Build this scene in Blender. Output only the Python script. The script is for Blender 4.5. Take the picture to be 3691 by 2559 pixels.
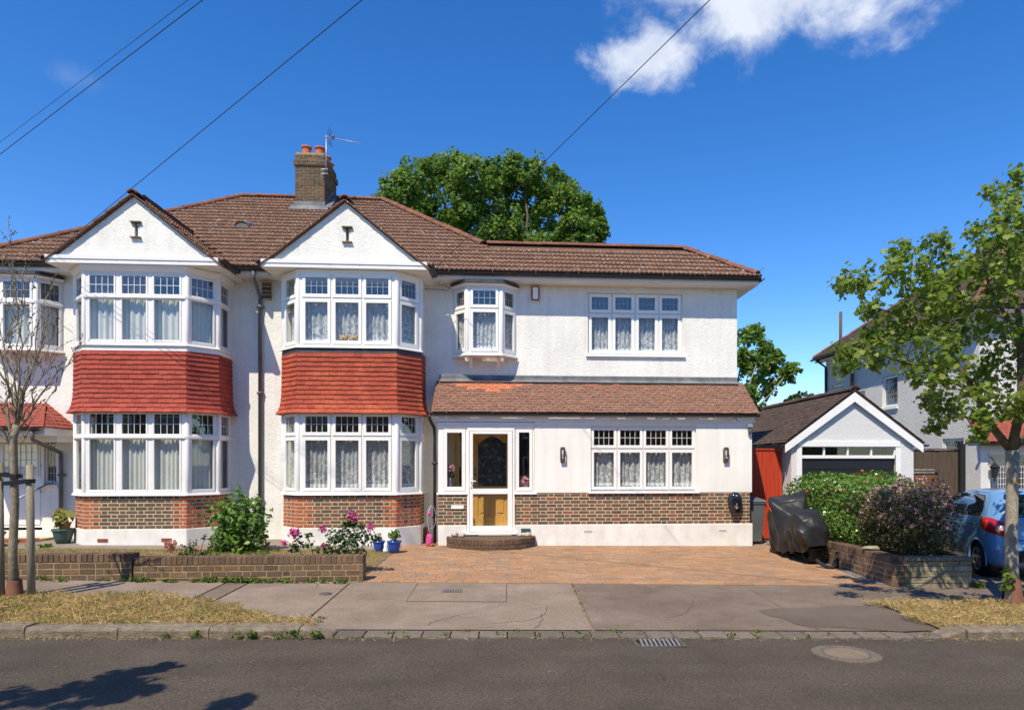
import bpy, math, random
import numpy as np
from mathutils import Matrix, Vector, noise as mnoise
R = random.Random(11)
NR = np.random.default_rng(5)
for o in list(bpy.data.objects): bpy.data.objects.remove(o)
S = bpy.context.scene
COL = S.collection
PI = math.pi
rad = math.radians

# ------------------------------------------------------------------ camera, sky, sun
# X runs along the house front, Y away from the road, Z up; metres.
YAW, FPX, HC = 4.0, 2400.0, 1.75
cam = bpy.data.cameras.new('camera')
co = bpy.data.objects.new('camera', cam); COL.objects.link(co)
co.location = (0, 0, HC)
co.rotation_euler = (rad(90), 0, rad(-YAW))
cam.sensor_width = 36.0
cam.lens = 36.0 * FPX / 3691
cam.shift_x = -(1998 - 1845.5) / 3691
cam.shift_y = (1670 - 1279.5) / 3691
cam.clip_start = 0.05; cam.clip_end = 3000
S.camera = co

SUN_AZ, SUN_EL = 27.0, 55.0            # light travels towards +X/+Y
w = bpy.data.worlds.new('World'); S.world = w; w.use_nodes = True
nt = w.node_tree; nt.nodes.clear()
def wn(t, **k):
    n = nt.nodes.new(t)
    for a, b in k.items(): setattr(n, a, b)
    return n
def wl(a, b): nt.links.new(a, b)
def wmath(op, a, b=None, c=None):
    n = wn('ShaderNodeMath', operation=op)
    for i, q in enumerate((a, b, c)):
        if q is None: continue
        if isinstance(q, (int, float)): n.inputs[i].default_value = q
        else: wl(q, n.inputs[i])
    return n.outputs[0]
sky = wn('ShaderNodeTexSky', sky_type='NISHITA', sun_disc=False)
sky.sun_elevation = rad(SUN_EL)
sky.sun_rotation = rad(180 + SUN_AZ)
sky.altitude = 1800; sky.air_density = 1.0; sky.dust_density = 0.0; sky.ozone_density = 1.6
hs = wn('ShaderNodeHueSaturation'); hs.inputs['Saturation'].default_value = 1.36; hs.inputs['Hue'].default_value = 0.508
wl(sky.outputs[0], hs.inputs['Color'])
bg = wn('ShaderNodeBackground'); bg.inputs[1].default_value = 0.15
wl(hs.outputs[0], bg.inputs[0])
tc = wn('ShaderNodeTexCoord'); sep = wn('ShaderNodeSeparateXYZ'); wl(tc.outputs['Generated'], sep.inputs[0])
az = wmath('ARCTAN2', sep.outputs[0], sep.outputs[1])
hyp = wmath('SQRT', wmath('ADD', wmath('MULTIPLY', sep.outputs[0], sep.outputs[0]), wmath('MULTIPLY', sep.outputs[1], sep.outputs[1])))
q = wmath('DIVIDE', sep.outputs[2], wmath('MAXIMUM', hyp, 0.02))
def cloud(a0, sa, q0, sq, amp, lo, hi, scale):
    cb = wn('ShaderNodeCombineXYZ'); wl(az, cb.inputs[0]); wl(q, cb.inputs[1]); cb.inputs[2].default_value = a0
    nz = wn('ShaderNodeTexNoise'); nz.inputs['Scale'].default_value = scale; nz.inputs['Detail'].default_value = 9
    nz.inputs['Roughness'].default_value = 0.62; nz.inputs['Distortion'].default_value = 0.25
    wl(cb.outputs[0], nz.inputs['Vector'])
    e1 = wmath('DIVIDE', wmath('SUBTRACT', az, rad(a0)), rad(sa)); e2 = wmath('DIVIDE', wmath('SUBTRACT', q, q0), sq)
    d = wmath('SQRT', wmath('ADD', wmath('MULTIPLY', e1, e1), wmath('MULTIPLY', e2, e2)))
    val = wmath('ADD', wmath('SUBTRACT', 1.0, d), wmath('MULTIPLY', wmath('SUBTRACT', nz.outputs[0], 0.5), amp))
    mr = wn('ShaderNodeMapRange', interpolation_type='SMOOTHSTEP'); wl(val, mr.inputs[0])
    mr.inputs[1].default_value = lo; mr.inputs[2].default_value = hi
    return mr.outputs[0], nz.outputs[0]
c1, n1 = cloud(25.0, 14.5, 0.738, 0.165, 1.45, -0.12, 0.42, 8.0)
c2, n2 = cloud(12.0, 5.0, 0.605, 0.055, 1.8, -0.1, 0.6, 12.0)
c3, n3 = cloud(-32.0, 2.5, 0.47, 0.022, 2.2, 0.1, 1.3, 18.0)
cm = wmath('MINIMUM', wmath('MAXIMUM', wmath('MAXIMUM', c1, c2), wmath('MULTIPLY', c3, 0.12)), 0.95)
cr = wn('ShaderNodeValToRGB'); wl(n1, cr.inputs[0])
cr.color_ramp.elements[0].position = 0.35; cr.color_ramp.elements[0].color = (0.42, 0.49, 0.64, 1)
cr.color_ramp.elements[1].position = 0.62; cr.color_ramp.elements[1].color = (0.64, 0.68, 0.76, 1)
bg2 = wn('ShaderNodeBackground'); wl(cr.outputs[0], bg2.inputs[0]); bg2.inputs[1].default_value = 0.92
mx = wn('ShaderNodeMixShader'); wl(cm, mx.inputs[0]); wl(bg.outputs[0], mx.inputs[1]); wl(bg2.outputs[0], mx.inputs[2])
ow = wn('ShaderNodeOutputWorld'); wl(mx.outputs[0], ow.inputs[0])

sl = bpy.data.lights.new('sun', 'SUN'); sl.energy = 4.0; sl.angle = rad(0.5); sl.color = (1.0, 0.912, 0.745)
so = bpy.data.objects.new('sun', sl); COL.objects.link(so)
ldir = Vector((math.sin(rad(SUN_AZ)) * math.cos(rad(SUN_EL)), math.cos(rad(SUN_AZ)) * math.cos(rad(SUN_EL)), -math.sin(rad(SUN_EL))))
so.rotation_euler = ldir.to_track_quat('-Z', 'Y').to_euler()
so.location = (-8, -12, 25)
S.view_settings.view_transform = 'Standard'; S.view_settings.look = 'None'
S.view_settings.gamma = 1.0; S.view_settings.exposure = 0.57
try: S.view_settings.use_curve_mapping = False
except Exception: pass
S.render.engine = 'CYCLES'
S.render.resolution_x = 1024; S.render.resolution_y = 709
S.cycles.max_bounces = 8; S.cycles.transparent_max_bounces = 24

# ------------------------------------------------------------------ helpers
_s, _c = math.sin(rad(YAW)), math.cos(rad(YAW))
def at(u, v, Y):
    """a survey point: photo pixel (3691 wide) on the vertical plane Y -> world."""
    t = (u - 1998) / FPX
    X = Y * math.tan(rad(YAW) + math.atan(t)); d = X * _s + Y * _c
    return Vector((X, Y, HC + (1670 - v) * d / FPX))
def gz(x, y):
    x = max(-25, min(25, x))
    a, b, c = -0.011 * x, -0.044 - 0.02 * x, -0.105 - 0.02 * x
    if y >= 14: return a
    if y >= 10: return b + (a - b) * (y - 10) / 4
    if y >= 7.3: return c + (b - c) * (y - 7.3) / 2.7
    return c
def rz(x, y):                                # road surface, cambered
    x = max(-25, min(25, x)); k = (7.2 - y) / 6.8
    return -0.137 - 0.02 * x + 0.06 * math.sin(PI * max(0, min(1, k)))

def setpar(o, p):
    if p is None: return
    o.parent = p
    if p.type == 'EMPTY' and not p.get('_local'):
        o.matrix_parent_inverse = Matrix.Translation(-Vector(p.location))
def props(o, label=None, cat=None, group=None, kind=None):
    if label: o['label'] = label
    if cat: o['category'] = cat
    if group: o['group'] = group
    if kind: o['kind'] = kind
    return o
def root(name, loc, label, cat, group=None, rz_=None):
    """Empty at a thing's base. With rz_ its parts are modelled in the thing's own space."""
    o = bpy.data.objects.new(name, None); COL.objects.link(o)
    o.empty_display_size = 0.1; o.location = loc
    if rz_ is not None:
        o.rotation_euler = (0, 0, rz_); o['_local'] = 1
    return props(o, label, cat, group)
def link(name, me, parent=None, matrix=None):
    o = bpy.data.objects.new(name, me); COL.objects.link(o)
    setpar(o, parent)
    if matrix is not None: o.matrix_basis = matrix
    return o
def ob_mesh(name, v, f, mats, mi=None, smooth=False):
    me = bpy.data.meshes.new(name)
    me.from_pydata([tuple(p) for p in v], [], f)
    for m in (mats if isinstance(mats, (list, tuple)) else [mats]): me.materials.append(m)
    if mi: me.polygons.foreach_set('material_index', mi)
    if smooth: me.polygons.foreach_set('use_smooth', [True] * len(f))
    me.update()
    return me
class F2:
    """a vertical facet from P0 to P1 (left to right seen from outside); n points outwards."""
    def __init__(s, a, b):
        s.a = Vector((a[0], a[1])); s.b = Vector((b[0], b[1]))
        s.L = (s.b - s.a).length; s.d = (s.b - s.a) / s.L; s.n = Vector((s.d.y, -s.d.x))
        s.ang = math.atan2(s.d.y, s.d.x)
    def p(s, u, w, z):
        q = s.a + s.d * u + s.n * w
        return (q.x, q.y, z)
class MB:
    def __init__(s): s.v = []; s.f = []; s.m = []; s.sm = []
    def add(s, vs, fs, mi=0, sm=False):
        b = len(s.v); s.v += [tuple(p) for p in vs]
        s.f += [tuple(i + b for i in f) for f in fs]; s.m += [mi] * len(fs); s.sm += [sm] * len(fs)
        return s
    def hexa(s, p, mi=0):
        return s.add(p, [(0, 3, 2, 1), (4, 5, 6, 7), (0, 1, 5, 4), (1, 2, 6, 5), (2, 3, 7, 6), (3, 0, 4, 7)], mi)
    def box(s, x0, x1, y0, y1, z0, z1, mi=0):
        return s.hexa([(x0, y0, z0), (x1, y0, z0), (x1, y1, z0), (x0, y1, z0), (x0, y0, z1), (x1, y0, z1), (x1, y1, z1), (x0, y1, z1)], mi)
    def fbox(s, F, u0, u1, w0, w1, z0, z1, mi=0):
        P = F.p
        return s.hexa([P(u0, w1, z0), P(u1, w1, z0), P(u1, w0, z0), P(u0, w0, z0), P(u0, w1, z1), P(u1, w1, z1), P(u1, w0, z1), P(u0, w0, z1)], mi)
    def bar(s, a, b, wx, wy, mi=0, up=None):
        a = Vector(a); b = Vector(b); d = (b - a).normalized()
        up = Vector(up) if up else (Vector((0, 0, 1)) if abs(d.z) < 0.95 else Vector((0, 1, 0)))
        x = d.cross(up).normalized(); y = x.cross(d).normalized()
        q = []
        for c in (a, b):
            for i, j in ((-1, -1), (1, -1), (1, 1), (-1, 1)): q.append(c + x * (i * wx / 2) + y * (j * wy / 2))
        return s.hexa(q, mi)
    def quad(s, a, b, c, d, mi=0): return s.add([a, b, c, d], [(0, 1, 2, 3)], mi)
    def prism(s, poly, vec, mi=0):
        n = len(poly); vec = Vector(vec)
        vs = [Vector(p) for p in poly] + [Vector(p) + vec for p in poly]
        fs = [tuple(range(n)), tuple(range(2 * n - 1, n - 1, -1))] + [((i + 1) % n, i, n + i, n + (i + 1) % n) for i in range(n)]
        return s.add(vs, fs, mi)
    def tube(s, pts, rr, n=8, mi=0, sm=True, cap=True):
        pts = [Vector(p) for p in pts]
        if not isinstance(rr, (list, tuple)): rr = [rr] * len(pts)
        vs = []; ref = None
        for i, p in enumerate(pts):
            t = (pts[min(i + 1, len(pts) - 1)] - pts[max(i - 1, 0)])
            if t.length < 1e-9: t = Vector((0, 0, 1))
            t.normalize()
            if ref is None: ref = Vector((0, 0, 1)) if abs(t.z) < 0.9 else Vector((1, 0, 0))
            x = t.cross(ref)
            if x.length < 1e-6: x = t.cross(Vector((0.3, 1, 0.2)))
            x.normalize(); y = x.cross(t).normalized(); ref = y
            for k in range(n):
                a = 2 * PI * k / n
                vs.append(p + (x * math.cos(a) + y * math.sin(a)) * rr[i])
        fs = []
        for i in range(len(pts) - 1):
            for k in range(n):
                k2 = (k + 1) % n
                fs.append((i * n + k, i * n + k2, (i + 1) * n + k2, (i + 1) * n + k))
        s.add(vs, fs, mi, sm)
        if cap:
            b = len(s.v) - len(vs)
            s.f.append(tuple(b + k for k in range(n))[::-1]); s.m.append(mi); s.sm.append(False)
            e = b + (len(pts) - 1) * n
            s.f.append(tuple(e + k for k in range(n))); s.m.append(mi); s.sm.append(False)
        return s
    def lathe(s, prof, c, n=20, mi=0, axis='z', sm=True, close=True):
        vs = []; fs = []; c = Vector(c)
        for r, h in prof:
            for k in range(n):
                a = 2 * PI * k / n; x, y = r * math.cos(a), r * math.sin(a)
                vs.append(c + (Vector((x, y, h)) if axis == 'z' else Vector((h, x, y)) if axis == 'x' else Vector((y, h, x))))
        for i in range(len(prof) - 1):
            for k in range(n):
                k2 = (k + 1) % n
                fs.append((i * n + k, i * n + k2, (i + 1) * n + k2, (i + 1) * n + k))
        if close:
            fs.append(tuple(range(n))[::-1]); e = (len(prof) - 1) * n; fs.append(tuple(e + k for k in range(n)))
        return s.add(vs, fs, mi, sm)
    def blob(s, c, r, sx=1, sy=1, sz=1, seed=0, amp=0.15, n=10, mi=0, fr=1.6):
        vs = []; fs = []; c = Vector(c)
        for i in range(n + 1):
            t = PI * i / n
            for k in range(2 * n):
                a = PI * k / n
                d = Vector((math.sin(t) * math.cos(a), math.sin(t) * math.sin(a), math.cos(t)))
                q = 1 + amp * mnoise.noise(d * fr + Vector((seed * 3.1, seed * 1.7, 0)))
                vs.append(c + Vector((d.x * sx, d.y * sy, d.z * sz)) * r * q)
        m = 2 * n
        for i in range(n):
            for k in range(m): fs.append((i * m + k, (i + 1) * m + k, (i + 1) * m + (k + 1) % m, i * m + (k + 1) % m))
        return s.add(vs, fs, mi, True)
    def build(s, name, mats, parent=None, bevel=0, matrix=None):
        me = ob_mesh(name, s.v, s.f, mats, s.m)
        me.polygons.foreach_set('use_smooth', s.sm); me.update()
        o = link(name, me, parent, matrix)
        if bevel:
            b = o.modifiers.new('bevel', 'BEVEL'); b.width = bevel; b.segments = 2; b.limit_method = 'ANGLE'; b.angle_limit = rad(40)
        return o
def visdist(m): return (m.translation - Vector((0, 0, HC))).length
def pieces(parent, name, items, limit=300, stuff_name=None):
    """items: (mesh, matrix). The ones that show largest become objects of their own, the rest one joined part."""
    items = sorted(items, key=lambda t: visdist(t[1]) / max(0.2, t[2] if len(t) > 2 else 1))
    for it in items[:limit]: link(name, it[0], parent, it[1])
    rest = items[limit:]
    if rest: joined(stuff_name or name + '_field', [(i[0], i[1]) for i in rest], parent)
def joined(name, items, parent, kind='stuff'):
    V = []; Fc = []; MI = []; RN = []; mats = []; off = 0
    cache = {}
    for me, m in items:
        if me.name not in cache:
            a = np.empty(len(me.vertices) * 3); me.vertices.foreach_get('co', a)
            cache[me.name] = (a.reshape(-1, 3), [tuple(p.vertices) for p in me.polygons], [p.material_index for p in me.polygons], [x for x in me.materials])
        a, fs, mi, ms = cache[me.name]
        mm = np.array(m); V.append(a @ mm[:3, :3].T + mm[:3, 3])
        idx = []
        for x in ms:
            if x not in mats: mats.append(x)
            idx.append(mats.index(x))
        r = R.random()
        for f, k in zip(fs, mi):
            Fc.append(tuple(i + off for i in f)); MI.append(idx[k]); RN.append(r)
        off += len(a)
    me = bpy.data.meshes.new(name); me.from_pydata(np.concatenate(V).tolist(), [], Fc)
    for x in mats: me.materials.append(x)
    me.polygons.foreach_set('material_index', MI)
    at_ = me.attributes.new('rnd', 'FLOAT', 'FACE'); at_.data.foreach_set('value', RN)
    me.update()
    o = link(name, me, parent)
    if kind: o['kind'] = kind
    return o

# ------------------------------------------------------------------ materials
def mk(name, cols, rough=0.7, src='noise', scale=3.0, detail=6, var=None, bump=None, spec=0.3, metal=0.0, spots=None, coat=0.0,
       trans=0.0, streak=None, stretch=None, contrast=None, rand_mix=None):
    """procedural material. cols: list of colours picked by src: 'noise' | 'rand' (per piece) | 'attr' (per leaf)."""
    m = bpy.data.materials.new(name); m.use_nodes = True
    t = m.node_tree; N = t.nodes; L = t.links
    b = N['Principled BSDF']; out = N['Material Output']
    geo = N.new('ShaderNodeNewGeometry'); pos = geo.outputs['Position']
    if stretch:
        mp = N.new('ShaderNodeMapping'); mp.inputs['Scale'].default_value = stretch; L.new(pos, mp.inputs[0]); pos = mp.outputs[0]
    def nz(sc, de=5, ro=0.55):
        n = N.new('ShaderNodeTexNoise'); n.inputs['Scale'].default_value = sc; n.inputs['Detail'].default_value = de
        n.inputs['Roughness'].default_value = ro; L.new(pos, n.inputs['Vector']); return n.outputs[0]
    def math_(op, a, c):
        n = N.new('ShaderNodeMath'); n.operation = op
        for i, q in enumerate((a, c)):
            if isinstance(q, (int, float)): n.inputs[i].default_value = q
            else: L.new(q, n.inputs[i])
        return n.outputs[0]
    if len(cols) == 1:
        rgb = N.new('ShaderNodeRGB'); rgb.outputs[0].default_value = (*cols[0], 1); col = rgb.outputs[0]
    else:
        r = N.new('ShaderNodeValToRGB')
        e = r.color_ramp.elements
        lo, hi = (0.0, 1.0) if src != 'noise' else (contrast or (0.3, 0.7))
        for i, c in enumerate(cols):
            p = lo + (hi - lo) * i / (len(cols) - 1)
            if i < 2: e[i].position = p; e[i].color = (*c, 1)
            else: q = e.new(p); q.color = (*c, 1)
        e[1].position = lo + (hi - lo) / (len(cols) - 1)
        if src == 'rand':
            oi = N.new('ShaderNodeObjectInfo'); at_ = N.new('ShaderNodeAttribute'); at_.attribute_name = 'rnd'
            f = math_('FRACT', math_('ADD', oi.outputs['Random'], at_.outputs['Fac']), 0)
        elif src == 'attr':
            at_ = N.new('ShaderNodeAttribute'); at_.attribute_name = 'rnd'; f = at_.outputs['Fac']
        else: f = nz(scale, detail)
        L.new(f, r.inputs[0]); col = r.outputs[0]
    if var:
        for sc, amt in (var if isinstance(var, list) else [var]):
            n = nz(sc, 6, 0.6)
            mr = N.new('ShaderNodeMapRange'); L.new(n, mr.inputs[0]); mr.inputs[1].default_value = 0.3; mr.inputs[2].default_value = 0.7
            mr.inputs[3].default_value = 1 - amt; mr.inputs[4].default_value = 1 + amt
            mm = N.new('ShaderNodeVectorMath'); mm.operation = 'SCALE'; L.new(col, mm.inputs[0]); L.new(mr.outputs[0], mm.inputs['Scale']); col = mm.outputs[0]
    if streak:
        sc3, amt = streak; mp = N.new('ShaderNodeMapping'); mp.inputs['Scale'].default_value = sc3; L.new(geo.outputs['Position'], mp.inputs[0])
        n_ = N.new('ShaderNodeTexNoise'); n_.inputs['Scale'].default_value = 1.0; n_.inputs['Detail'].default_value = 5; L.new(mp.outputs[0], n_.inputs['Vector'])
        mr = N.new('ShaderNodeMapRange'); L.new(n_.outputs[0], mr.inputs[0]); mr.inputs[1].default_value = 0.35; mr.inputs[2].default_value = 0.7; mr.inputs[3].default_value = 1 + amt * .3; mr.inputs[4].default_value = 1 - amt
        mm = N.new('ShaderNodeVectorMath'); mm.operation = 'SCALE'; L.new(col, mm.inputs[0]); L.new(mr.outputs[0], mm.inputs['Scale']); col = mm.outputs[0]
    if spots:
        for sc, lo, hi, c in spots:
            n = nz(sc, 4, 0.6)
            mr = N.new('ShaderNodeMapRange'); L.new(n, mr.inputs[0]); mr.inputs[1].default_value = lo; mr.inputs[2].default_value = hi
            mix = N.new('ShaderNodeMix'); mix.data_type = 'RGBA'; L.new(mr.outputs[0], mix.inputs[0]); L.new(col, mix.inputs[6]); mix.inputs[7].default_value = (*c, 1); col = mix.outputs[2]
    L.new(col, b.inputs['Base Color'])
    b.inputs['Roughness'].default_value = rough; b.inputs['Metallic'].default_value = metal
    b.inputs['Specular IOR Level'].default_value = spec
    if coat: b.inputs['Coat Weight'].default_value = coat; b.inputs['Coat Roughness'].default_value = 0.04
    if bump:
        prev = None
        for sc, st, di in (bump if isinstance(bump, list) else [bump]):
            bm = N.new('ShaderNodeBump'); bm.inputs['Strength'].default_value = st; bm.inputs['Distance'].default_value = di
            L.new(nz(sc, 6, 0.6), bm.inputs['Height'])
            if prev: L.new(prev, bm.inputs['Normal'])
            prev = bm.outputs[0]
        L.new(prev, b.inputs['Normal'])
    if trans:
        tr = N.new('ShaderNodeBsdfTranslucent'); L.new(col, tr.inputs[0])
        mx = N.new('ShaderNodeMixShader'); mx.inputs[0].default_value = trans
        L.new(b.outputs[0], mx.inputs[1]); L.new(tr.outputs[0], mx.inputs[2]); L.new(mx.outputs[0], out.inputs[0])
    return m
def mk_glass(name, refl=0.1, tint=(0.9, 0.93, 0.92), power=4.0, rough=0.0):
    m = bpy.data.materials.new(name); m.use_nodes = True; t = m.node_tree; N = t.nodes; L = t.links
    N.remove(N['Principled BSDF'])
    tr = N.new('ShaderNodeBsdfTransparent'); tr.inputs[0].default_value = (*tint, 1)
    gl = N.new('ShaderNodeBsdfGlossy'); gl.inputs['Roughness'].default_value = rough
    lw = N.new('ShaderNodeLayerWeight'); lw.inputs[0].default_value = 0.35
    pw = N.new('ShaderNodeMath'); pw.operation = 'POWER'; L.new(lw.outputs['Facing'], pw.inputs[0]); pw.inputs[1].default_value = power
    ad = N.new('ShaderNodeMath'); ad.operation = 'ADD'; ad.use_clamp = True; L.new(pw.outputs[0], ad.inputs[0]); ad.inputs[1].default_value = refl
    mx = N.new('ShaderNodeMixShader'); L.new(ad.outputs[0], mx.inputs[0]); L.new(tr.outputs[0], mx.inputs[1]); L.new(gl.outputs[0], mx.inputs[2])
    L.new(mx.outputs[0], N['Material Output'].inputs[0])
    return m
def mk_lace(name):
    m = bpy.data.materials.new(name); m.use_nodes = True; t = m.node_tree; N = t.nodes; L = t.links
    b = N['Principled BSDF']; b.inputs['Base Color'].default_value = (0.93, 0.93, 0.92, 1); b.inputs['Roughness'].default_value = 0.9
    uv = N.new('ShaderNodeUVMap')
    def math_(op, a, c=0.0):
        n = N.new('ShaderNodeMath'); n.operation = op
        for i, q in enumerate((a, c)):
            if isinstance(q, (int, float)): n.inputs[i].default_value = q
            else: L.new(q, n.inputs[i])
        return n.outputs[0]
    def ramp(x, lo, hi, a=0.0, c=1.0):
        n = N.new('ShaderNodeMapRange'); L.new(x, n.inputs[0]); n.inputs[1].default_value = lo; n.inputs[2].default_value = hi; n.inputs[3].default_value = a; n.inputs[4].default_value = c
        return n.outputs[0]
    v1 = N.new('ShaderNodeTexVoronoi'); v1.inputs['Scale'].default_value = 13; L.new(uv.outputs[0], v1.inputs['Vector'])
    ring = math_('MULTIPLY', ramp(math_('ABSOLUTE', math_('SUBTRACT', v1.outputs['Distance'], 0.36)), 0.0, 0.09, 1, 0), 1.0)
    dot = ramp(v1.outputs['Distance'], 0.12, 0.2, 1, 0)
    wv = N.new('ShaderNodeTexWave'); wv.inputs['Scale'].default_value = 2.4; wv.inputs['Distortion'].default_value = 14; wv.inputs['Detail'].default_value = 1; L.new(uv.outputs[0], wv.inputs['Vector'])
    vine = math_('MULTIPLY', ramp(wv.outputs['Fac'], 0.88, 0.97), 0.5)
    sep = N.new('ShaderNodeSeparateXYZ'); L.new(uv.outputs[0], sep.inputs[0])
    low = ramp(sep.outputs[1], 0.42, 0.12); hem = ramp(sep.outputs[1], 0.10, 0.08)
    pat = math_('MAXIMUM', math_('MULTIPLY', math_('MAXIMUM', ring, vine), ramp(sep.outputs[1], 0.75, 0.2, 0.45, 1)), math_('MULTIPLY', dot, low))
    al = math_('MAXIMUM', math_('ADD', math_('MULTIPLY', pat, 0.62), 0.36), math_('MULTIPLY', hem, 0.86))
    tp = N.new('ShaderNodeBsdfTransparent'); mx = N.new('ShaderNodeMixShader')
    L.new(al, mx.inputs[0]); L.new(tp.outputs[0], mx.inputs[1]); L.new(b.outputs[0], mx.inputs[2]); L.new(mx.outputs[0], N['Material Output'].inputs[0])
    return m

m_stucco = mk('rough_cast_white', [(0.79, 0.755, 0.68), (0.86, 0.83, 0.755)], 0.9, scale=1.2, bump=[(36, 0.6, 0.022), (11, 0.25, 0.025)], var=[(0.6, 0.04), (30, 0.05)], streak=((7, 7, .55), .07))
m_stucco_smooth = mk('painted_render', [(0.80, 0.765, 0.69), (0.85, 0.82, 0.745)], 0.8, scale=0.9, bump=[(14, 0.15, 0.01), (2.5, 0.25, 0.02)], var=[(1.3, 0.04)], streak=((6, 6, .5), .07))
m_plinth = mk('painted_plinth', [(0.73, 0.69, 0.62), (0.83, 0.80, 0.735)], 0.85, scale=1.6, bump=[(20, 0.3, 0.015)], var=[(4, 0.06)], streak=((5, 5, 2.0), .10))
m_stucco_grey = mk('pebbledash_white', [(0.74, 0.715, 0.68), (0.80, 0.78, 0.745)], 0.95, scale=1.5, bump=[(45, 1.0, 0.03)])
m_pvc = mk('white_upvc', [(0.84, 0.81, 0.755), (0.88, 0.855, 0.80)], 0.35, scale=1.5, spec=0.45)
m_wood_white = mk('white_painted_timber', [(0.80, 0.765, 0.72), (0.86, 0.83, 0.79)], 0.5, scale=3, bump=(14, 0.15, 0.006))
m_fascia = mk('fascia_board', [(0.80, 0.77, 0.73), (0.85, 0.825, 0.79)], 0.4, scale=2, var=(5, 0.03))
m_black = mk('black_plastic', [(0.016, 0.016, 0.018), (0.03, 0.03, 0.032)], 0.35, scale=4, spec=0.5)
m_pipe_grey = mk('grey_painted_pipe', [(0.115, 0.105, 0.10), (0.16, 0.15, 0.145)], 0.45, scale=6)
m_lead = mk('lead_sheet', [(0.11, 0.11, 0.112), (0.22, 0.22, 0.222)], 0.5, scale=3.5, bump=(6, 0.3, 0.02), var=(9, 0.15))
m_lead_dark = mk('dark_lead', [(0.035, 0.035, 0.038), (0.085, 0.085, 0.09)], 0.5, scale=5, bump=(12, 0.3, 0.01))
m_mortar = mk('mortar', [(0.50, 0.385, 0.215), (0.60, 0.475, 0.28)], 0.95, scale=12, bump=(60, 0.5, 0.01))
m_mortar_dk = mk('aged_mortar', [(0.27, 0.19, 0.085), (0.46, 0.33, 0.16)], 0.95, scale=9, bump=(60, 0.5, 0.01))
bk = dict(rough=0.9, src='rand', bump=[(70, 0.55, 0.012), (16, 0.3, 0.01)], var=[(34, 0.22), (90, 0.15)])
m_br_dark = mk('blue_grey_stock_brick', [(0.085, 0.066, 0.056), (0.12, 0.085, 0.066), (0.15, 0.088, 0.06), (0.095, 0.073, 0.06), (0.135, 0.10, 0.078)], **bk)
m_br_red = mk('red_brown_brick', [(0.21, 0.085, 0.058), (0.26, 0.10, 0.066), (0.18, 0.08, 0.058), (0.24, 0.105, 0.075)], **bk)
m_br_orange = mk('orange_red_brick', [(0.40, 0.10, 0.048), (0.46, 0.125, 0.06), (0.36, 0.105, 0.06), (0.43, 0.14, 0.075)], **bk)
m_br_brown = mk('weathered_brown_brick', [(0.105, 0.066, 0.041), (0.18, 0.115, 0.072), (0.09, 0.06, 0.043), (0.21, 0.128, 0.074), (0.135, 0.085, 0.055), (0.16, 0.088, 0.05)], **{**bk, 'spots': [(55, 0.66, 0.72, (0.45, 0.42, 0.36))]})
m_br_chim = mk('chimney_stock_brick', [(0.12, 0.078, 0.05), (0.17, 0.11, 0.07), (0.09, 0.068, 0.052), (0.14, 0.10, 0.075)], **bk)
m_stonewall = mk('lichen_stone_block', [(0.24, 0.20, 0.12), (0.31, 0.27, 0.17), (0.20, 0.17, 0.105), (0.34, 0.30, 0.20)], **{**bk, 'var': [(9, 0.3), (40, 0.2)]})
m_paver = mk('clay_block_paver', [(0.32, 0.172, 0.086), (0.37, 0.205, 0.105), (0.34, 0.182, 0.098), (0.40, 0.23, 0.122), (0.29, 0.175, 0.105), (0.37, 0.21, 0.115), (0.22, 0.17, 0.13), (0.36, 0.195, 0.095), (0.26, 0.15, 0.09)], 0.85, src='rand', bump=(60, 0.4, 0.006), var=[(25, 0.12), (1.1, 0.12)])
m_sand = mk('joint_sand', [(0.19, 0.125, 0.075), (0.28, 0.195, 0.12)], 0.95, scale=20)
m_rooftile = mk('brown_concrete_roof_tile', [(0.150, 0.080, 0.048), (0.185, 0.098, 0.060), (0.165, 0.090, 0.057), (0.205, 0.112, 0.070), (0.140, 0.078, 0.053)], 0.92, src='rand', bump=[(70, 0.6, 0.01)], var=[(9, 0.18), (45, 0.2)],
                spots=[(17, 0.635, 0.655, (0.64, 0.57, 0.49)), (4.5, 0.70, 0.73, (0.52, 0.21, 0.03))])
m_rooftile_b = mk('roof_underlay', [(0.10, 0.055, 0.04), (0.13, 0.07, 0.05)], 0.95, scale=8)
m_ridge = mk('terracotta_ridge_tile', [(0.17, 0.07, 0.047), (0.22, 0.09, 0.058), (0.15, 0.075, 0.055)], 0.9, src='rand', bump=(50, 0.5, 0.01), var=[(6, 0.25), (30, 0.15)], spots=[(4.2, 0.60, 0.64, (0.16, 0.10, 0.07)), (7, 0.66, 0.70, (0.55, 0.22, 0.03))])
m_hang = mk('painted_red_wall_tile', [(0.33, 0.055, 0.034), (0.385, 0.068, 0.040), (0.285, 0.047, 0.031), (0.40, 0.076, 0.047), (0.35, 0.060, 0.038)], 0.8, src='rand', bump=(30, 0.2, 0.006), var=[(3, 0.07), (20, 0.06)], spots=[(60, 0.77, 0.785, (0.7, 0.6, 0.55))])
m_hang_o = mk('faded_red_wall_tile', [(0.35, 0.06, 0.032), (0.42, 0.082, 0.038), (0.30, 0.05, 0.03), (0.40, 0.074, 0.037), (0.37, 0.063, 0.034)], 0.8, src='rand', bump=(30, 0.2, 0.006), var=[(2.2, 0.10), (20, 0.06)], spots=[(2.6, 0.52, 0.72, (0.50, 0.115, 0.045))])
m_plain = mk('mossy_plain_tile', [(0.175, 0.083, 0.052), (0.21, 0.10, 0.063), (0.16, 0.083, 0.057), (0.235, 0.112, 0.068)], 0.85, src='rand', bump=[(55, 0.8, 0.012)], var=[(14, 0.2), (60, 0.25)], spots=[(48, 0.58, 0.64, (0.56, 0.38, 0.29))])
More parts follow.
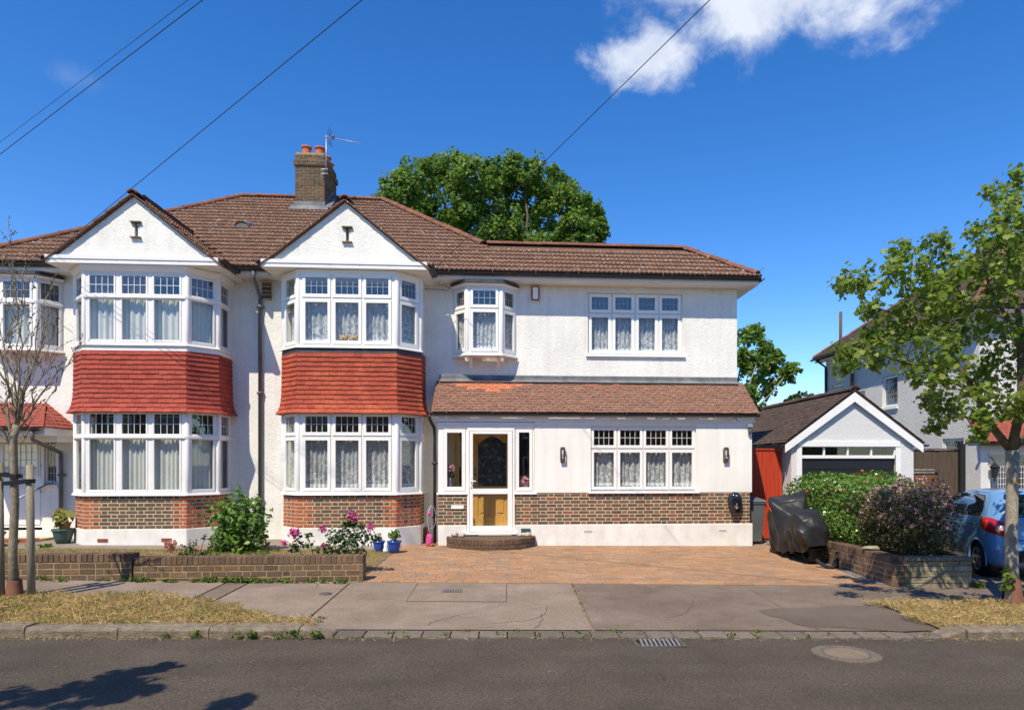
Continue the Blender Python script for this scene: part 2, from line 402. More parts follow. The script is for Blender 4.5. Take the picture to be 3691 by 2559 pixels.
m_plain_clean = mk('clean_plain_tile', [(0.46, 0.155, 0.075), (0.52, 0.18, 0.09), (0.42, 0.145, 0.075)], 0.8, src='rand', bump=(40, 0.3, 0.006), var=(12, 0.1))
m_porch_red = mk('red_porch_tile', [(0.28, 0.065, 0.04), (0.34, 0.08, 0.05), (0.24, 0.06, 0.042)], 0.7, src='rand', var=[(12, 0.15)], spots=[(55, 0.72, 0.74, (0.6, 0.55, 0.5))])
m_garagetile = mk('dark_brown_plain_tile', [(0.075, 0.05, 0.038), (0.10, 0.066, 0.05), (0.06, 0.043, 0.036), (0.115, 0.07, 0.05)], 0.9, src='rand', bump=(50, 0.5, 0.01), var=[(12, 0.2)])
m_pot = mk('terracotta', [(0.46, 0.12, 0.05), (0.52, 0.15, 0.07)], 0.8, scale=6, var=(9, 0.15))
m_glass = mk_glass('window_glass', 0.09, (0.90, 0.93, 0.92))
m_glass_low = mk_glass('window_glass_clear', 0.042, (0.95, 0.96, 0.955))
m_leadbar = mk('lead_came', [(0.34, 0.34, 0.35), (0.42, 0.42, 0.42)], 0.5, scale=8)
m_leadbar_w = mk('pale_lead_came', [(0.62, 0.60, 0.58), (0.70, 0.68, 0.66)], 0.6, scale=8)
m_room_shade = mk('room_shade', [(0.085, 0.075, 0.062), (0.13, 0.115, 0.095)], 0.95, scale=1.5)  # dark colour stands in for the unlit interior behind the glass
m_lace = mk_lace('net_lace')
m_curtain = mk('pale_grey_curtain', [(0.74, 0.75, 0.70), (0.82, 0.83, 0.78)], 0.9, scale=2, trans=0.2)
m_curtain_p = mk('dusty_pink_curtain', [(0.30, 0.16, 0.14), (0.40, 0.23, 0.20)], 0.9, scale=3)
m_oak = mk('varnished_oak', [(0.62, 0.31, 0.06), (0.82, 0.47, 0.13)], 0.35, scale=5, stretch=(14, 14, 1.2), spec=0.5, coat=0.3)
m_obscure = mk('patterned_glass', [(0.035, 0.042, 0.045), (0.06, 0.07, 0.075), (0.24, 0.26, 0.27)], 0.12, scale=9, detail=2, contrast=(0.42, 0.72), spec=0.5, bump=(9, 0.5, 0.02))
m_chrome = mk('polished_steel', [(0.62, 0.62, 0.62)], 0.22, metal=1.0)
m_galv = mk('galvanised_pipe', [(0.30, 0.31, 0.32), (0.42, 0.43, 0.44)], 0.45, scale=10, metal=0.4)
m_asphalt = mk('asphalt', [(0.092, 0.070, 0.050), (0.126, 0.098, 0.072)], 0.85, scale=1.3, detail=3, bump=[(90, 0.9, 0.025), (38, 0.5, 0.03)], var=[(75, 0.55), (36, 0.28), (0.5, 0.10)], streak=((.25, 2.2, 1), .16), spots=[(40, 0.72, 0.735, (0.30, 0.26, 0.20))])
m_pave = mk('pavement_tarmac', [(0.21, 0.155, 0.114), (0.28, 0.215, 0.163)], 0.9, scale=0.8, bump=[(80, 0.7, 0.015)], var=[(60, 0.28), (5.0, 0.10), (1.3, 0.14)], spots=[(40, 0.75, 0.76, (0.42, 0.40, 0.36))])
m_pave_dk = mk('pavement_tarmac_dark', [(0.105, 0.08, 0.06), (0.155, 0.12, 0.092)], 0.9, scale=0.9, bump=[(110, 0.7, 0.012)], var=[(95, 0.2), (2.0, 0.12)], spots=[(38, 0.745, 0.755, (0.36, 0.34, 0.30))])
m_pave_mid = mk('pavement_tarmac_worn', [(0.145, 0.107, 0.078), (0.205, 0.155, 0.117)], 0.9, scale=0.7, bump=[(80, 0.7, 0.015)], var=[(60, 0.3), (5.0, 0.12), (1.1, 0.16)], spots=[(40, 0.75, 0.76, (0.40, 0.38, 0.34))])
m_kerb = mk('granite_kerb', [(0.15, 0.115, 0.078), (0.25, 0.20, 0.145)], 0.9, scale=9, bump=[(45, 0.8, 0.02)], var=[(30, 0.2), (4, 0.2)])
m_sett = mk('granite_sett', [(0.12, 0.098, 0.075), (0.19, 0.155, 0.12)], 0.85, src='rand', bump=[(45, 0.7, 0.02)], var=[(30, 0.2)])
m_earth = mk('dry_soil', [(0.17, 0.115, 0.06), (0.27, 0.19, 0.10)], 0.95, scale=6, bump=(35, 0.6, 0.03))
m_path = mk('old_concrete_path', [(0.20, 0.16, 0.125), (0.28, 0.23, 0.18)], 0.95, scale=3, bump=(40, 0.5, 0.015))
m_ground = mk('garden_ground', [(0.06, 0.075, 0.03), (0.12, 0.10, 0.05)], 0.95, scale=0.7)
m_dry = mk('dry_grass', [(0.17, 0.18, 0.035), (0.42, 0.28, 0.09), (0.52, 0.36, 0.13), (0.60, 0.46, 0.22), (0.36, 0.22, 0.07), (0.26, 0.24, 0.06), (0.55, 0.40, 0.17)], 0.8, src='attr', trans=0.25)
m_grassg = mk('green_weed', [(0.05, 0.10, 0.012), (0.09, 0.16, 0.02), (0.15, 0.22, 0.035)], 0.7, src='attr', trans=0.3)
m_lawn = mk('parched_lawn_grass', [(0.20, 0.22, 0.04), (0.36, 0.27, 0.07), (0.44, 0.32, 0.09), (0.15, 0.20, 0.03), (0.30, 0.27, 0.06)], 0.8, src='attr', trans=0.25)
def leafmat(n, cols, rough=0.45, tr=0.3, spec=0.32): return mk(n, cols, rough, src='attr', trans=tr, spec=spec)
m_leaf_oak = leafmat('oak_leaf', [(0.095, 0.175, 0.024), (0.15, 0.25, 0.034), (0.19, 0.30, 0.044), (0.12, 0.21, 0.028)], 0.5, 0.45)
m_leaf_maple = leafmat('maple_leaf', [(0.12, 0.20, 0.026), (0.19, 0.29, 0.036), (0.30, 0.38, 0.055), (0.15, 0.235, 0.028), (0.35, 0.37, 0.07)], 0.4, 0.52)
m_leaf_far = leafmat('far_leaf', [(0.04, 0.09, 0.03), (0.07, 0.13, 0.035), (0.09, 0.15, 0.05)])
m_leaf_hyd = leafmat('bright_shrub_leaf', [(0.07, 0.16, 0.02), (0.12, 0.23, 0.03), (0.19, 0.30, 0.05), (0.09, 0.19, 0.025)], 0.4)
m_leaf_rose = leafmat('rose_leaf', [(0.022, 0.06, 0.014), (0.045, 0.10, 0.02), (0.08, 0.15, 0.03)], 0.4)
m_leaf_hedge = leafmat('glossy_hedge_leaf', [(0.05, 0.12, 0.014), (0.09, 0.19, 0.02), (0.17, 0.28, 0.04), (0.07, 0.15, 0.016)], 0.32, 0.25, 0.42)
m_leaf_esc = leafmat('dull_shrub_leaf', [(0.06, 0.07, 0.02), (0.10, 0.10, 0.03), (0.14, 0.10, 0.05), (0.12, 0.15, 0.04)], 0.5)
m_fl_pink = leafmat('pink_blossom', [(0.74, 0.36, 0.42), (0.84, 0.52, 0.56), (0.60, 0.26, 0.34)], 0.7)
m_fl_red = leafmat('coral_blossom', [(0.62, 0.08, 0.05), (0.70, 0.16, 0.10)], 0.7)
m_fl_rose = leafmat('magenta_rose', [(0.62, 0.06, 0.24), (0.75, 0.14, 0.36), (0.80, 0.30, 0.48)], 0.6)
m_fl_peach = leafmat('peach_rose', [(0.75, 0.33, 0.20), (0.82, 0.48, 0.35)], 0.6)
m_fl_purple = leafmat('purple_flower', [(0.30, 0.13, 0.38), (0.42, 0.20, 0.48)], 0.7)
m_fl_yellow = leafmat('yellow_flower', [(0.75, 0.5, 0.05), (0.8, 0.6, 0.15)], 0.7)
m_bark = mk('mottled_bark', [(0.24, 0.20, 0.145), (0.42, 0.37, 0.29)], 0.95, scale=7, bump=[(30, 0.8, 0.02)], var=[(18, 0.25)], spots=[(9, 0.60, 0.66, (0.40, 0.27, 0.05))])
m_bark_d = mk('dark_limb_bark', [(0.10, 0.08, 0.05), (0.19, 0.16, 0.10)], 0.95, scale=7, bump=[(30, 0.8, 0.02)], spots=[(9, 0.62, 0.68, (0.30, 0.22, 0.06))])
m_stucco_side = mk('grey_pebbledash', [(0.72, 0.69, 0.64), (0.80, 0.77, 0.72)], 0.95, scale=1.5, bump=[(30, 1.0, 0.05)])
m_bark_y = mk('young_bark', [(0.20, 0.155, 0.10), (0.30, 0.25, 0.17)], 0.9, scale=10, bump=[(40, 0.6, 0.01)], var=[(25, 0.25)])
m_twig = mk('twig', [(0.11, 0.085, 0.05), (0.20, 0.15, 0.085)], 0.9, scale=8)
m_stake = mk('weathered_stake', [(0.22, 0.18, 0.13), (0.34, 0.29, 0.21)], 0.9, scale=3, stretch=(30, 30, 2), bump=(20, 0.4, 0.008), spots=[(1.6, 0.55, 0.7, (0.23, 0.22, 0.06))])
m_guard = mk('brown_plastic_guard', [(0.20, 0.085, 0.05), (0.26, 0.115, 0.07)], 0.6, scale=5, var=(14, 0.2))
m_redwood = mk('red_stained_board', [(0.40, 0.038, 0.014), (0.52, 0.058, 0.020)], 0.55, scale=2, stretch=(22, 22, 1.0), var=[(3, 0.12)], spots=[(13, 0.72, 0.75, (0.55, 0.25, 0.18))])
m_fence = mk('dark_weathered_board', [(0.060, 0.042, 0.030), (0.12, 0.085, 0.06)], 0.9, scale=2, stretch=(25, 25, 1.2), var=[(5, 0.2)])
m_fence_br = mk('brown_gate_board', [(0.13, 0.058, 0.025), (0.20, 0.095, 0.042)], 0.85, scale=2, stretch=(25, 25, 1.2))
m_bin = mk('grey_bin_plastic', [(0.10, 0.105, 0.11), (0.13, 0.135, 0.14)], 0.5, scale=3)
m_cover = mk('black_nylon_cover', [(0.014, 0.0135, 0.013), (0.024, 0.022, 0.021)], 0.42, scale=5, spec=0.4, bump=[(9, 0.25, 0.03), (3.5, 0.3, 0.05)])
m_rubber = mk('rubber', [(0.014, 0.014, 0.014), (0.026, 0.025, 0.024)], 0.75, scale=20, bump=(40, 0.3, 0.006))
m_blue_glaze = mk('blue_glaze', [(0.012, 0.055, 0.30), (0.02, 0.08, 0.38)], 0.12, scale=3, spec=0.6)
m_green_pot = mk('green_plastic_pot', [(0.045, 0.085, 0.07), (0.06, 0.105, 0.09)], 0.45, scale=4)
m_yleaf = leafmat('yellowing_leaf', [(0.20, 0.24, 0.05), (0.36, 0.34, 0.09), (0.42, 0.28, 0.10)], 0.5)
m_car = mk('blue_car_paint', [(0.12, 0.265, 0.48), (0.125, 0.275, 0.49)], 0.30, scale=1, spec=0.5, coat=0.9)
m_carglass = mk_glass('car_glass', 0.16, (0.22, 0.24, 0.24))
m_carblack = mk('car_black_trim', [(0.018, 0.018, 0.02)], 0.45)
m_redlens = mk('red_lens', [(0.50, 0.012, 0.016), (0.42, 0.010, 0.012)], 0.12, scale=9, spec=0.6, coat=0.8)
m_clearlens = mk('clear_lens', [(0.62, 0.50, 0.48), (0.75, 0.66, 0.64)], 0.12, scale=14, spec=0.6)
m_alloy = mk('silver_alloy', [(0.44, 0.43, 0.42), (0.52, 0.51, 0.50)], 0.3, metal=0.7, scale=5)
m_plate = mk('plate_blue', [(0.01, 0.13, 0.60)], 0.4)
m_platey = mk('plate_yellow', [(0.78, 0.58, 0.03)], 0.4)
m_gloss_black = mk('gloss_black', [(0.012, 0.013, 0.018)], 0.08, spec=0.6, coat=0.6)
m_dark_disc = mk('charcoal_disc', [(0.05, 0.05, 0.052)], 0.4)
m_alarm = mk('alarm_red', [(0.40, 0.07, 0.03)], 0.45)
m_white_mark = mk('white_print', [(0.8, 0.8, 0.8)], 0.6)
m_bronze = mk('brushed_bronze', [(0.22, 0.18, 0.13), (0.30, 0.25, 0.19)], 0.35, metal=0.8, scale=12)
m_stone = mk('pale_flint', [(0.36, 0.26, 0.19), (0.62, 0.54, 0.46)], 0.8, scale=14, bump=(18, 0.5, 0.02), var=(40, 0.25))
m_iron = mk('cast_iron', [(0.085, 0.075, 0.068), (0.14, 0.125, 0.11)], 0.7, scale=12, metal=0.2, bump=(60, 0.5, 0.01))
m_iron_bright = mk('worn_iron_bar', [(0.24, 0.23, 0.22), (0.36, 0.35, 0.34)], 0.45, scale=14, metal=0.5)
m_concrete = mk('concrete', [(0.17, 0.125, 0.082), (0.23, 0.175, 0.12)], 0.9, scale=6, bump=(50, 0.5, 0.01))
m_airbrick = mk('terracotta_grille', [(0.34, 0.10, 0.055), (0.40, 0.13, 0.075)], 0.85, scale=9)
m_hole = mk('dark_hole', [(0.012, 0.012, 0.012)], 0.9)
m_pink = mk('bright_pink_plastic', [(0.62, 0.06, 0.22), (0.66, 0.10, 0.28)], 0.45, scale=9)
m_rust = mk('rusty_clay', [(0.26, 0.08, 0.045), (0.34, 0.12, 0.07)], 0.8, scale=9)
m_koala = mk('tan_plush', [(0.50, 0.30, 0.10), (0.62, 0.40, 0.16)], 0.95, scale=14, bump=(60, 0.6, 0.02))
m_white_c = mk('white_ceramic', [(0.80, 0.80, 0.80)], 0.3)
m_vase = mk('violet_vase', [(0.36, 0.28, 0.42), (0.5, 0.4, 0.5)], 0.2, scale=9)
m_cream = mk('cream_wall', [(0.78, 0.72, 0.58), (0.82, 0.76, 0.62)], 0.9, scale=2)
m_pole = mk('creosoted_pole', [(0.09, 0.06, 0.04), (0.14, 0.10, 0.07)], 0.9, scale=4, stretch=(20, 20, 1))
# ------------------------------------------------------------------ building kit
def offs(pts, o):
    fs = [F2(a, b) for a, b in zip(pts[:-1], pts[1:])]
    out = [Vector(pts[0]) + fs[0].n * o]
    for f, g in zip(fs[:-1], fs[1:]):
        k = (f.n + g.n); k = k / k.dot(f.n)
        out.append(f.b + k * o)
    return out + [fs[-1].b + fs[-1].n * o]
def strip(mb, pts, o0, o1, z0, z1, mi=0, top=None):
    a, b0 = offs(pts, o0), offs(pts, o1); b1 = offs(pts, o1 if top is None else top)
    for i in range(len(pts) - 1):
        j = i + 1
        mb.hexa([(*b0[i], z0), (*b0[j], z0), (*a[j], z0), (*a[i], z0), (*b1[i], z1), (*b1[j], z1), (*a[j], z1), (*a[i], z1)], mi)
    return mb
def wall_holes(mb, x0, x1, z0, z1, y0, y1, holes, mi=0):
    xs = sorted({x0, x1, *[h[0] for h in holes], *[h[1] for h in holes]}); zs = sorted({z0, z1, *[h[2] for h in holes], *[h[3] for h in holes]})
    for a, b in zip(xs[:-1], xs[1:]):
        for c, d in zip(zs[:-1], zs[1:]):
            cx, cz = (a + b) / 2, (c + d) / 2
            if any(h[0] < cx < h[1] and h[2] < cz < h[3] for h in holes): continue
            mb.box(a, b, y0, y1, c, d, mi)
_unit = {}
def unit_brick(m, k, dep=0.06):
    key = (m.name, k, dep)
    if key not in _unit:
        rr = random.Random(hash(k) + 3); j = lambda s: rr.uniform(-s, s)
        ix, iz = 0.022, 0.06
        fr = [(-0.5 + ix + j(0.01), j(0.0015), -0.5 + iz + j(0.03)), (0.5 - ix + j(0.01), j(0.0015), -0.5 + iz + j(0.03)), (0.5 - ix + j(0.01), j(0.0015), 0.5 - iz + j(0.03)), (-0.5 + ix + j(0.01), j(0.0015), 0.5 - iz + j(0.03))]
        md = [(-0.5 + j(.008), 0.0028, -0.5 + j(.03)), (0.5 + j(.008), 0.005, -0.5 + j(.03)), (0.5 + j(.008), 0.005, 0.5 + j(.03)), (-0.5 + j(.008), 0.005, 0.5 + j(.03))]
        bkk = [(-0.5, dep, -0.5), (0.5, dep, -0.5), (0.5, dep, 0.5), (-0.5, dep, 0.5)]
        fs = [(0, 1, 2, 3)]
        for a in (0, 4):
            for i in range(4):
                q_ = (i + 1) % 4; fs.append((a + i, a + 4 + i, a + 4 + q_, a + q_))
        fs = [f[::-1] if n == 0 and False else f for n, f in enumerate(fs)]
        _unit[key] = ob_mesh('brick', fr + md + bkk, fs, m)
    return _unit[key]
def brick_at(m, F, u, z, ln, h, w=0.0, dep=0.06, vis=1.0):
    mt = Matrix.Translation(F.p(u, w + R.uniform(-0.0015, 0.0015), z)) @ Matrix.Rotation(F.ang + R.uniform(-.004, .004), 4, 'Z') @ Matrix.Rotation(R.uniform(-.006, .006), 4, 'Y') @ Matrix.Diagonal((ln, 1, h, 1))
    return (unit_brick(m, R.randrange(4), dep), mt, vis)
def flemish(F, z0, n, ch, st, hd, quoin=None, q0=True, q1=True, st_len=0.215, hd_len=0.1025, jt=0.0165, holes=(), w=0.0, vis=1.0, mixp=0.12):
    out = []
    for c in range(n):
        z = z0 + ch * (c + 0.5); u = 0.0
        k = c % 2; cur = []
        first = True
        while u < F.L - 0.02:
            head = (k % 2 == 0)
            ln = hd_len if head else st_len
            if first and c % 2: ln = st_len * 0.78
            first = False
            e = min(u + ln, F.L)
            if F.L - e < 0.05: e = F.L
            m = hd if head else st
            if R.random() < mixp: m = hd if m is st else st
            if quoin and ((q0 and u < 0.12) or (q1 and e > F.L - 0.12)): m = quoin
            cu = (u + e) / 2
            if not any(a < cu < b and c0 < z < d0 for a, b, c0, d0 in holes):
                out.append(brick_at(m, F, cu, z, e - u, ch - jt, w, vis=vis))
            u = e + jt; k += 1
    return out

class Win:
    """a window: the frame mesh is the part; sashes, panes, glazing bars and curtains are its sub-parts."""
    def __init__(s, fm): s.fr = MB(); s.fm = fm; s.subs = []
    def facet(s, F, z0, z1, lights, tz, head=0.06, sb=0.062, bars=m_leadbar, nb=(4, 2), curtain=None, cz=None, upper=None, low_bars=False, rail=None, barw=0.011, proud=0.016, cw=-0.14, cup=None):
        fr = s.fr
        fr.fbox(F, 0, F.L, -0.05, 0.0, z0, z0 + 0.05); fr.fbox(F, 0, F.L, -0.05, 0.0, z1 - head, z1)
        edges = [0.0] + [x for l in lights for x in l] + [F.L]
        zt = z1 - head; zb = z0 + 0.05
        for i in range(0, len(edges), 2): fr.fbox(F, edges[i], edges[i + 1], -0.05, 0.0, zb, zt)
        for a, b in lights:
            rows = [(zb - 0.012, zt, False)] if tz is None else [(zb - 0.012, tz - 0.014, False), (tz + 0.014, zt, True)]
            if tz is not None: fr.fbox(F, a, b, -0.05, -0.002, tz - 0.014, tz + 0.014)
            for r0, r1, up in rows:
                m = MB(); g = 0.005
                m.fbox(F, a + g, b - g, -0.04, proud, r0 + g, r0 + g + sb * 1.12); m.fbox(F, a + g, b - g, -0.04, proud, r1 - g - sb, r1 - g)
                m.fbox(F, a + g, a + g + sb, -0.04, proud, r0 + g + sb * 1.12, r1 - g - sb); m.fbox(F, b - g - sb, b - g, -0.04, proud, r0 + g + sb * 1.12, r1 - g - sb)
                s.subs.append(('sash', m, [s.fm], 0.004))
                ga, gb, g0, g1 = a + g + sb, b - g - sb, r0 + g + sb * 1.12, r1 - g - sb
                m = MB(); m.fbox(F, ga, gb, -0.016, -0.010, g0, g1); s.subs.append(('pane', m, [upper if (up and upper) else m_glass_low], 0))
                if up or low_bars or tz is None and low_bars is not None:
                    nx, ny = nb if up or tz is None else low_bars
                    m = MB(); h = barw / 2
                    for i in range(1, nx): x = ga + (gb - ga) * i / nx; m.fbox(F, x - h, x + h, -0.012, -0.006, g0, g1)
                    for j in range(1, ny): z = g0 + (g1 - g0) * j / ny; m.fbox(F, ga, gb, -0.0125, -0.0055, z - h, z + h)
                    s.subs.append(('glazing_bar', m, [bars], 0))
        if curtain:
            lo, hi = cz if cz else (z0 + 0.10, (tz if tz else z1) - 0.07)
            s.curtain(F, lights[0][0] + 0.01, lights[-1][1] - 0.01, lo, hi, curtain, cw)
        if cup: s.curtain(F, lights[0][0] + cup[1] * F.L, lights[0][0] + cup[2] * F.L, tz + 0.05, z1 - 0.05, cup[0], cw - 0.03)
        if rail: fr.fbox(F, 0, F.L, 0, rail, tz - 0.03, tz + 0.025)
    def curtain(s, F, a, b, lo, hi, mat, cw):
        lace = mat is m_lace
        n = max(6, int((b - a) / 0.012)); nzv = 10; vs = []; uvs = []; ph = R.uniform(0, 60); fq = R.uniform(44, 74)
        for j in range(nzv + 1):
            for i in range(n + 1):
                u = a + (b - a) * i / n; k = 1 - 0.55 * j / nzv
                wv = math.sin(u * fq + ph + 1.7 * math.sin(u * 9 + ph)) * (0.013 + 0.012 * k) + 0.012 * math.sin(u * 21 + ph)
                l = lo + (0.018 * abs(math.sin(u * 34 + ph)) if lace else 0.0)
                z = l + (hi - l) * j / nzv
                vs.append(F.p(u, cw + wv, z)); uvs.append((u + ph, z - lo))
        fs = [(j * (n + 1) + i, j * (n + 1) + i + 1, (j + 1) * (n + 1) + i + 1, (j + 1) * (n + 1) + i) for j in range(nzv) for i in range(n)]
        s.subs.append(('net_curtain' if lace else 'curtain', (vs, fs, uvs), [mat], 0))
    def build(s, house, name, label=None, bevel=0.004):
        o = s.fr.build(name, [s.fm], house, bevel)
        if label: o['label'] = label
        for nm, g, ms, bv in s.subs:
            if isinstance(g, MB): g.build(nm, ms, o, bv)
            else:
                me = ob_mesh(nm, g[0], g[1], ms, smooth=True); uv = me.uv_layers.new(name='UVMap')
                for lp in me.loops: uv.data[lp.index].uv = g[2][lp.vertex_index]
                link(nm, me, o)
        return o

def roll_tile(w, L, waves=2, amp=0.022, t=0.034, n=4):
    k = waves * n; vs = []; fs = []
    for r in range(3):
        for i in range(k + 1):
            x = w * i / k; p = amp * max(0.0, math.sin(2 * PI * i / n - 0.6)) ** 0.8 if True else 0
            if r == 0: vs.append((x, -0.002, p * 0.6 - 0.006))
            elif r == 1: vs.append((x, 0.0, t + p))
            else: vs.append((x, L, 0.002 + p))
    for r in range(2):
        for i in range(k): a = r * (k + 1) + i; fs.append((a, a + 1, a + k + 2, a + k + 1))
    return vs, fs
def flat_tile(w, L, t=0.014, camber=0.004):
    g = 0.0025; vs = [(g, 0, 0), (w - g, 0, 0), (g, 0, t + 0.004), (w / 2, 0, t + 0.004 + camber), (w - g, 0, t + 0.004), (g, L, 0.002), (w / 2, L, 0.002 + camber), (w - g, L, 0.002), (g, L, -0.004), (w - g, L, -0.004)]
    return vs, [(0, 1, 4, 3, 2), (2, 3, 6, 5), (3, 4, 7, 6), (0, 2, 5, 8), (1, 9, 7, 4)]
def tile_field(parent, name, O, A, B, shape, w, gauge, rows, lim, mat, stagger=False, skip=None, limit=300, matf=None, jit=0.004, sort_vis=None):
    O = Vector(O); A = Vector(A).normalized(); B = Vector(B).normalized(); Nn = A.cross(B).normalized()
    vs, fs = shape; mats = {}
    def mesh(m):
        if m not in mats: mats[m] = ob_mesh(name, vs, fs, m)
        return mats[m]
    items = []; border = []
    for j in range(rows):
        b = j * gauge; lo, hi = lim(b); lo2, hi2 = lim(b + gauge)
        i0 = math.floor(min(lo, lo2) / w) - 1; i1 = math.ceil(max(hi, hi2) / w) + 1
        for i in range(i0, i1):
            a = i * w + (w / 2 if stagger and j % 2 else 0)
            if a + w <= min(lo, lo2) + 0.01 or a >= max(hi, hi2) - 0.01: continue
            if skip and skip(a + w / 2, b + gauge / 2): continue
            m = matf(a + w / 2, b) if matf else mat
            da, db, dn = R.uniform(-jit, jit) * 0.5, R.uniform(-jit, jit), R.uniform(0, jit)
            P = O + A * (a + da) + B * (b + db) + Nn * dn
            if a >= max(lo, lo2) and a + w <= min(hi, hi2):
                M4 = Matrix(((A.x, B.x, Nn.x, P.x), (A.y, B.y, Nn.y, P.y), (A.z, B.z, Nn.z, P.z), (0, 0, 0, 1)))
                M4 = M4 @ Matrix.Rotation(R.uniform(-.006, .006), 4, 'Z')
                items.append((mesh(m), M4, sort_vis(a, b) if sort_vis else 1.0))
            else:
                bv = []
                for x, y, z in vs:
                    l_, h_ = lim(b + y); bv.append(O + A * max(l_, min(h_, a + x)) + B * (b + y) + Nn * z)
                border.append((ob_mesh(name, bv, fs, m), Matrix.Identity(4)))
    items.sort(key=lambda t: visdist(t[1]) / t[2])
    for it in items[:limit]: link(name, it[0], parent, it[1])
    rest = [(t[0], t[1]) for t in items[limit:]] + border
    if rest: joined(name + '_field', rest, parent)
def ridge_run(parent, p0, p1, r=0.115, step=0.42, mat=None, name='ridge_tile', bed=True, flat=0.75):
    p0 = Vector(p0); p1 = Vector(p1); L = (p1 - p0).length; n = max(1, round(L / step)); d = (p1 - p0) / n
    D = d.normalized(); X = D.cross(Vector((0, 0, 1))).normalized(); Z = X.cross(D)
    vs = []; fs = []; k = 8
    for e, sc in ((0, 1.06), (1.04, 0.97)):
        for q in range(k + 1):
            a = PI * q / k
            vs.append((math.cos(a) * r * sc, e * d.length, math.sin(a) * r * flat * sc))
    for e in (0, 1.04):
        for q in range(k + 1):
            a = PI * q / k; vs.append((math.cos(a) * r * .85, e * d.length, math.sin(a) * r * flat * .85 - 0.01))
    fs = [(q, q + 1, k + 2 + q, k + 1 + q) for q in range(k)]
    b = 2 * (k + 1); fs += [(q, b + q, b + q + 1, q + 1) for q in range(k)] + [(k + 1 + q, k + 2 + q, b + k + 2 + q, b + k + 1 + q) for q in range(k)]
    me = ob_mesh(name, vs, fs, mat or m_ridge, smooth=False)
    for i in range(n):
        P = p0 + d * i + Z * R.uniform(-.004, .006)
        link(name, me, parent, Matrix(((X.x, D.x, Z.x, P.x), (X.y, D.y, Z.y, P.y), (X.z, D.z, Z.z, P.z), (0, 0, 0, 1))))
def gutter(parent, pts, r=0.058, mat=None, name='gutter', brackets=None):
    mb = MB(); pts = [Vector(p) for p in pts]; k = 8; prof = []
    for q in range(k + 1):
        a = PI + PI * q / k; prof.append((math.cos(a) * r, math.sin(a) * r))
    prof += [(x * .82, y * .82) for x, y in prof[::-1]]
    for a, b in zip(pts[:-1], pts[1:]):
        D = (b - a).normalized(); X = D.cross(Vector((0, 0, 1))).normalized(); n = len(prof)
        vs = [p + X * x + Vector((0, 0, y)) for p in (a, b) for x, y in prof]
        mb.add(vs, [(i, (i + 1) % n, n + (i + 1) % n, n + i) for i in range(n)] + [tuple(range(n))[::-1], tuple(range(n, 2 * n))])
        L = (b - a).length
        for j in range(int(L / 0.95)):
            P = a + D * (0.4 + j * 0.95); mb.tube([P - D * .012, P + D * .012], r * 1.12, 10)
    return mb.build(name, [mat or m_black], parent)
def pipe(parent, pts, r=0.034, mat=None, name='downpipe', collars=()):
    mb = MB(); mb.tube(pts, r, 10, sm=True)
    for c in collars: mb.lathe([(r * 1.3, -.03), (r * 1.35, 0), (r * 1.3, .03)], c, 10); mb.box(c[0] - r * 1.9, c[0] + r * 1.9, c[1], c[1] + r * 1.2, c[2] - .015, c[2] + .015)
    return mb.build(name, [mat or m_black], parent)

# ------------------------------------------------------------------ the pair of semi-detached houses
WY, EY, BF, BC = 15.15, 14.20, 14.04, 14.47
XP = -5.415
EV0, ZE, RY, ZR = 14.70, 5.985, 19.0, 9.13           # eaves edge, ridge
SLP = (ZR - ZE) / (RY - EV0); SL = math.hypot(1, SLP); BVEC = Vector((0, 1, SLP))
def Yb(b): return EV0 + b / SL
HR = root('semi_detached_house', (0, WY, 0), 'white rendered semi-detached house with lace curtains and brown lean-to roof over its front door', 'house')
HL = root('semi_detached_house', (-8, WY, 0), 'white semi-detached house at left with plain grey curtains and red porch canopy', 'house')

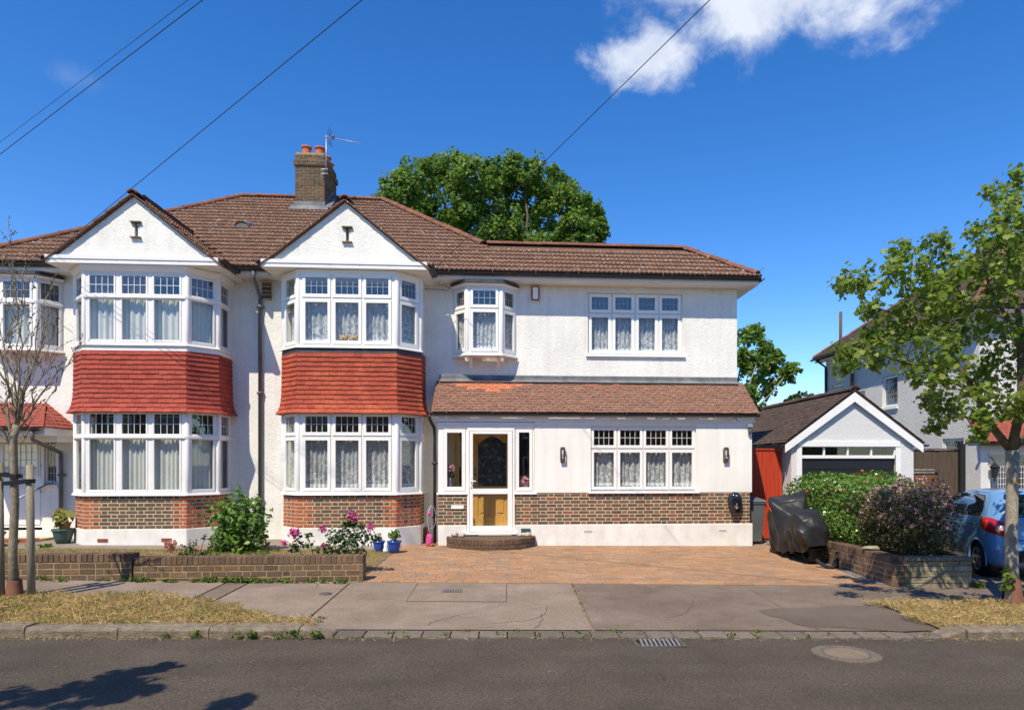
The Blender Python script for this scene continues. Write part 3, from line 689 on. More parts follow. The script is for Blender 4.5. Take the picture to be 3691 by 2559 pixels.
def bay(house, cx, left):
    fx0, fx1, ox0, ox1 = cx - 1.0, cx + 1.0, cx - 1.43, cx + 1.43
    pts = [(ox0, WY), (ox0, BC), (fx0, BF), (fx1, BF), (ox1, BC), (ox1, WY)]
    Fs = [F2(a, b) for a, b in zip(pts[:-1], pts[1:])]
    fm = m_wood_white if left else m_pvc
    # plinth, brick apron
    o = strip(MB(), pts, -0.2, 0.028, -0.25, 0.42, top=0.022).build('plinth', [m_plinth], house, 0.008)
    for sgn in (-1, 1):
        mb = MB(); cxb = cx + (0.62 if sgn > 0 else -0.62 if left else -0.4)
        if not left and sgn < 0: continue
        mb.box(cxb - .1, cxb + .1, BF - 0.034, BF - 0.02, 0.165, 0.235)
        for i in range(9):
            for j in range(2): mb.box(cxb - .09 + i * .02, cxb - .078 + i * .02, BF - 0.0355, BF - 0.033, .178 + j * .028, .194 + j * .028, 1)
        mb.build('air_brick', [m_airbrick if left else m_pvc, m_hole], house)
    wallp = strip(MB(), pts, -0.2, -0.0035, 0.42, 1.10).build('brick_panel', [m_mortar], house)
    n, ch = 9, 0.0753
    its = flemish(Fs[2], 0.42, n, ch, m_br_dark if left else m_br_dark, m_br_dark if left else m_br_red, m_br_orange, mixp=0.3 if left else 0.4)
    its += flemish(Fs[3], 0.42, n, ch, m_br_dark, m_br_dark if left else m_br_red, m_br_orange, vis=0.9, mixp=.3)
    its += flemish(Fs[1], 0.42, n, ch, m_br_dark, m_br_dark if left else m_br_red, m_br_orange, vis=0.8, mixp=.3)
    its += flemish(Fs[4], 0.42, n, ch, m_br_dark, m_br_dark, m_br_orange, q1=False, vis=0.6 if left else 0.3)
    its += flemish(Fs[0], 0.42, n, ch, m_br_dark, m_br_dark, m_br_orange, q0=False, vis=0.05)
    pieces(wallp, 'brick', its, 300 if left else 130)
    # windows of the two floors
    for fl, (z0, z1, tz, head) in enumerate(((1.137, 2.80, 2.305, 0.012), (4.17, 5.71, 5.153, 0.06))):
        W = Win(fm)
        hd = head + (0.07 if left and fl else 0)
        if left:
            tz -= 0.015 if fl == 0 else 0.03
            kw = dict(sb=0.035, bars=m_leadbar_w if True else m_leadbar, nb=(4, 2), curtain=m_curtain, upper=m_glass, barw=0.012, head=hd, rail=0.035, proud=0.008, cz=(z0 + .07, tz + 0.02))
            lf = [(0.085, 0.615), (0.695, 1.225), (1.305, 1.915)][:3]; lf = [(0.075, 0.62), (0.70, 1.245), (1.325, 1.90)]
        else:
            kw = dict(sb=0.062, bars=m_leadbar_w if fl == 0 else m_leadbar, curtain=m_lace, upper=m_glass, head=hd, barw=0.010)
            lf = [(0.088, 0.667), (0.696, 1.295), (1.317, 1.905)]
        k2 = dict(kw)
        if left and fl: kw['cup'] = (m_curtain_p, 0.0, 0.55)
        W.facet(Fs[2], z0, z1, lf, tz, **kw)
        if left and fl: k2['cup'] = (m_curtain_p, 0.0, 0.9)
        for i in (1, 3): W.facet(Fs[i], z0, z1, [(0.06, Fs[i].L - 0.05)], tz, **k2)
        k2.pop('cup', None); k2['nb'] = (4, 2)
        for i in (0, 4): W.facet(Fs[i], z0, z1, [(0.06, Fs[i].L - 0.08)], tz, **k2)
        for p in pts[1:5]:
            q_ = Vector(p) + Vector((0, 0.035)); W.fr.lathe([(0.055, z0), (0.055, z1)], (q_.x, q_.y, 0), 10, sm=True)
        o = W.build(house, 'bay_window', ('ground' if fl == 0 else 'upper') + '-floor bay window with ' + ('grey curtains' if left else 'lace net curtains'))
        sill = MB(); strip(sill, pts, -0.06, 0.065, z0 - 0.042, z0, top=0.05); sill.build('sill', [fm], o, 0.006)
        rm = MB(); rm.box(ox0 + .06, ox1 - .06, WY - 0.03, WY - 0.01, z0 - 0.1, z1 + .02); rm.build('room_backing', [m_room_shade], o)  # backing panel over the solid wall, its dark colour paints the room's shade
        ft = MB(); ft.prism([(x, y, z0 - 0.25) for x, y in offs(pts, -0.08)], (0, 0, 0.2)); ft.build('window_board', [m_wood_white], o)
    # bay head under the soffit, apron over the tiles
    hm = MB(); strip(hm, pts, -0.12, 0.012, 5.64, 5.72)
    if left: strip(hm, pts, -0.1, 0.02, 5.62, 5.66, top=0.05); strip(hm, pts, -0.1, 0.05, 5.66, 5.70, top=0.075); strip(hm, pts, -0.1, 0.09, 5.70, 5.738)
    else: strip(hm, pts, -0.1, 0.03, 5.685, 5.738)
    hm.build('bay_head', [fm], house, 0.004)
    am = MB(); strip(am, pts, -0.1, 0.03, 4.03, 4.125, top=0.02)
    am.build('apron', [m_lead_dark if not left else m_wood_white], house)
    # hung tiles, flaring out at the foot
    zb, zt, rows = 2.785, 4.045, 13; g = (zt - zb) / rows
    flare = lambda z: 0.022 + 0.105 * math.exp(-max(0, z - zb) / 0.13) * 0.9 + 0.02 * math.exp(-(z - zb) / .5)
    core = MB()
    for j in range(rows):
        z0 = zb + j * g; strip(core, pts, -0.1, flare(z0) - 0.012, z0 + 0.01, z0 + g + 0.001 * (j == rows - 1), top=flare(z0 + g) - 0.012)
    hm_ = m_hang if left else m_hang_o
    core = core.build('tile_hanging', [hm_], house)
    core['label'] = 'band of ' + ('plain' if left else 'patchy') + ' red hung tiles between the bay windows'
    base = ob_mesh('wall_tile', [(0.012, 0.0, 0), (.988, 0.0, 0), (.988, -0.012, 0), (.012, -0.012, 0), (0.012, 0.012, 1), (.988, 0.012, 1), (.988, 0.0, 1), (.012, 0.0, 1)], [(0, 1, 2, 3), (3, 2, 6, 7), (0, 3, 7, 4), (1, 5, 6, 2)], hm_)
    its = []
    for j in range(rows):
        z0 = zb + j * g; h = g * 1.08
        ob, ot = offs(pts, flare(z0) + 0.004), offs(pts, flare(z0 + h) - 0.004)
        tilt = math.atan2(flare(z0) + .004 - flare(z0 + h) + .004, h)
        for i in range(5):
            F = F2(ob[i], ob[i + 1]); u = 0.0; first = True
            while u < F.L - 0.005:
                ln = 0.165 * (0.5 if (first and j % 2) else 1.0) + R.uniform(-.003, .003); first = False
                e = min(F.L, u + ln)
                if F.L - e < 0.04: e = F.L
                x0, x1 = u, e
                mt = Matrix.Translation(F.p(x0, R.uniform(0, .003), z0 + R.uniform(-.007, .004))) @ Matrix.Rotation(F.ang, 4, 'Z') @ Matrix.Rotation(-tilt, 4, 'X') @ Matrix.Rotation(R.uniform(-.007, .007), 4, 'Y') @ Matrix.Diagonal((x1 - x0, 1, h, 1))
                its.append((base, mt, (0.05, 0.8, 1, 0.9, 0.6)[i]))
                u = e
    pieces(core, 'wall_tile', its, 300)
    return pts

def gable(house, cx, left):
    hw, y0, ze, za = 1.67, 13.90, 5.83, 7.19
    sl = (za - ze) / hw
    yv = EV0 + (za - ZE) / SLP
    # rendered gable triangle with I-shaped vent slot
    g = MB(); zt = za - 0.06; wl_ = (zt - 5.90) / sl
    vx, v0, v1, vw = cx + 0.04, 6.30, 6.60, 0.032
    T = lambda x, z, y=y0 + 0.06: (x, y, z)
    edge = lambda x: zt - abs(x - cx) * sl
    for xa, xb, m0 in ((cx - wl_, vx - vw, None), (vx + vw, cx + wl_, None)):
        if xa < cx < xb: g.add([T(xa, 5.90), T(xb, 5.90), T(xb, edge(xb)), T(cx, edge(cx)), T(xa, edge(xa))], [(0, 1, 2, 3, 4)])
        else: g.add([T(xa, 5.90), T(xb, 5.90), T(xb, edge(xb)), T(xa, edge(xa))], [(0, 1, 2, 3)])
    g.quad(T(vx - vw, 5.90), T(vx + vw, 5.90), T(vx + vw, v0), T(vx - vw, v0))
    if vx - vw < cx < vx + vw: g.add([T(vx - vw, v1), T(vx + vw, v1), T(vx + vw, edge(vx + vw)), T(cx, edge(cx)), T(vx - vw, edge(vx - vw))], [(0, 1, 2, 3, 4)])
    else: g.quad(T(vx - vw, v1), T(vx + vw, v1), T(vx + vw, edge(vx + vw)), T(vx - vw, edge(vx - vw)))
    for s in (-1, 1): g.quad(T(vx + s * vw, v0), T(vx + s * vw, v0, y0 + .2), T(vx + s * vw, v1, y0 + .2), T(vx + s * vw, v1))
    g.quad(T(vx - vw, v0, y0 + .12), T(vx + vw, v0, y0 + .12), T(vx + vw, v1, y0 + .12), T(vx - vw, v1, y0 + .12), 1)
    gw = g.build('gable_wall', [m_stucco, m_path], house)
    v = MB(); v.box(vx - .105, vx + .105, y0 + 0.005, y0 + .1, v1 - 0.008, v1 + .012); v.box(vx - .10, vx + .10, y0 + 0.0, y0 + .1, v0 - .02, v0)
    v.prism([(vx - .10, y0 + .03, v1 - .01), (vx - vw, y0 + .03, v1 - .09), (vx - vw, y0 + .03, v1 - .01)], (0, .02, 0)); v.prism([(vx + .10, y0 + .03, v1 - .01), (vx + vw, y0 + .03, v1 - .01), (vx + vw, y0 + .03, v1 - .09)], (0, .02, 0))
    v.build('vent_slot', [m_concrete], gw)
    # boards and soffit
    f = MB(); f.box(cx - hw, cx + hw, y0 - 0.014, y0 + .04, 5.826, 5.90); f.box(cx - hw + .002, cx + hw - .002, y0 + .002, y0 + .04, 5.745, 5.824)
    for i in range(6): f.lathe([(.006, -.004), (.006, 0)], (cx - 1.5 + i * .6, y0, 5.80), 8, 1, axis='y')
    f.build('fascia', [m_fascia, m_black], house, 0.004)
    s_ = MB()
    for i in range(10): s_.box(cx - hw + .01, cx + hw - .01, y0 + .041 + i * .124, y0 + .158 + i * .124, 5.742 + 0.003 * (i % 2), 5.76)
    for s in (-1, 1): s_.box(cx + s * hw - .012, cx + s * hw + .012, y0 + .04, WY, 5.75, 5.88)
    s_.build('soffit', [m_fascia], house)
    # roof sheets, verge and ridge tiles
    r_ = MB()
    for s in (-1, 1):
        xe = cx + s * (hw - 0.02); zee = za - (hw - .02) * sl
        ye = EV0 + max(0, (zee - ZE) / SLP) + .05
        a, b, c, d = (cx, y0 + 0.05, za - .03), (cx, yv, za - .03), (xe, ye, zee - .03), (xe, y0 + 0.05, zee - .03)
        off = Vector((0, 0, -0.05))
        q_ = [Vector(p) for p in (a, b, c, d)]
        r_.hexa([p + off for p in q_] + q_)
    rf = r_.build('gable_roof', [m_rooftile], house)
    n = 7; Ls = math.hypot(hw + .03, (hw + .03) * sl) / n
    for s in (-1, 1):
        D = Vector((s, 0, -sl)).normalized(); Nn = Vector((s * sl, 0, 1)).normalized()
        vt = ob_mesh('verge_tile', [(0, 0, 0.0), (Ls * 1.05, 0, 0.012), (Ls * 1.05, 0, .040), (0, 0, .016), (0, .3, 0.0), (Ls * 1.05, .3, 0.012), (Ls * 1.05, .3, .040), (0, .3, .016)], [(0, 1, 2, 3), (4, 7, 6, 5), (3, 2, 6, 7), (1, 5, 6, 2), (0, 4, 5, 1), (0, 3, 7, 4)], m_rooftile)
        for i in range(n):
            P = Vector((cx, y0 - 0.035, za - 0.055)) + D * (i * Ls)
            link('verge_tile', vt, rf, Matrix(((D.x, 0, Nn.x, P.x), (D.y, 1, Nn.y, P.y), (D.z, 0, Nn.z, P.z), (0, 0, 0, 1))))
    # roll tiles on both slopes of the little roof
    for s in (-1, 1):
        xe = cx + s * (hw + 0.02); zee = za - (hw + .02) * sl + 0.0
        A = Vector((0, 1, 0)) if s > 0 else Vector((0, -1, 0)); B = Vector((-s, 0, sl)).normalized(); l2 = math.hypot(1, sl)
        yy = lambda b: EV0 + max(0.0, (zee + b / l2 * sl - ZE) / SLP)
        if s > 0: O = (xe, y0 + .24, zee - .035); lim = lambda b: (0, max(0.02, yy(b) - y0 - .24))
        else: O = (xe, y0 + .24, zee - .035); lim = lambda b: (-max(0.02, yy(b) - y0 - .24), 0)
        tile_field(rf, 'roof_tile', O, A, B, roll_tile(.21, .30), .21, .25, int((hw + .09) * l2 / .25), lim, m_rooftile, limit=0)
    ridge_run(rf, (cx, y0 - .045, za - .03), (cx, yv + .1, za - .03), r=.095)
    for s in (-1, 1):
        gx = cx + s * (hw + .072); gutter(house, [(gx, y0 - .075, 5.875), (gx, EV0 + (0.0), 5.86)], r=.062, name='gutter')

bay(HR, -3.31, False); bay(HL, 2 * XP + 3.31, True)
gable(HR, -3.33, False); gable(HL, 2 * XP + 3.33, True)

# main roof -----------------------------------------------------------------
def roof_z(y): return ZE + (y - EV0) * SLP
XE, YX = 5.317, 16.10
def sheet(mb, poly, t=0.05):
    q_ = [Vector(p) for p in poly]; mb.prism([p - Vector((0, 0, t)) for p in q_], (0, 0, t))
rb = MB()
sheet(rb, [(XP, EV0 + .03, roof_z(EV0 + .03)), (0.82, EV0 + .03, roof_z(EV0 + .03)), (-3.48, RY, ZR), (XP, RY, ZR)])
sheet(rb, [(0.82, EV0 + .03, roof_z(EV0 + .03)), (5.72, EV0 + .03, roof_z(EV0 + .03)), (5.72 - (YX - EV0), YX, roof_z(YX)), (-.58, YX, roof_z(YX))], .052)
sheet(rb, [(5.72, EV0, ZE), (5.72, 2 * YX - EV0, ZE), (5.72 - (YX - EV0), YX, roof_z(YX))], .048)
sheet(rb, [(5.72, 2 * YX - EV0, ZE), (0, 2 * YX - EV0, ZE), (-.6, YX, roof_z(YX)), (5.72 - (YX - EV0), YX, roof_z(YX))], .046)
sheet(rb, [(-3.48, RY, ZR), (.82, EV0, ZE), (.82, 2 * RY - EV0, ZE)], .047); sheet(rb, [(.82, 2 * RY - EV0, ZE), (XP, 2 * RY - EV0, ZE), (XP, RY, ZR), (-3.48, RY, ZR)], .049)
roofR = rb.build('roof', [m_rooftile_b], HR)
rb = MB()
sheet(rb, [(-11.65, EV0 + .03, roof_z(EV0 + .03)), (XP, EV0 + .03, roof_z(EV0 + .03)), (XP, RY, ZR), (-7.35, RY, ZR)])
sheet(rb, [(-11.65, 2 * RY - EV0, ZE), (-11.65, EV0, ZE), (-7.35, RY, ZR)], .047); sheet(rb, [(XP, 2 * RY - EV0, ZE), (-11.65, 2 * RY - EV0, ZE), (-7.35, RY, ZR), (XP, RY, ZR)], .049)
roofL = rb.build('roof', [m_rooftile_b], HL)
def in_gable(cx, x, y):
    return abs(x - cx) < 1.67 - max(0, (y - EV0) * SLP / 0.815) - 0.12
RT = roll_tile(.21, .30)
nrow = int((RY - EV0) * SL / .25)
def limR(b):
    y = Yb(b); return (XP, 5.72 - (y - EV0)) if y <= YX else (XP, -3.48 + RY - y)
def limL(b):
    y = Yb(b); return (-7.35 - (RY - y), XP)
dr = lambda y: 1.0
tile_field(roofR, 'roof_tile', (0, EV0 - .03, ZE - .03 * SLP), (1, 0, 0), BVEC, RT, .21, .25, nrow + 1, limR, m_rooftile, skip=lambda a, b: in_gable(-3.33, a, Yb(b)) or (Yb(b) > YX - .1 and a > -3.48 + RY - Yb(b)), limit=300)
tile_field(roofL, 'roof_tile', (0, EV0 - .03, ZE - .03 * SLP), (1, 0, 0), BVEC, RT, .21, .25, nrow + 1, limL, m_rooftile, skip=lambda a, b: in_gable(2 * XP + 3.33, a, Yb(b)), limit=300, sort_vis=lambda a, b: 1.0 if a > -10.9 else 0.1)
up = Vector((0, 0, .004))
ridge_run(roofR, Vector((-4.86, RY, ZR)) + up, Vector((-3.48, RY, ZR)) + up); ridge_run(roofL, Vector((-7.35, RY, ZR)) + up, Vector((-5.68, RY, ZR)) + up)
ridge_run(roofR, Vector((.25 - .83, YX, roof_z(YX))) + up, Vector((-3.48, RY, ZR)) + up); ridge_run(roofL, Vector((-11.6, EV0 + .05, roof_z(EV0 + .05))) + up, Vector((-7.35, RY, ZR)) + up)
ridge_run(roofR, Vector((-.5, YX, roof_z(YX))) + up, Vector((5.72 - (YX - EV0), YX, roof_z(YX))) + up); ridge_run(roofR, Vector((5.66, EV0 + .06, roof_z(EV0 + .06))) + up, Vector((5.72 - (YX - EV0), YX, roof_z(YX))) + up)
hk = MB(); hk.tube([(5.66, EV0 - .02, ZE), (5.69, EV0 - .04, ZE + .12), (5.74, EV0 - .05, ZE + .17), (5.76, EV0 - .05, ZE + .15)], .007, 6); hk.build('hip_iron', [m_iron], roofR)
# roof vent on the left roof
vb = MB(); vx = at(882, 788, 16.9); zz = roof_z(16.9)
for k in range(6):
    a0, a1 = PI * k / 6, PI * (k + 1) / 6
    p = lambda a, y: (vx.x + math.cos(a) * .17, y, roof_z(16.75) + .04 + math.sin(a) * .11)
    vb.quad(p(a0, 16.7), p(a1, 16.7), (p(a1, 0)[0], 17.1, roof_z(17.1) + .02 + math.sin(a1) * .02), (p(a0, 0)[0], 17.1, roof_z(17.1) + .02 + math.sin(a0) * .02))
vb.prism([(vx.x - .17, 16.72, roof_z(16.75) - .02), (vx.x + .17, 16.72, roof_z(16.75) - .02), (vx.x + .15, 16.72, roof_z(16.75) + .08), (vx.x, 16.72, roof_z(16.75) + .13), (vx.x - .15, 16.72, roof_z(16.75) + .08)], (0, .02, 0))
vb.build('roof_vent', [m_pipe_grey], roofL)
# eaves boards and gutters
def eaves(house, x0, x1, cap0=None):
    f = MB(); f.box(x0, x1, EV0 + .06, EV0 + .085, 5.815, 5.95); f.build('fascia', [m_fascia], house)
    s_ = MB(); s_.box(x0, x1, EV0 + .086, WY + .1, 5.805, 5.83); s_.build('soffit', [m_fascia], house)
    gutter(house, [(x0 - .02, EV0 + .0, 5.935), (x1 + .02, EV0 + .0, 5.935)])
eaves(HR, -1.66, 5.69); eaves(HR, XP + .001, -5.0); eaves(HL, -5.83, XP - .001); eaves(HL, -11.6, -9.17)
f = MB(); f.box(5.665, 5.69, EV0 + .086, 17.4, 5.815, 5.95); f.build('fascia', [m_fascia], HR); f = MB(); f.box(XE - .02, 5.664, WY + .101, 17.4, 5.806, 5.83); f.build('soffit', [m_fascia], HR)
gutter(HR, [(5.74, EV0 - .03, 5.935), (5.74, 17.4, 5.935)])

# walls -----------------------------------------------------------------------
W4 = (1.83, 4.03, 4.235, 5.66)
mb = MB()
wall_holes(mb, XP, XE, 0.0, 5.82, WY, WY + .28, [(-1.47, XE, 0.0, 3.3), W4])
mb.box(XE - .28, XE, WY + .281, 17.1, 0, 5.82); mb.box(.5, XE - .281, 16.82, 17.1, 0, 5.82); mb.box(.25, .5, 17.1, 23.0, 0, 5.82); mb.box(XP, .25, 22.8, 23.0, 0, 5.82)
mb.build('wall', [m_stucco], HR)
mb = MB(); wall_holes(mb, -11.3, XP - .001, 0, 5.82, WY, WY + .28, [(-11.05, -9.74, 0.3, 2.35)]); mb.box(-11.3, -11.05, WY + .281, 22.8, 0, 5.82); mb.box(-11.3, XP, 22.8, 23.0, 0, 5.82)
mb.build('wall', [m_stucco], HL)
mb = MB(); mb.box(-11.04, -9.74, WY + .6, WY + .62, .2, 2.4); mb.build('room_backing', [m_room_shade], HL)
# upper four-light window
W = Win(m_pvc); F = F2((W4[0], WY + .05), (W4[1], WY + .05))
cols = [(1.853, 2.375), (2.40, 2.915), (2.945, 3.465), (3.49, 4.005)]
W.facet(F, W4[2], W4[3], [(a - W4[0], b - W4[0]) for a, b in cols], 5.19, curtain=m_lace, upper=m_glass, sb=.066, barw=.010, head=.02)
o = W.build(HR, 'window', 'upper four-light window with lace nets in the plain wall')
mb = MB(); mb.box(W4[0] - .05, W4[1] + .06, WY - .055, WY + .12, W4[2] - .045, W4[2] - .002); mb.build('sill', [m_pvc], o, .006)
mb = MB(); mb.box(W4[0] - .3, W4[1] + .3, WY + .8, WY + .82, 3.9, 5.8); mb.build('room_backing', [m_room_shade], o)
# oriel windows (one per house)
def oriel(house, cx, left):
    y1 = WY - .37; pts = [(cx - .70, WY), (cx - .375, y1), (cx + .375, y1), (cx + .70, WY)]; Fs = [F2(a, b) for a, b in zip(pts[:-1], pts[1:])]
    fm = m_wood_white if left else m_pvc; W = Win(fm); z0, z1, tz = 4.18, 5.66, 5.165
    kw = dict(curtain=m_curtain if left else m_lace, upper=m_glass, sb=.045 if left else .062, barw=.010, head=.03, rail=.03 if left else None)
    W.facet(Fs[1], z0, z1, [(.06, .69)], tz, **kw)
    for i in (0, 2): W.facet(Fs[i], z0, z1, [(.04, Fs[i].L - .03)], tz, **{**kw, 'cw': -.09})
    for p in pts[1:3]: W.fr.lathe([(.05, z0), (.05, z1)], (p[0], p[1] + .035, 0), 10)
    o = W.build(house, 'oriel_window', 'small canted upper window on brackets' + (' with grey curtains' if left else ' with lace nets'))
    mb = MB(); strip(mb, pts, -.1, .04, z0 - .04, z0); mb.prism([(p.x, p.y, z0 - .055) for p in offs(pts, .07)], (0, 0, .015)); mb.build('sill', [fm], o, .004)
    for s in (-.31, .31): m = MB(); m.prism([(cx + s - .04, WY, 4.12), (cx + s - .04, WY - .24, 4.12), (cx + s - .04, WY - .2, 4.0), (cx + s - .04, WY - .10, 3.96), (cx + s - .04, WY - .05, 3.88), (cx + s - .04, WY, 3.88)], (.08, 0, 0)); m.build('bracket', [fm], o, .006)
    mb = MB(); strip(mb, pts, -.1, .03, z1, z1 + .05, top=.08); mb.build('cornice', [fm], o)
    mb = MB(); strip(mb, pts, -.14, .11, z1 + .05, z1 + .085); mb.prism([(p.x, p.y, z1 + .086) for p in offs(pts, .09)], (0, 0, .03)); mb.build('lead_roof', [m_lead_dark], o, .01)
    mb = MB(); mb.box(cx - .6, cx + .6, WY - .012, WY - .002, z0, z1); mb.build('room_backing', [m_room_shade], o)
oriel(HR, -.515, False); oriel(HL, 2 * XP + .515, True)

# extension ground floor -------------------------------------------------------
GW = (1.78, 4.077, 1.145, 2.555)
PX0, PX1 = -1.47, .567
mb = MB(); mb.box(PX0, PX0 + .12, EY + .04, WY, 0, 2.7); mb.build('porch_side_wall', [m_stucco_smooth], HR)
mb = MB(); wall_holes(mb, PX1, XE, 1.125, 2.70, EY, EY + .25, [GW]); mb.box(XE - .25, XE, EY + .251, WY, -.2, 3.0)
mb.build('ground_floor_wall', [m_stucco_smooth], HR)
mb = MB(); mb.box(PX0, -.865, EY - .02, EY + .2, -.25, .442); mb.box(.15, XE + .01, EY - .022, EY + .2, -.25, .442); mb.build('plinth', [m_plinth], HR, .01)
for xa in (1.72, 4.66):
    m = MB(); m.box(xa - .09, xa + .09, EY - .026, EY - .018, .27, .33)
    for i in range(9):
        for j in range(2): m.box(xa - .085 + i * .0193, xa - .073 + i * .0193, EY - .0275, EY - .025, .277 + j * .024, .292 + j * .024, 1)
    m.build('air_brick', [m_pvc, m_hole], HR)
mb = MB(); mb.box(PX0 + .005, -.872, EY + .0035, EY + .2, .442, 1.10); mb.box(.17, XE - .045, EY + .0035, EY + .25, .442, 1.11); bp = mb.build('brick_panel', [m_mortar], HR)
Fr = F2((.17, EY), (XE - .045, EY)); Fl = F2((PX0 + .005, EY), (-.872, EY))
its = flemish(Fr, .442, 9, .0742, m_br_dark, m_br_red) + flemish(Fl, .442, 9, .0735, m_br_dark, m_br_red)
pieces(bp, 'brick', its, 320)
mb = MB(); mb.box(-1.19, -.93, EY - .025, EY - .002, .79, .865); mb.build('letter_plate', [m_pvc], HR, .004)
W = Win(m_pvc); F = F2((GW[0], EY + .045), (GW[1], EY + .045))
cols = [(1.79, 2.345), (2.36, 2.915), (2.925, 3.485), (3.497, 4.06)]
W.facet(F, GW[2], GW[3], [(a - GW[0], b - GW[0]) for a, b in cols], 2.06, curtain=m_lace, upper=m_glass_low, bars=m_leadbar_w, sb=.056, barw=.010, head=.03)
o = W.build(HR, 'window', 'ground-floor four-light window with lace nets beside the wall lamp')
mb = MB(); mb.box(GW[0] - .06, GW[1] + .07, EY - .05, EY + .1, GW[2] - .04, GW[2]); mb.build('sill', [m_pvc], o, .006)
mb = MB(); mb.box(GW[0] - .2, GW[1] + .2, EY + .75, EY + .77, .9, 2.8); mb.build('room_backing', [m_room_shade], o)
# porch screen: door and two side lights
zc = 2.50
W = Win(m_pvc); F = F2((PX0 + .01, EY + .02), (-.86, EY + .02)); W.facet(F, 1.128, zc, [(.10, F.L - .03)], None, low_bars=None, sb=.075, head=.02); o = W.build(HR, 'side_light', 'narrow porch window left of the door'); mb = MB(); mb.box(PX0 - .03, -.855, EY - .03, EY + .1, 1.09, 1.13); mb.build('sill', [m_pvc], o, .005)
W = Win(m_pvc); F = F2((.15, EY + .02), (PX1 - .005, EY + .02)); W.facet(F, 1.128, zc, [(.02, F.L - .03)], None, low_bars=None, sb=.065, head=.02); o = W.build(HR, 'side_light', 'narrow porch window right of the door'); mb = MB(); mb.box(.13, PX1 + .05, EY - .035, EY + .1, 1.09, 1.13); mb.build('sill', [m_pvc], o, .005)
D0, D1 = -.815, .105
mb = MB(); mb.box(-.86, D0, EY - .005, EY + .08, .30, zc); mb.box(D1, .148, EY - .005, EY + .08, .30, zc); mb.box(D0, D1, EY - .005, EY + .08, 2.44, zc); mb.box(-.93, .20, EY - .09, EY + .1, .245, .295); mb.build('door_frame', [m_pvc], HR, .005)
mb = MB(); yd0, yd1 = EY - .018, EY + .045
mb.box(D0 + .008, -.735, yd0, yd1, .31, 2.432); mb.box(.0, D1 - .008, yd0, yd1, .31, 2.432); mb.box(-.735, .0, yd0, yd1, .31, .425); mb.box(-.735, .0, yd0, yd1, 1.10, 1.215); mb.box(-.735, .0, yd0, yd1, 2.375, 2.432)
dr_ = mb.build('storm_door', [m_pvc], HR, .006); dr_['label'] = 'white glazed outer porch door with oak door behind'
for a, b in ((.425, 1.10), (1.215, 2.375)): m = MB(); m.box(-.735, .0, EY + .008, EY + .014, a, b); m.build('pane', [m_glass_low], dr_)
m = MB(); m.box(-.795, -.762, EY - .035, EY - .018, 1.24, 1.46); m.tube([(-.778, EY - .035, 1.375), (-.778, EY - .075, 1.375), (-.70, EY - .08, 1.378), (-.665, EY - .08, 1.37)], .011, 8); m.build('handle', [m_pvc], dr_)
# porch inside: cream wall, oak screen and inner door
Yi = WY - .03
mb = MB(); mb.box(PX0 + .12, PX1, Yi + .012, Yi + .03, .3, 2.7); mb.box(PX0 + .121, PX0 + .13, EY + .1, Yi, .3, 2.7); mb.box(PX0 + .12, PX1, EY + .21, Yi, .2, .3); mb.build('porch_wall', [m_cream], HR); mb = MB(); mb.box(PX0 + .13, PX1, EY + .13, Yi, 2.64, 2.66); mb.build('porch_ceiling', [m_pvc], HR)  # white ceiling added to bounce light into the porch
ok = MB(); ok.box(-1.17, -1.09, Yi - .05, Yi + .01, .85, 2.62); ok.box(-1.09, -.86, Yi - .05, Yi + .01, .85, .95); ok.box(-.88, -.81, Yi - .05, Yi + .01, .3, 2.62); ok.box(.10, .16, Yi - .05, Yi + .01, .3, 2.62); ok.box(.50, .56, Yi - .05, Yi + .01, .85, 2.62); ok.box(.16, .50, Yi - .05, Yi + .01, .85, .95); ok.build('oak_frame', [m_oak], HR, .004)
mb = MB(); mb.box(-1.09, -.90, Yi - .02, Yi - .012, .95, 2.62); mb.box(.16, .5, Yi - .02, Yi - .012, .95, 2.62); mb.build('inner_glass', [m_carglass], HR)
mb = MB(); mb.box(-1.085, -.905, Yi + .002, Yi + .006, .95, 2.62); mb.box(.165, .495, Yi + .002, Yi + .006, .95, 2.62); mb.box(-.66, -.03, Yi + .002, Yi + .006, 1.2, 2.4); mb.build('hall_backing', [m_room_shade], HR)  # thin dark sheets paint the shade of the hall behind the glass
mb = MB(); q0, q1 = -.80, .095
mb.box(q0, q0 + .13, Yi - .04, Yi, .33, 2.55); mb.box(q1 - .13, q1, Yi - .04, Yi, .33, 2.55); mb.box(q0 + .13, q1 - .13, Yi - .04, Yi, .33, .56); mb.box(q0 + .13, q1 - .13, Yi - .04, Yi, 1.10, 1.24)
arch = [(q0 + .13, 2.55), (q0 + .13, 2.20)] + [(q0 + .13 + (q1 - q0 - .26) * t / 10, 2.20 + .17 * math.sin(PI * t / 10) ** 1.6) for t in range(1, 10)] + [(q1 - .13, 2.20), (q1 - .13, 2.55)]
mb.prism([(x, Yi - .04, z) for x, z in arch], (0, .04, 0))
mid = (q0 + q1) / 2
mb.box(mid - .05, mid + .05, Yi - .04, Yi, .56, 1.10)
for xa, xb in ((q0 + .13, mid - .05), (mid + .05, q1 - .13)): mb.box(xa, xb, Yi - .02, Yi, .56, 1.10); mb.hexa([(xa + .03, Yi - .021, .60), (xb - .03, Yi - .021, .60), (xb - .03, Yi - .015, .60), (xa + .03, Yi - .015, .60), (xa + .03, Yi - .021, 1.07), (xb - .03, Yi - .021, 1.07), (xb - .03, Yi - .015, 1.07), (xa + .03, Yi - .015, 1.07)]); mb.box(xa + .06, xb - .06, Yi - .036, Yi - .02, .64, 1.04)
od = mb.build('oak_door', [m_oak], HR, .006)
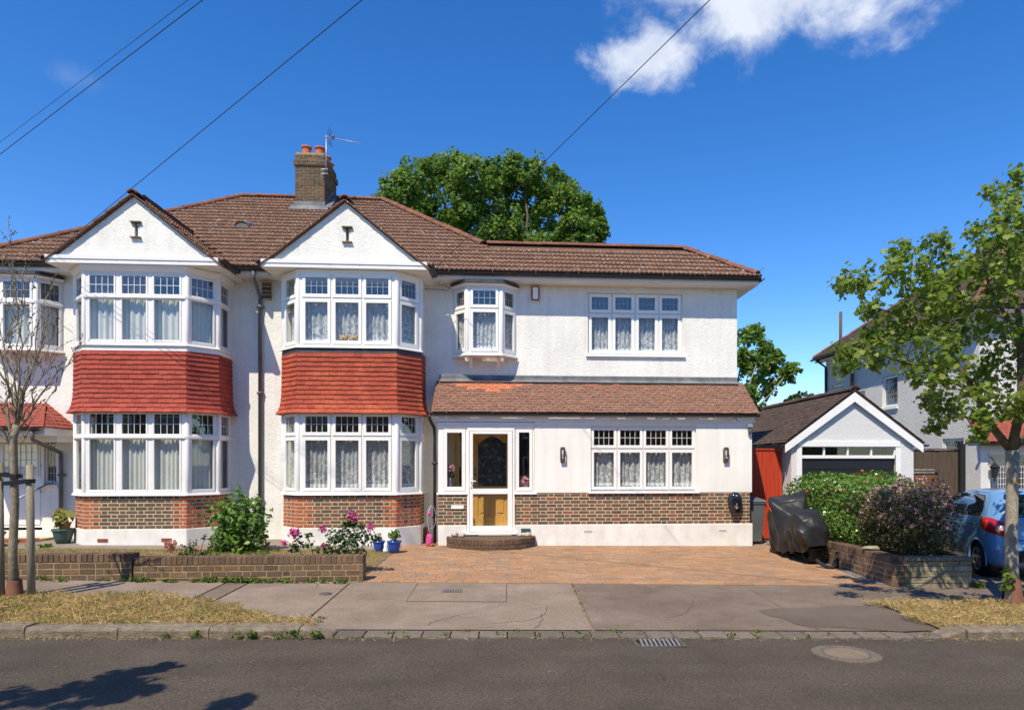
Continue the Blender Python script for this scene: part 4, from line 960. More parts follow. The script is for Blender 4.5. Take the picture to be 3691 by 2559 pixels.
mb = MB(); mb.box(q0 + .13, q1 - .13, Yi - .02, Yi - .012, 1.24, 2.5); mb.build('pane', [m_obscure], od)
mb = MB(); mb.lathe([(.03, -.012), (.03, 0)], (q0 + .07, Yi - .04, 1.5), 12, axis='y'); mb.lathe([(.022, -.012), (.022, 0)], (q0 + .07, Yi - .04, 1.62), 12, axis='y'); mb.build('lock', [m_bronze], od)
# fascia above and the lean-to roof
LY, LZ, TZ = 14.10, 2.825, 3.60
mb = MB(); mb.box(PX0 - .02, PX1 - .003, EY - .006, EY + .12, 2.502, 2.62); mb.box(PX0 - .08, XE + .06, EY - .034, EY - .007, 2.635, 2.775); mb.build('fascia', [m_fascia], HR, .004)
mb = MB(); mb.box(PX0 - .06, XE + .05, EY + .001, EY + .1, 2.705, 2.74); mb.build('soffit', [m_fascia], HR)
mb = MB(); sheet(mb, [(PX0 - .1, LY + .05, LZ + .02), (XE + .1, LY + .05, LZ + .02), (XE + .1, WY, TZ - .04), (PX0 - .1, WY, TZ - .04)], .05); mb.prism([(XE + .04, LY + .1, 2.70), (XE + .04, WY, 2.70), (XE + .04, WY, TZ - .1), (XE + .04, LY + .1, LZ + .0)], (.03, 0, 0)); mb.prism([(PX0 - .06, LY + .1, 2.70), (PX0 - .06, WY, 2.70), (PX0 - .06, WY, TZ - .1), (PX0 - .06, LY + .1, LZ + .0)], (.03, 0, 0), 1)
lt = mb.build('lean_to_roof', [m_rooftile_b, m_stucco_smooth], HR)
bl = math.hypot(WY - LY, TZ - LZ); x0_, x1_ = PX0 - .13, XE + .14
def plain_m(a, b):
    k = b / bl; xc = (a - x0_)
    n_ = mnoise.noise(Vector((a * 2.3, b * 4, 0))) * .12
    if k + n_ > 0.93: return m_plain_clean
    if 0.1 < xc < 2.4 and k > 1.0 - .44 * (1 - abs(xc - 1.2) / 1.25) + n_ * .5: return m_plain_clean
    return m_plain
tile_field(lt, 'plain_tile', (0, LY, LZ), (1, 0, 0), (0, WY - LY, TZ - LZ), flat_tile(.165, .2), .165, .105, int(bl / .105), lambda b: (x0_, x1_), m_plain, stagger=True, limit=300, matf=plain_m, jit=.006)
mb = MB(); mb.box(PX0 - .06, XE + .0, WY - .022, WY - .001, TZ - .02, 3.745); mb.prism([(PX0 - .06, WY - .022, TZ + .045), (PX0 - .06, WY - .12, TZ - .02), (PX0 - .06, WY - .12, TZ - .008), (PX0 - .06, WY - .022, TZ + .058)], (XE - PX0 + .06, 0, 0)); mb.build('flashing', [m_lead], HR)
gutter(HR, [(PX0 - .2, LY - .035, 2.80), (XE + .12, LY - .035, 2.80)], r=.046)
# rain pipes
pipe(HR, [(XP - .03, EV0 + .01, 5.90), (XP - .03, EV0 + .01, 5.72), (XP - .03, WY - .06, 5.40), (XP - .03, WY - .06, 0.05)], .04, m_pipe_grey, collars=[(XP - .03, WY - .06, z) for z in (5.2, 3.3, .95)])
pipe(HR, [(PX0 - .16, LY - .035, 2.77), (PX0 - .16, LY - .02, 2.68), (PX0 - .09, EY + .1, 2.5), (PX0 - .08, EY + .12, 2.3), (PX0 - .08, EY + .12, .05)], .034, m_black, collars=[(PX0 - .08, EY + .12, 1.75), (PX0 - .08, EY + .12, .6)])
cb = MB(); cb.box(XP + .03, XP + .2, WY - .1, WY, 5.36, 5.74); cb = cb.build('brick_corbel', [m_mortar], HR)
for j in range(4):
    for i in range(1): 
        F = F2((XP + .02, WY - .105), (XP + .21, WY - .105)); b = brick_at(m_br_brown, F, .095, 5.41 + j * .09, .18, .075); link('brick', b[0], cb, b[1])

# chimney --------------------------------------------------------------------------
CX0, CX1, CY0, CY1, CZ1 = -5.66, -4.89, 18.2, 19.45, 10.0
mb = MB(); mb.box(CX0 + .008, CX1 - .008, CY0 + .008, CY1 - .008, 8.2, 10.02); mb.prism([(CX0 + .02, CY0 + .02, 10.02), (CX1 - .02, CY0 + .02, 10.02), (CX1 - .02, CY1 - .02, 10.02), (CX0 + .02, CY1 - .02, 10.02)], (0, 0, .03)); mb.box(CX0 - .03, CX1 + .03, CY0 - .03, CY1 + .03, 9.70, 9.84, 0)
ch_ = mb.build('chimney', [m_mortar_dk], HR)
its = []; Ff = F2((CX0, CY0), (CX1, CY0)); Fs_ = F2((CX1, CY0), (CX1, CY1))
def stretcher(F, z0, n, ch, w=0.0, vis=1):
    out = []
    for c in range(n):
        u = 0.0 if c % 2 else -.11
        while u < F.L - .02:
            a, b = max(0, u), min(F.L, u + .215)
            if b - a > .03: out.append(brick_at(m_br_chim, F, (a + b) / 2, z0 + ch * (c + .5), b - a, ch - .012, w, vis=vis))
            u += .225
    return out
its += stretcher(Ff, 8.70, 13, .0765) + stretcher(Fs_, 8.72, 13, .0765, vis=.6)
its += stretcher(F2((CX0 - .038, CY0 - .038), (CX1 + .038, CY0 - .038)), 9.70, 2, .07) + stretcher(F2((CX1 + .038, CY0 - .038), (CX1 + .038, CY1 + .038)), 9.70, 2, .07, vis=.6)
its += stretcher(Ff, 9.845, 2, .078) + stretcher(Fs_, 9.845, 2, .078, vis=.6)
pieces(ch_, 'brick', its, 110)
for px_, py_, h in ((-5.43, 18.45, .28), (-5.07, 18.45, .27), (-5.40, 18.85, .2), (-5.04, 18.95, .24), (-5.04, 19.22, .18)):
    m = MB(); m.lathe([(.125, 0), (.12, h * .2), (.112, h * .7), (.115, h * .8), (.14, h * .84), (.14, h * .97), (.11, h), (.09, h), (.09, h * .5)], (px_, py_, 10.03), 16); m.build('chimney_pot', [m_pot], ch_)
mb = MB(); zf = roof_z(CY0)
mb.box(CX0 - .012, CX1 + .012, CY0 - .014, CY0 - .002, zf - .02, zf + .19); mb.prism([(CX0 - .12, CY0 - .2, roof_z(CY0 - .2) + .055), (CX1 + .14, CY0 - .2, roof_z(CY0 - .2) + .055), (CX1 + .10, CY0 - .012, zf + .07), (CX0 - .10, CY0 - .012, zf + .07)], (0, 0, .012))
mb.prism([(CX1 + .004, CY0, zf + .02), (CX1 + .004, RY, ZR + .02), (CX1 + .004, RY, ZR + .22), (CX1 + .004, CY0, zf + .2)], (.012, 0, 0)); mb.prism([(CX1 + .0, CY0 - .1, zf + .0), (CX1 + .2, CY0 - .1, zf + .01), (CX1 + .16, RY, ZR + .06), (CX1, RY, ZR + .06)], (0, 0, .03))
mb.build('flashing', [m_lead], ch_)
# television aerial on its own pole
ar = root('tv_aerial', at(1176, 610, 18.1), 'yagi television aerial on a steel pole strapped to the chimney', 'aerial')
p0 = at(1176, 610, 18.1); p1 = at(1176, 492, 18.1)
m = MB(); m.tube([p0 - Vector((0, 0, .15)), p1 + Vector((0, 0, .02))], .018, 8); m.build('pole', [m_galv], ar)
m = MB()
for z in (0, -.12): m.bar(p0 + Vector((-.14, .03, z)), p0 + Vector((.04, 0, z)), .03, .03)
m.build('clamp', [m_galv], ar)
b0 = p1 + Vector((0, -.03, -.03)); b1 = at(1305, 518, 17.6); m = MB(); m.tube([b0 - (b1 - b0) * .03, b1], .009, 6); m.build('boom', [m_galv], ar)
d = (b1 - b0)
for i in range(8):
    q_ = b0 + d * (.26 + i * .1); el = Vector((.03, .11, .05)); m = MB(); m.tube([q_ - el, q_ + el], .006, 5); m.build('element', [m_galv], ar)
m = MB(); q_ = b0 + d * .1
for s in (-1, 1):
    m.tube([q_, q_ + Vector((.02, 0, s * .2))], .008, 5)
    for k in (.35, .7, 1): e = q_ + Vector((.02, 0, s * .2)) * k; m.tube([e - Vector((.03, .14, .0)), e + Vector((.03, .14, 0))], .005, 5)
m.build('reflector', [m_black], ar); m = MB(); q_ = b0 + d * .2; m.box(q_.x - .04, q_.x + .04, q_.y - .03, q_.y + .03, q_.z - .03, q_.z + .07); m.build('dipole_box', [m_black], ar, .015)

# left house porch, door and canopy ---------------------------------------------------
mb = MB()
for i in range(3): mb.box(-11.0 + i * .29, -10.72 + i * .29 , WY + .06, WY + .10, .42, 1.22)
mb.box(-11.02, -10.08, WY + .08, WY + .12, .36, 2.25); dl = mb.build('front_door', [m_wood_white], HL, .006); dl['label'] = 'white front door with leaded glass at left house'
W = Win(m_wood_white); F = F2((-10.96, WY + .06), (-10.14, WY + .06)); W.facet(F, 1.42, 2.22, [(.03, F.L - .03)], None, sb=.03, nb=(6, 4), bars=m_leadbar, barw=.012, head=.03)
o = W.build(HL, 'door_light')
m = MB(); m.tube([(-10.08, WY + .02, 1.28), (-10.08, WY - .02, 1.26), (-10.08, WY - .02, 1.14), (-10.08, WY + .02, 1.12)], .008, 6); m.build('handle', [m_black], dl)
m = MB(); m.box(-10.10, -10.05, WY + .03, WY + .07, 1.66, 1.72); m.box(-10.55, -10.3, WY + .03, WY + .07, 1.33, 1.39); m.build('door_furniture', [m_black], dl)
W = Win(m_wood_white); F = F2((-10.02, WY + .06), (-9.75, WY + .06)); W.facet(F, 1.30, 2.30, [(.015, F.L - .015)], None, sb=.02, nb=(3, 5), bars=m_leadbar, barw=.012, head=.03, curtain=m_curtain_p, cz=(1.35, 2.25))
o = W.build(HL, 'side_light', 'narrow leaded window beside the white door'); m = MB(); m.box(-10.10, -9.70, WY - .06, WY + .05, 1.24, 1.295); m.build('sill', [m_wood_white], o, .006)
mb = MB(); mb.box(-10.07, -9.74, WY + .03, WY + .25, .2, 1.24); mb.box(-10.07, -10.02, WY + .0, WY + .12, 1.295, 2.35); mb.build('porch_panel', [m_stucco], HL)
ex, ey, ez = -9.32, 14.12, 2.46; tx, tz_ = -9.95, 3.0
mb = MB(); mb.box(-11.3, ex - .03, ey + .05, WY, ez - .14, ez + .02); mb.box(-11.3, ex - .08, ey + .5, WY, ez - .26, ez - .141); mb.build('porch_beam', [m_wood_white], HL, .008)
mb = MB(); mb.add([(-11.3, ey, ez + .02), (ex, ey, ez + .02), (ex, WY, ez + .02), (tx, WY, tz_), (-11.3, WY, tz_)], [(0, 1, 3, 4), (1, 2, 3)])
pr = mb.build('porch_roof', [m_porch_red], HL)
bb = math.hypot(WY - ey, tz_ - ez)
tile_field(pr, 'porch_tile', (0, ey - .03, ez + .02), (1, 0, 0), (0, WY - ey, tz_ - ez), flat_tile(.165, .2), .165, .115, int(bb / .115) + 1, lambda b: (-11.3, ex - (ex - tx) * min(1, b / bb)), m_porch_red, stagger=True, limit=60, jit=.008)
ba = math.hypot(ex - tx, tz_ - ez)
tile_field(pr, 'porch_tile', (ex + .02, ey, ez + .02), (0, 1, 0), (tx - ex, 0, tz_ - ez), flat_tile(.165, .2), .165, .115, int(ba / .115) + 1, lambda b: ((WY - ey) * min(1, b / ba), WY - ey), m_porch_red, stagger=True, limit=10, jit=.008)
gutter(HL, [(-11.3, ey - .05, ez), (ex - .06, ey - .05, ez)], r=.055)
pipe(HL, [(ex - .22, ey - .03, ez - .02), (ex - .22, ey - .03, ez - .2), (ex - .22, ey + .0, ez - .24), (-9.62, WY - .07, 1.98), (-9.62, WY - .07, 1.9), (-9.62, WY - .07, .1)], .042, m_pipe_grey, collars=[(-9.62, WY - .07, 1.5)])
# tiled doorstep with dark red quarry tiles and the handrail
st = root('door_step', (-10.4, 14.5, 0), 'red quarry tile step below the white door at left', 'step')
mb = MB(); mb.box(-11.3, -9.75, 14.35, WY, 0.0, .17); sb_ = mb.build('step_base', [m_mortar], st)
tm = MB(); tm.box(.003, .147, -.02, .28, 0, .02); tm = ob_mesh('quarry_tile', tm.v, tm.f, m_rust)
for i in range(10): link('quarry_tile', tm, sb_, Matrix.Translation((-11.28 + i * .152, 14.36, .171))); 
tm = MB(); tm.box(.004, .096, -.014, .02, 0.01, .16); tm = ob_mesh('step_brick', tm.v, tm.f, m_br_orange)
for i in range(15): link('step_brick', tm, sb_, Matrix.Translation((-11.28 + i * .1, 14.34, 0)))
hr = root('handrail', (-9.98, 14.3, .05), 'grey tubular handrail beside the white door at left', 'handrail')
m = MB(); a, b = Vector((-10.0, 14.28, gz(-10, 14.2))), Vector((-10.0, 14.28, 1.0)); c = Vector((-10.0 + .12, WY - .02, 1.33)); m.tube([a, b], .022, 8); m.build('post', [m_galv], hr); m = MB(); m.tube([b - (c - b) * .05, c], .021, 8); m.build('rail', [m_galv], hr)
m = MB(); m.lathe([(.035, -.05), (.035, .02)], b, 10); m.lathe([(.04, 0), (.04, .02)], a, 10); m.box(c.x - .03, c.x + .05, c.y - .02, c.y + .02, c.z - .08, c.z + .05); m.build('fitting', [m_galv], hr)

# fixtures on the walls ---------------------------------------------------------------
al = root('alarm_box', (.63, WY, 5.58), 'red and white burglar alarm box under the eaves', 'alarm')
m = MB(); m.prism([(.545, WY - .06, 5.44), (.705, WY - .06, 5.44), (.72, WY - .06, 5.50), (.72, WY - .06, 5.74), (.71, WY - .06, 5.76), (.54, WY - .06, 5.76), (.53, WY - .06, 5.74), (.53, WY - .06, 5.50)], (0, .058, 0)); m.build('case', [m_alarm], al, .01)
m = MB(); m.box(.565, .685, WY - .085, WY - .061, 5.47, 5.735); m.build('cover', [m_pvc], al, .01); m = MB(); m.box(.55, .70, WY - .05, WY - .005, 5.41, 5.439); m.build('strobe', [m_cream], al, .006)
for i, (lx, lab) in enumerate(((1.17, 'brushed metal wall lamp between the porch and the front window'), (4.725, 'brushed metal wall lamp above the car charger'))):
    l = root('wall_lamp', (lx, EY, 1.91), lab, 'lamp', 'two matching wall lamps', 0.0)
    m = MB(); m.box(-.055, .055, -.02, 0, -.10, .16); m.lathe([(.055, -.02), (.055, 0)], (0, 0, -.10), 16, axis='y'); m.build('back_plate', [m_bronze], l, .004)
    m = MB(); m.tube([(0, -.06, -.06), (0, -.06, .12)], .02, 10); m.build('tube', [m_leadbar], l)
    m = MB(); m.bar((-.045, -.085, -.08), (-.045, -.085, .16), .014, .03); m.bar((.045, -.085, -.08), (.045, -.085, .16), .014, .03); m.bar((-.05, -.06, .145), (.05, -.06, .145), .02, .09); m.bar((-.05, -.06, -.085), (.05, -.06, -.085), .02, .09); m.build('cage', [m_bronze], l, .003)
    m = MB(); m.lathe([(.012, -.03), (.012, 0)], (0, -.08, -.04), 10, axis='y'); m.build('sensor', [m_pvc], l)
for lx, lab in ((-1.13, 'small white round security camera over the porch window'), (4.93, 'small white round security camera at the right end of the gutter')):
    l = root('security_camera', (lx, EY - .034, 2.69), lab, 'camera', 'security cameras under the lean-to gutter', 0.0)
    m = MB(); m.lathe([(.035, -.02), (.04, 0)], (0, 0, 0), 14, axis='y'); m.lathe([(.03, -.07), (.032, -.02)], (0, 0, 0), 14, axis='y'); m.build('body', [m_pvc], l); m = MB(); m.lathe([(.014, -.0735), (.014, -.069)], (0, 0, 0), 10, axis='y'); m.build('lens', [m_gloss_black], l)
l = root('flood_light', (5.25, EY, 2.5), 'small grey sensor floodlight at the corner of the house', 'lamp', None, 0.0)
m = MB(); m.bar((0, 0, .08), (0, -.05, .06), .05, .05); m.box(-.05, .05, -.12, -.03, .03, .10); m.build('head', [m_galv], l, .01); m = MB(); m.lathe([(.01, -.12), (.045, -.06), (.04, .0), (.02, .03)], (.0, -.06, 0), 12); m.build('sensor', [m_pipe_grey], l)
ev = root('car_charger', (4.92, EY, .88), 'glossy black tapered electric car charger on the brick wall', 'charger', None, 0.0)
prof = [(0.0, .255), (.06, .25), (.11, .20), (.145, .12), (.15, .05), (.135, -.05), (.11, -.15), (.085, -.22), (.05, -.245), (0, -.25)]
outl = prof + [(-x, z) for x, z in prof[-2:0:-1]]
vs = []; fs = []; n = len(outl)
for sc, y in ((1, -.003), (1, -.09), (.9, -.13), (.7, -.15), (.35, -.157)): vs += [(x * sc, y, z * sc) for x, z in outl]
for r_ in range(4):
    for i in range(n): fs.append((r_ * n + i, r_ * n + (i + 1) % n, (r_ + 1) * n + (i + 1) % n, (r_ + 1) * n + i))
fs.append(tuple(range(4 * n, 5 * n)))
link('case', ob_mesh('case', vs, [f[::-1] for f in fs], m_gloss_black, smooth=True), ev)
m = MB(); m.lathe([(.055, -.025), (.06, 0)], (.005, -.147, -.085), 20, axis='y'); m.build('socket', [m_dark_disc], ev); m = MB(); m.box(-.012, .018, -.1745, -.172, -.095, -.078); m.lathe([(.009, -.004), (.009, 0)], (.005, -.158, -.005), 8, axis='y'); m.box(-.02, .022, -.152, -.148, .17, .186); m.build('mark', [m_white_mark], ev)
sp = root('curved_step', (-.35, 13.9, 0), 'half-round brown brick step in front of the porch door', 'step')
cx, cy, ra, rb_ = -.35, EY - .03, .93, .78
arcp = lambda t, k=1.0: (cx - math.cos(t) * ra * k, cy - math.sin(t) * rb_ * k)
mb = MB(); mb.prism([(*arcp(PI * i / 28, .985), -.1) for i in range(29)], (0, 0, .31)); sb2 = mb.build('step_core', [m_mortar_dk], sp)
nb = 38
for i in range(nb):
    t0 = PI * (i + .5) / nb; a = arcp(PI * i / nb); b = arcp(PI * (i + 1) / nb); F = F2(a, b)
    k = brick_at(m_br_brown, F, F.L / 2, .165, F.L - .012, .105, .006, .08); link('brick', k[0], sb2, k[1])
for i in range(19):
    a = arcp(PI * i / 19); b = arcp(PI * (i + 1) / 19); F = F2(a, b); k = brick_at(m_br_brown, F, F.L / 2, .065, F.L - .012, .075, .004, .08); link('brick', k[0], sb2, k[1])
mb = MB(); mb.prism([(*arcp(PI * i / 28, .9), .212) for i in range(29)], (0, 0, .006)); mb.build('step_top', [m_br_brown], sp)
# ------------------------------------------------------------------ ground, road, pavement, drive
def sheet_grid(name, xs, ys, zf, mat, kind='structure', parent=None):
    vs = [(x, y, zf(x, y)) for y in ys for x in xs]; n = len(xs)
    fs = [(j * n + i, j * n + i + 1, (j + 1) * n + i + 1, (j + 1) * n + i) for j in range(len(ys) - 1) for i in range(n - 1)]
    o = link(name, ob_mesh(name, vs, fs, mat, smooth=False), parent)
    if kind and parent is None: o['kind'] = kind
    return o
def frange(a, b, s):
    n = max(1, round((b - a) / s)); return [a + (b - a) * i / n for i in range(n + 1)]
sheet_grid('ground', [-900, -200, -60, -25, -12, -6, 0, 6, 12, 25, 60, 200, 900], [-300, -60, -8, .2, 7.2, 7.3, 10, 14, 30, 80, 300, 1500], lambda x, y: (gz(x, y) if y > 7.25 else rz(x, y)) - .05, m_ground)
road = sheet_grid('road', frange(-25, 25, 2.5), frange(.4, 7.2, .68), rz, m_asphalt)
# pavement: panels of worn tarmac parted by weedy joints
YP0, YP1 = 7.44, 9.985
pv = sheet_grid('pavement', frange(-25, 25, 2.5), [YP0 - .02, 8.2, 9.1, YP1 + .03], lambda x, y: gz(x, y) - .012, m_earth)
for a, b, m in ((-25, -4.06, m_pave), (-4.03, -3.74, m_pave_mid), (-3.71, -2.315, m_pave), (-2.285, .945, m_pave), (.975, 3.6, m_pave_mid), (3.606, 25, m_pave_mid)):
    sheet_grid('pavement_panel', frange(a, b, 1.2), [YP0, 8.2, 9.1, YP1], lambda x, y: gz(x, y), m, parent=pv)
def flat_poly(name, pts, zf, mat, parent=None, dz=.004):
    me = ob_mesh(name, [(x, y, zf(x, y) + dz) for x, y in pts], [tuple(range(len(pts)))], mat)
    o = link(name, me, parent)
    if parent is None: o['kind'] = 'structure'
    return o
el = []
for i in range(26):
    a = 2 * PI * i / 26; k = 1 + .45 * mnoise.noise(Vector((math.cos(a) * 1.6, math.sin(a) * 1.6, 3))) + .08 * math.sin(7 * a); el.append((4.35 + math.cos(a) * 1.15 * k, 8.1 + math.sin(a) * .55 * k))
flat_poly('tarmac_patch', el, gz, m_pave_dk, pv)
flat_poly('tarmac_patch', [(-1.32, 8.78), (-.02, 8.78), (-.02, 9.975), (-1.32, 9.975)], gz, m_pave, pv)
def seam(pts, w=.012):
    mb = MB(); P = [Vector((x, y, gz(x, y) + .0055)) for x, y in pts]
    for a, b in zip(P[:-1], P[1:]):
        d = (b - a).normalized(); n = Vector((-d.y, d.x, 0)) * w; mb.quad(a - n, b - n, b + n, a + n)
    mb.build('tarmac_seam', [m_pave_dk], pv)
seam([(-1.32, 9.97), (-1.32, 8.78), (-.02, 8.78), (-.02, 9.97)], .006)
def crack(x, y, ang, n, st=.14):
    pts = [(x, y)]
    for i in range(n): ang += R.uniform(-.6, .6); x += math.cos(ang) * st; y += math.sin(ang) * st; pts.append((x, min(9.9, max(7.5, y))))
    seam(pts, .004)
crack(-.9, 7.6, 1.2, 6); crack(-.2, 7.7, .2, 9); crack(.3, 7.5, 1.3, 5); crack(1.9, 8.0, .1, 9); crack(2.9, 7.9, -.2, 8); crack(-3.6, 9.55, .1, 9); crack(-7.0, 9.5, -.2, 6)
# kerb: raised stones, dropped setts, raised again
kb = sheet_grid('kerb', frange(-25, 25, 2.5), [7.19, YP0 + .01], lambda x, y: rz(x, 7.2) - .03, m_earth)
def stone_block(L, W, H, rr, seed, mat, name):
    q_ = random.Random(seed); mb = MB(); n = 5
    prof = [(0, -.08), (0, H - rr), (rr * .4, H - rr * .3), (rr, H), (W, H), (W, -.08)]
    vs = []
    for i in range(n + 1):
        for k, (y, z) in enumerate(prof): vs.append((L * i / n + (0.004 if i == 0 else -.004 if i == n else 0), y + q_.uniform(-.006, .006), z + q_.uniform(-.004, .004) * (0 < k < 5)))
    m = len(prof); fs = [(i * m + k, (i + 1) * m + k, (i + 1) * m + k + 1, i * m + k + 1) for i in range(n) for k in range(m - 1)] + [tuple(range(m)), tuple(n * m + k for k in range(m))[::-1]]
    return ob_mesh(name, vs, fs, mat)
KS = [stone_block(.914, .235, .112, .03, i, m_kerb, 'kerb_stone') for i in range(4)]
for x in [-3.12 - .917 * i for i in range(18)] + [5.2 + .917 * i for i in range(12)]:
    link('kerb_stone', R.choice(KS), kb, Matrix.Translation((x, 7.2, rz(x + .45, 7.2) + R.uniform(-.006, .006))) @ Matrix.Rotation(.02 + R.uniform(-.004, .004), 4, 'Y'))
ts = MB(); ts.prism([(-2.20, 7.2, -.25), (-1.85, 7.2, -.25), (-1.85, 7.2, rz(-1.9, 7.2) + .03), (-2.20, 7.2, rz(-2.2, 7.2) + .11)], (0, .235, 0)); ts.build('kerb_stone', [m_kerb], kb, .02)
ts = MB(); ts.prism([(4.9, 7.2, -.4), (5.19, 7.2, -.4), (5.19, 7.2, rz(5.2, 7.2) + .115), (4.9, 7.2, rz(4.9, 7.2) + .03)], (0, .235, 0)); ts.build('kerb_stone', [m_kerb], kb, .02)
SS = [stone_block(.30, .235, .028, .012, i + 9, m_sett, 'kerb_sett') for i in range(4)]
for i in range(22):
    x = -1.84 + i * .306; link('kerb_sett', R.choice(SS), kb, Matrix.Translation((x, 7.2 + R.uniform(-.008, .008), rz(x + .15, 7.2) + R.uniform(-.004, .004))) @ Matrix.Rotation(.02, 4, 'Y'))
# ironwork
gd = root('drain_grate', (1.6, 7.02, rz(1.6, 7.0)), 'slotted iron road drain beside the dropped kerb', 'drain')
zz = rz(1.6, 7.0)
m = MB(); m.box(1.34, 1.86, 6.82, 7.17, zz - .02, zz + .004, 1); m.box(1.34, 1.86, 6.82, 6.85, zz + .0041, zz + .014); m.box(1.34, 1.86, 7.14, 7.17, zz + .0041, zz + .014); m.box(1.34, 1.37, 6.85, 7.14, zz + .0041, zz + .014); m.box(1.83, 1.86, 6.85, 7.14, zz + .0041, zz + .014); m.build('frame', [m_iron, m_hole], gd)
for i in range(9): m = MB(); x = 1.40 + i * .048; m.hexa([(x, 6.85, zz + .005), (x + .024, 6.85, zz + .005), (x + .044, 7.14, zz + .005), (x + .02, 7.14, zz + .005), (x, 6.85, zz + .014), (x + .024, 6.85, zz + .014), (x + .044, 7.14, zz + .014), (x + .02, 7.14, zz + .014)]); m.build('bar', [m_iron_bright], gd)
mhp = at(3050, 2355, 6.55); zz = rz(mhp.x, mhp.y)
mh = root('manhole_cover', (mhp.x, mhp.y, zz), 'round concrete-filled manhole cover in the road', 'manhole')
def disc(r0, r1, c, z, mat, name, par, n=40, h=.006):
    m = MB(); vs = []
    for r, dz in ((r0, 0), (r0, h), (r1, h), (r1, 0)):
        for i in range(n):
            a = 2 * PI * i / n; x, y = c[0] + math.cos(a) * r, c[1] + math.sin(a) * r; vs.append((x, y, rz(x, y) + z + dz))
    m.add(vs, [(k * n + i, k * n + (i + 1) % n, (k + 1) * n + (i + 1) % n, (k + 1) * n + i) for k in range(3) for i in range(n)]); return m.build(name, [mat], par)
disc(.235, .335, mhp, .0, m_pave_mid, 'surround', mh); disc(.215, .235, mhp, .001, m_iron, 'ring', mh); disc(.0, .215, mhp, .002, m_concrete, 'cover', mh)
m = MB(); nst = 28
for i in range(nst):
    a = 2 * PI * i / nst; x, y = mhp.x + math.cos(a) * .285, mhp.y + math.sin(a) * .285
    mm = Matrix.Translation((x, y, rz(x, y) + .005)) @ Matrix.Rotation(a, 4, 'Z')
    q_ = MB(); q_.box(-.036, .036, -.026, .026, 0, .006); m.add([mm @ Vector(p) for p in q_.v], q_.f)
m.build('setts', [m_sett], mh)
def cover(x, y, lx, ly, lab, name='inspection_cover'):
    z = gz(x, y) + .004; o = root(name, (x, y, z), lab, 'cover'); m = MB(); m.box(x - lx, x + lx, y - ly, y + ly, z - .02, z + .004); m.build('frame', [m_concrete], o); m = MB()
    m.box(x - lx + .015, x + lx - .015, y - ly + .012, y + ly - .012, z + .0041, z + .007); m.build('plate', [m_iron], o)
    m = MB()
    for i in range(7): xx = x - lx + .03 + i * (2 * lx - .06) / 6; m.box(xx - .006, xx + .006, y - ly + .03, y + ly - .03, z + .0071, z + .011)
    m.build('tread', [m_iron_bright], o)
cover(-.78, 9.42, .14, .12, 'small square iron cover set in the pavement patch')
rc = root('stop_tap_cover', (-2.46, 9.2, gz(-2.46, 9.2)), 'little round iron cover in the pavement left of the drive', 'cover')
m = MB(); m.lathe([(.085, 0), (.085, .006), (.0, .008)], (-2.46, 9.2, gz(-2.46, 9.2)), 20); m.build('plate', [m_iron], rc)
# block-paved drive
DX0, DX1, DY0, DY1 = -2.2, 5.86, 10.0, 14.185
dv = sheet_grid('driveway', frange(DX0, DX1 + .3, 1.0), frange(DY0, 15.4, .9), lambda x, y: gz(x, y) - .004, m_sand)
def paver(w, d):
    c = .004; h = .012; vs = [(0, 0, -.01), (w, 0, -.01), (w, d, -.01), (0, d, -.01), (0, 0, h - c), (w, 0, h - c), (w, d, h - c), (0, d, h - c), (c, c, h), (w - c, c, h), (w - c, d - c, h), (c, d - c, h)]
    return ob_mesh('paver', vs, [(8, 9, 10, 11), (4, 5, 9, 8), (5, 6, 10, 9), (6, 7, 11, 10), (7, 4, 8, 11), (0, 1, 5, 4), (1, 2, 6, 5), (2, 3, 7, 6), (3, 0, 4, 7)], m_paver)
PM = {}
its = []
y = DY0 + .005; r = 0
while y < DY1 - .02:
    d = .135 if r == 0 else .10
    x = DX0 + (0 if r % 2 else -.1) - R.uniform(0, .05)
    while x < DX1:
        w_ = .235 if r == 0 else R.choice((.2, .2, .2, .15, .24))
        a, b = max(DX0, x), min(DX1, x + w_)
        if b - a > .04 and not (math.hypot((a + b) / 2 + .35, (y + d / 2 - 14.17) * 1.18) < .88):
            key = (round(b - a - .004, 3), d - .0045)
            if key not in PM: PM[key] = paver(*key)
            its.append((PM[key], Matrix.Translation((a, y, gz(a, y) + R.uniform(-.0015, .0015))) @ Matrix.Rotation(.018 + R.uniform(-.004, .004), 4, 'Y') @ Matrix.Rotation(R.uniform(-.006, .006) + .008, 4, 'X') @ Matrix.Rotation(R.uniform(-.008, .008), 4, 'Z')))
        x += w_
    y += d; r += 1
pieces(dv, 'paver', its, 300)
mb = MB()
for i in range(9): y = 10.05 + i * .5; mb.box(5.78, 5.9, y, y + .49, gz(5.8, y + .25) + .008, gz(5.8, y + .25) + .02)
mb.build('slate_edging', [m_lead], dv)
